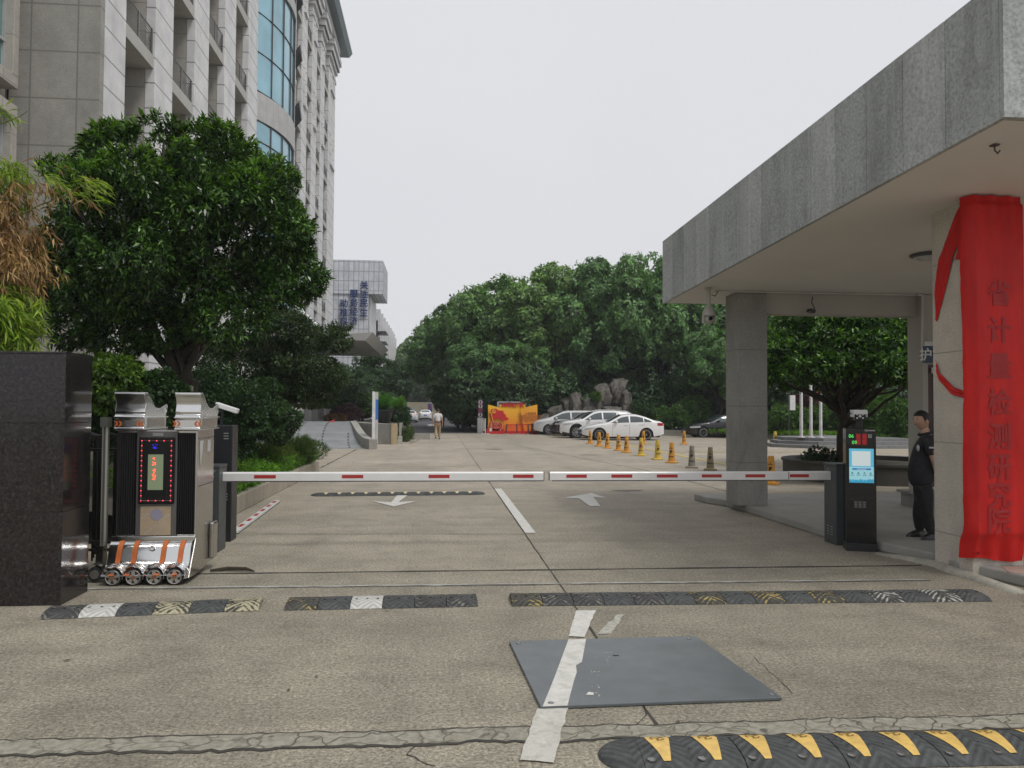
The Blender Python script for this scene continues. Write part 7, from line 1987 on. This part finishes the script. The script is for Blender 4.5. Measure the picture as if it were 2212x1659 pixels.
# ---- left planter: kerb, soil, ground cover
pk = thing('kerb', 'long tan granite kerb of the left planter bed', 'kerb', (-3.3, 17, 0))
M_PK = stone('planter_granite', (.34, .30, .235), 60, .18, (1, None, 1.3, 1), .5, .012, (0, 0), .85, .5, bump=.35)
m_ = MB(); m_.prism([(-3.30, 12.4), (-3.26, 22.5), (-3.46, 22.5), (-3.50, 12.4)], 0, .30); m_.prism([(-3.26, 22.502), (-3.9, 23.5), (-9.9, 24.4), (-9.9, 24.2), (-4.0, 23.3), (-3.46, 22.502)], 0, .30); m_.build('kerb', M_PK, pk, bevel=.015)
m_ = MB(); ny = 14; rows = []
for j in range(ny + 1):
    y = 10.6 + j * (23.2 - 10.6) / ny; rows.append([(-3.49 - q * .8, y, .24 + .35 * (1 - math.exp(-q * .8)) + .05 * noise.noise(Vector((q, y, 0)))) for q in range(9)])
m_.grid(rows[::-1]); struct(m_.build('planter_soil', M_SOIL))
def gz(x): return .24 + .35 * (1 - math.exp(-max(0, (-3.49 - x)) / .8 * .8))
n = 9000
X = -3.38 - np.abs(rng.normal(size=n)) * .75; Y = rng.uniform(12.5, 23.0, n)
Hh = np.array([.08 + .42 * max(0, .5 + noise.noise(Vector((x * .9, y * .7, 2)))) for x, y in zip(X, Y)])
Z = np.array([gz(x) for x in X]) + rng.uniform(0, 1, n) * Hh
P = np.stack([X, Y, Z], 1); D = np.tile(np.array([.25, -.15, .9]), (n, 1))
struct(leaves('ground_cover', L_GRASS, None, P, D, 6, .075, .030, .1, 1.1, rng, .45), 'stuff')
for (px, py, Y_, rx_, rz_, nn, lab) in [(640, 975, 21.3, .9, .38, 1300, 'feathery juniper sprawling over the far end of the planter kerb'), (575, 985, 19.6, .8, .35, 900, 'feathery juniper below the dense rounded shrub')]:
    c = atY(px, py, Y_); bl = clump_blobs(tuple(c), (rx_ * .8, .7, rz_ * .7), 14, .30, 9, -1, core=False)
    P, D = crown_pts(bl, nn, rng, .3, .3); D = D * .4 + np.array([.3, -.1, .7])
    tag(leaves('juniper', L_JUN, None, P, D, 8, .13, .012, -.1, .6, rng, 1.1, loc=tuple(c)), lab, 'shrub')

# ---- tree in the round planter on the right
rp = thing('round_planter', 'low dark round planter wall around the umbrella shaped tree', 'planter', (9.7, 19.6, 0))
m_ = MB(); m_.lathe((11.28, 19.95, 0), [(2.2, 0), (2.2, .44), (2.24, .44), (2.24, .50), (1.9, .50), (1.9, .30)], 56); m_.build('wall', stone('planter_dark', (.075, .07, .06), 50, .25, rough=.8, stain=.3), rp, smooth=30)
m_ = MB(); m_.lathe((11.28, 19.95, .38), [(1.9, 0), (.9, .05), (0, .06)], 32); m_.build('soil', M_SOIL, rp)
tx = atY(1822, 960, 19.3).x
uc = atY(1815, 745, 19.3)
bl = []
ru = random.Random(15)
for k in range(46):
    th = k * 2.4; q = math.sqrt((k + .5) / 46); rr = 2.35 * q
    bl.append((tx - .0 + rr * math.cos(th), 19.3 + rr * .95 * math.sin(th), 2.78 + 1.45 * (1 - q * q) * ru.uniform(.1, 1.0) + (.0 if q < .8 else -.15) + ru.uniform(-.2, .2), .48, .46, .30))
t = small_tree('umbrella shaped tree with glossy leaves in the round planter', (tx, 19.3, .36), bl, 4600, 8, .145, .052, leafmat('umbrella_leaf', (.010, .032, .006), (.030, .085, .013), (.18, .34, .05), .35, .25, .45), .25, .13, 1.5, 'umbrella_tree', nl=20, gapthr=-.55, seed=8, outward=.45)
tb_ = MB(); rt = random.Random(21)
for k in range(16):
    b = bl[rt.randrange(len(bl))]; limb(tb_, (tx, 19.3, rt.uniform(1.3, 1.9)), (b[0], b[1], b[2] - .1), .055, .015, rt, 6, .05, 7)
tb_.build('branches', M_BARK, t, smooth=60)
small_tree('broad tree just behind the umbrella tree, filling the right of the opening', (tx + 2.6, 23.5, .1), clump_blobs((tx + 2.6, 23.5, 4.1), (2.9, 2.2, 1.25), 30, .7, 16, -.9), 6500, 7, .16, .058, L_HEDGE, .25, .12, 2.0, 'broad_tree', nl=12, gapthr=-.6, seed=9)
c = atY(1772, 985, 19.6); bl = [(c.x - .25, 19.6, c.z - .05, .26, .25, .2), (c.x + .3, 19.6, c.z - .05, .33, .3, .22), (c.x - .05, 19.6, c.z + .12, .25, .2, .12), (c.x + .75, 19.6, c.z - .1, .3, .3, .2)]
P, D = crown_pts(bl, 520, rng, .3, .3)
tag(leaves('planter_shrub', L_DCAM, None, P, D, 6, .07, .032, .1, 1.0, rng, .7, loc=tuple(c)), 'thin twiggy shrub left of the trunk in the round planter', 'shrub')

# ---- cycads in big pots on the planter bed
def cycad(label, x, y, z, s, seed):
    t = thing('cycad', label, 'cycad', (x, y, z), 'potted cycads on the planter bed')
    rr = random.Random(seed); V = MB()
    for k in range(34):
        th = k * 2.39996; el = R(78 - 62 * (k / 33) ** .8); L = s * rr.uniform(.85, 1.1)
        pts = []; p = Vector((0, 0, .05)); d = Vector((math.cos(th) * math.cos(el), math.sin(th) * math.cos(el), math.sin(el)))
        for q in range(11):
            pts.append(p.copy()); p = p + d * L / 10; d = (d + Vector((0, 0, -.085))).normalized()
        for q in range(1, 11):
            f = q / 10; w = .23 * s * math.sin(min(1, f * 1.15 + .12) * math.pi) ** .6 * (1 if f < .97 else .4)
            dv = (pts[q] - pts[q - 1]).normalized(); sd = dv.cross(Vector((0, 0, 1))).normalized()
            for sg in (-1, 1):
                for u in (0, .5):
                    b0 = pts[q - 1].lerp(pts[q], u); tipp = b0 + sd * sg * w + dv * w * .5 + Vector((0, 0, .05 * w)); ww = dv * .022 * s
                    V.add([b0 - ww, b0 + ww, tipp + ww * .3, tipp - ww * .3], [(0, 1, 2, 3)], Matrix.Translation((x, y, z)))
    V.build('fronds', L_CYC, t)
    m_ = MB(); m_.lathe((x, y, z - .15), [(.10, -.3), (.16, 0), (.10, .22)], 12); m_.build('stem', M_BARK, t)
def pot(label, x, y, z, r, h):
    t = thing('plant_pot', label, 'plant pot', (x, y, z), 'large dark bowl pots')
    m_ = MB(); m_.lathe((x, y, z), [(r * .62, 0), (r * .8, h * .3), (r * .93, h * .85), (r * 1.02, h * .88), (r * 1.02, h), (r * .9, h), (r * .88, h * .8)], 28); m_.build('bowl', pm('dark_glaze', (.035, .035, .035), .45, var=.2, vs=2), t, smooth=40)
    m_ = MB(); m_.lathe((x, y, z + h * .75), [(r * .9, 0), (0, .05)], 20); m_.build('soil', M_SOIL, t)
for (px, Y_, w, la) in [(825, 44.0, .62, 'nearer left'), (858, 46.5, .60, 'farther right')]:
    c = atY(px, 914, Y_); pot('wide dark bowl pot holding the %s cycad' % la, c.x, Y_, .94, w, .72); cycad('%s potted cycad with arching fronds behind the white sign blade' % la, c.x, Y_, 1.60, 1.45 if px < 830 else 1.3, px)
shrub('round purple leaved shrub beside the ramp wall', tuple(atY(751, 896, 49)), (1.0, .9, .75), 2600, 6, .10, .04, L_PURP, nb=20, size=.35, seed=31, flat=-.6)
shrub('low reddish flowering shrub at the top of the grey ramp', tuple(atY(726, 906, 47.5)), (.9, .7, .32), 1500, 6, .09, .04, L_RED, nb=14, size=.5, seed=32, flat=-.6)
m_ = MB(); c = atY(716, 912, 45.2); m_.ell(tuple(c), (.14, .05, .08), 8, 6); m_.ell((c.x + .1, c.y, c.z + .06), (.06, .04, .08), 8, 6); tag(m_.build('red_flower', pm('flower_red', (.65, .02, .02), .5), loc=tuple(c)), 'single bright red flower at the top edge of the ramp', 'flower')
small_tree('low maple with layered green sprays behind the purple shrub', (atY(770, 880, 52).x, 52, .95), [(atY(q[0], q[1], 52).x, 52, atY(q[0], q[1], 52).z, q[2], .8, .3) for q in [(745, 872, .9), (780, 862, 1.0), (800, 870, .8), (760, 885, .9), (790, 890, .9), (735, 888, .6), (715, 870, .8)]],
           3200, 6, .15, .055, leafmat('fresh_maple', (.02, .045, .012), (.04, .085, .02), (.08, .14, .03), .5, .3), .3, .07, .4, 'maple_tree', nl=7, seed=12)
shrub('dark clipped shrub at the corner of the steps beyond the pots', tuple(atY(872, 905, 43)), (.35, .35, .6), 900, 6, .09, .04, L_DCAM, nb=10, size=.6, seed=33, flat=-1)
shrub('pale grassy plant in the corner box before the shaded road', tuple(atY(880, 938, 42.0)), (.35, .3, .35), 700, 6, .12, .02, L_JUN, nb=10, size=.6, seed=34, flat=-1)
m_ = MB(); c = G(876, 951); m_.box(c.x + .24, c.x + 1.3, c.y + 1.0, c.y + 2.0, 0, .3); tag(m_.build('corner_box', M_REND, loc=tuple(c)), 'small low render box planter beside the steps', 'planter')

# ---- woodland : prototypes then copies
def proto_tree(name, leafm, seed, H, Rr, n, nb=30, L=.30, W=.15, trunk=.22, crown_lo=.30, size=1.5):
    t = thing(name, 'tree', 'tree', (0, 0, 0), 'trees of the wooded bank')
    rr = random.Random(seed); bl = []
    zc = H * (crown_lo + 1) / 2; rz = H * (1 - crown_lo) / 2
    bl = clump_blobs((0, 0, zc), (Rr, Rr * .95, rz), nb, size, seed, -.85, core=False, fr=(.55, .92))
    P, D = crown_pts(bl, n, rng, .10, .05)
    g = np.array([noise.noise(Vector(p) * .6 + Vector((seed * 7.3, 0, 0))) for p in P]); k = g > np.where(P[:, 2] > H * .5, -.10, -.22)
    leaves('crown', leafm, t, P[k], D[k], 7, L, W, .25, 1.0, rng, .55, lvar=.4, stack=.03, local=True, facing=.6)
    mb = MB(); pts = limb(mb, (0, 0, 0), (rr.uniform(-.5, .5), rr.uniform(-.4, .4), H * .55), trunk, trunk * .55, rr, 6, .03, 9)
    for k in range(15):
        b = bl[rr.randrange(len(bl))]; s = pts[rr.choice((2, 3, 4, 5))]; limb(mb, s, (b[0], b[1], b[2]), trunk * .42, .03, rr, 5, .06, 6)
    mb.build('trunk', M_BARK, t, smooth=60, local=True)
    return t
pt = [proto_tree('camphor_tree', L_CAM, 41, 13, 4.6, 7400, 44, size=1.25), proto_tree('camphor_tree', L_CAM, 42, 13, 4.2, 7000, 40, size=1.2), proto_tree('camphor_tree', L_CAM, 43, 13, 5.0, 7800, 50, size=1.25)]
dk = proto_tree('magnolia_tree', L_DCAM, 44, 7.5, 3.6, 4600, 28, .24, .11, .16, .12, 1.2)
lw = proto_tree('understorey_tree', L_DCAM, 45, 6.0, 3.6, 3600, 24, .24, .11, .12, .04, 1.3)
used = set()
def plant(p, x, y, s, label, rz=0.0, sz=None, z=0.0, group=None):
    if p.name in used: t = copy_tree(p)
    else: t = p; used.add(p.name)
    t.location = (x, y, z); t.scale = (s, s, sz or s); t.rotation_euler = (0, 0, rz); t['label'] = label
    if group: t['group'] = group
    return t
def ht(x, ytop, Y): return atY(x, ytop, Y).z / 13.0
# (D x of centre, D y of top, Y, lateral scale)
WT = [(905, 722, 150, 1.15, 'small distant tree at the left end of the wooded bank'), (955, 680, 76, .85, 'tree at the left shoulder of the wooded bank, above the walking man'),
      (1005, 640, 70, .95, 'tall tree above the navy sign board'), (1075, 590, 66, 1.0, 'tall tree above the left half of the photo board'),
      (1150, 572, 63, 1.0, 'tall tree above the right half of the photo board'), (1225, 566, 65, .95, 'tall tree above the silver people carrier'),
      (1300, 552, 62, 1.0, 'tallest central tree above the rockery'), (1375, 566, 64, .95, 'tall tree above the white sedan roof'), (1425, 540, 60, .85, 'tall tree touching the corner of the canopy'),
      (1490, 560, 66, 1.0, 'tall tree behind the dome camera'), (1040, 720, 60, .62, 'shorter tree with green crown behind the navy sign board'), (1120, 735, 60, .60, 'shorter forked tree directly behind the photo board'),
      (1240, 700, 63, .62, 'mid height tree behind the left rocks'), (1370, 735, 64, .55, 'mid height tree behind the right rocks'), (990, 745, 70, .6, 'mid height tree on the right of the shaded road'),
      (1560, 600, 62, .9, 'tall tree behind the granite column'), (1640, 590, 60, .9, 'tall tree beyond the umbrella tree'), (1760, 580, 58, 1.0, 'tall tree far behind the flagpoles'), (1880, 590, 56, 1.0, 'tall tree far behind the kiosk camera'), (1990, 560, 56, 1.0, 'tall tree behind the guard booth')]
for i, (x, yt, Y_, s, lab) in enumerate(WT):
    q = atY(x, 900, Y_); plant(pt[i % 3], q.x, Y_ + (i * 37 % 5) * .4, s, lab, i * 1.3, ht(x, yt, Y_))
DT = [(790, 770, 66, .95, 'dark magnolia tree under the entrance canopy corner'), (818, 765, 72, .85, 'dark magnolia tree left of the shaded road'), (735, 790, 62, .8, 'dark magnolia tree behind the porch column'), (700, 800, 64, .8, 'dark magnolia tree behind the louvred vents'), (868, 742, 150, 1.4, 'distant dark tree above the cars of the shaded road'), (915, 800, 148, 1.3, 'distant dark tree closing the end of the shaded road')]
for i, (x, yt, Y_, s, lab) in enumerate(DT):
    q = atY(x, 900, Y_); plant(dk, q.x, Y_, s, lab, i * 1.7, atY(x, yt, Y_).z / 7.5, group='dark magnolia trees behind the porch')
UL = ['at the right edge of the shaded road', 'right behind the navy sign board', 'behind the left panel of the photo board', 'behind the right panel of the photo board', 'behind the leftmost low boulder', 'behind the twin mid boulders', 'behind the tallest boulder', 'behind the right flank of the rockery', 'behind the feathery shrub right of the sedan', 'behind the bonnet of the black sedan', 'behind the granite column, front row', 'second row, behind the black sedan', 'second row, right of the rockery', 'second row, behind the tallest boulder', 'second row, above the white sport utility car', 'second row, above the silver people carrier', 'second row, behind the photo board middle', 'second row, behind the flag of the photo board', 'second row, nearest the shaded road', 'just right of the granite column', 'behind the white light box', 'behind the three flagpoles', 'behind the kiosk camera', 'behind the guard', 'second row, behind the granite column', 'second row, right of the column', 'second row, behind the flagpoles', 'second row, behind the kiosk', 'second row, behind the guard booth']
UN = [(1018, 68), (1030, 61), (1085, 60), (1140, 60), (1200, 63.5), (1260, 64), (1330, 64), (1395, 63), (1450, 59), (1510, 60), (1570, 58), (1480, 66), (1410, 66), (1340, 67), (1270, 67), (1195, 67), (1120, 67), (1050, 67), (1000, 72), (1640, 57), (1720, 58), (1800, 57), (1880, 56), (1960, 54), (1565, 68), (1650, 68), (1760, 68), (1860, 66), (1960, 64)]
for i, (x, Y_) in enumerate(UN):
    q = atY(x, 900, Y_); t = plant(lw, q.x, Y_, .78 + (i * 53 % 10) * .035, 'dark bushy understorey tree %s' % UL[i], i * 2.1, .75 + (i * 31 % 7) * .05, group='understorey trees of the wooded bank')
t = plant(pt[1], atY(1555, 900, 54).x, 54, .55, 'slim dark tree with bare lower trunk beside the granite column', .4, .62); t['group'] = 'trees of the wooded bank'
# shrubs along the bank
SB = [(1450, 905, 53.5, 1.5, .95, L_HEDGE, 'feathery green shrub right of the white sedan'), (1400, 890, 56, 1.6, 1.1, L_DCAM, 'dark shrub behind the boot of the white sedan'), (1500, 885, 54.5, 1.3, 1.0, L_HEDGE, 'green shrub behind the bonnet of the black sedan'), (1560, 895, 56, 1.5, 1.2, L_DCAM, 'dark shrub above the roof of the black sedan'),
      (1288, 858, 56.0, .26, .36, L_HEDGE, 'small tree like shrub growing in the cleft of the rockery'), (1012, 908, 64, 1.5, .5, L_DCAM, 'low dark shrub along the kerb of the shaded road'),
      (1700, 905, 46, 1.6, .9, L_HEDGE, 'green hedge mound behind the yellow cone'), (1735, 890, 48, 1.3, 1.1, L_PURP, 'dark purple shrub behind the white light box'), (1790, 905, 47, 1.5, 1.0, L_HEDGE, 'green hedge mound behind the flagpoles'),
      (1850, 895, 46, 1.4, 1.0, L_HEDGE, 'green hedge mound left of the kiosk camera'), (1905, 890, 42, 1.5, 1.25, L_TOP, 'large bright green shrub right of the kiosk camera'), (1945, 905, 38, 1.1, 1.0, L_HEDGE, 'green shrub beside the face of the guard')]
for i, (x, y, Y_, rx_, rz_, m, lab) in enumerate(SB):
    c = atY(x, y, Y_); shrub(lab, tuple(c), (rx_, .9, rz_), 2300 if rx_ > .6 else 700, 6, .15, .06, m, nb=22, size=.4, seed=60 + i, flat=-.9)
c = (18.9, 47.2, .35); bl = [(c[0] + q * .8, c[1] - q * .9, .38, .8, .5, .12) for q in range(-3, 9)]
P, D = crown_pts(bl, 2500, rng, .3, .3); struct(leaves('bank_grass', L_GRASS, None, P, D * .3 + np.array([0, 0, .8]), 6, .16, .03, .1, .7, rng, .9), 'stuff')
n = 3000; X = rng.uniform(.0, 1, n)
P = np.stack([4.4 + X * 8, 57.5 + rng.uniform(0, 3, n), rng.uniform(0, .2, n)], 1); struct(leaves('bank_grass', L_DCAM, None, P, np.tile([0, -.2, .8], (n, 1)), 5, .18, .05, .1, .9, rng, .6), 'stuff')
# litter of dry leaves on the drive
n = 130; m_ = MB(); rl = random.Random(44)
for k in range(n):
    if k < 60: x, y = rl.uniform(-3.2, 6), rl.uniform(4.4, 20)
    else: x, y = rl.uniform(-3, 9), rl.uniform(24, 52)
    s = rl.uniform(.012, .03) * (1 if y < 20 else 2); a = rl.uniform(0, 6.28); q = Matrix.Translation((x, y, .006)) @ Matrix.Rotation(a, 4, 'Z')
    m_.add([(-s, 0, 0), (0, -s * .4, .004), (s, 0, .002), (0, s * .4, .006)], [(0, 1, 2, 3)], q)
struct(m_.build('leaf_litter', pm('dry_leaf', (.12, .08, .045), .9, var=.5, vs=3, kind='pos')), 'stuff')
# =================================================================== THIN HUMID AIR
hz = MB(); hz.box(-130, 130, -20, 210, -1.0, 60)
def haze_mat():
    m = bpy.data.materials.new('haze'); m.use_nodes = True; nt = m.node_tree
    nt.nodes.remove(nt.nodes['Principled BSDF'])
    v = nt.nodes.new('ShaderNodeVolumePrincipled'); v.inputs['Color'].default_value = (.93, .96, 1, 1); v.inputs['Density'].default_value = .0006
    nt.links.new(v.outputs[0], nt.nodes['Material Output'].inputs['Volume']); return m
struct(hz.build('haze', haze_mat()), 'stuff')
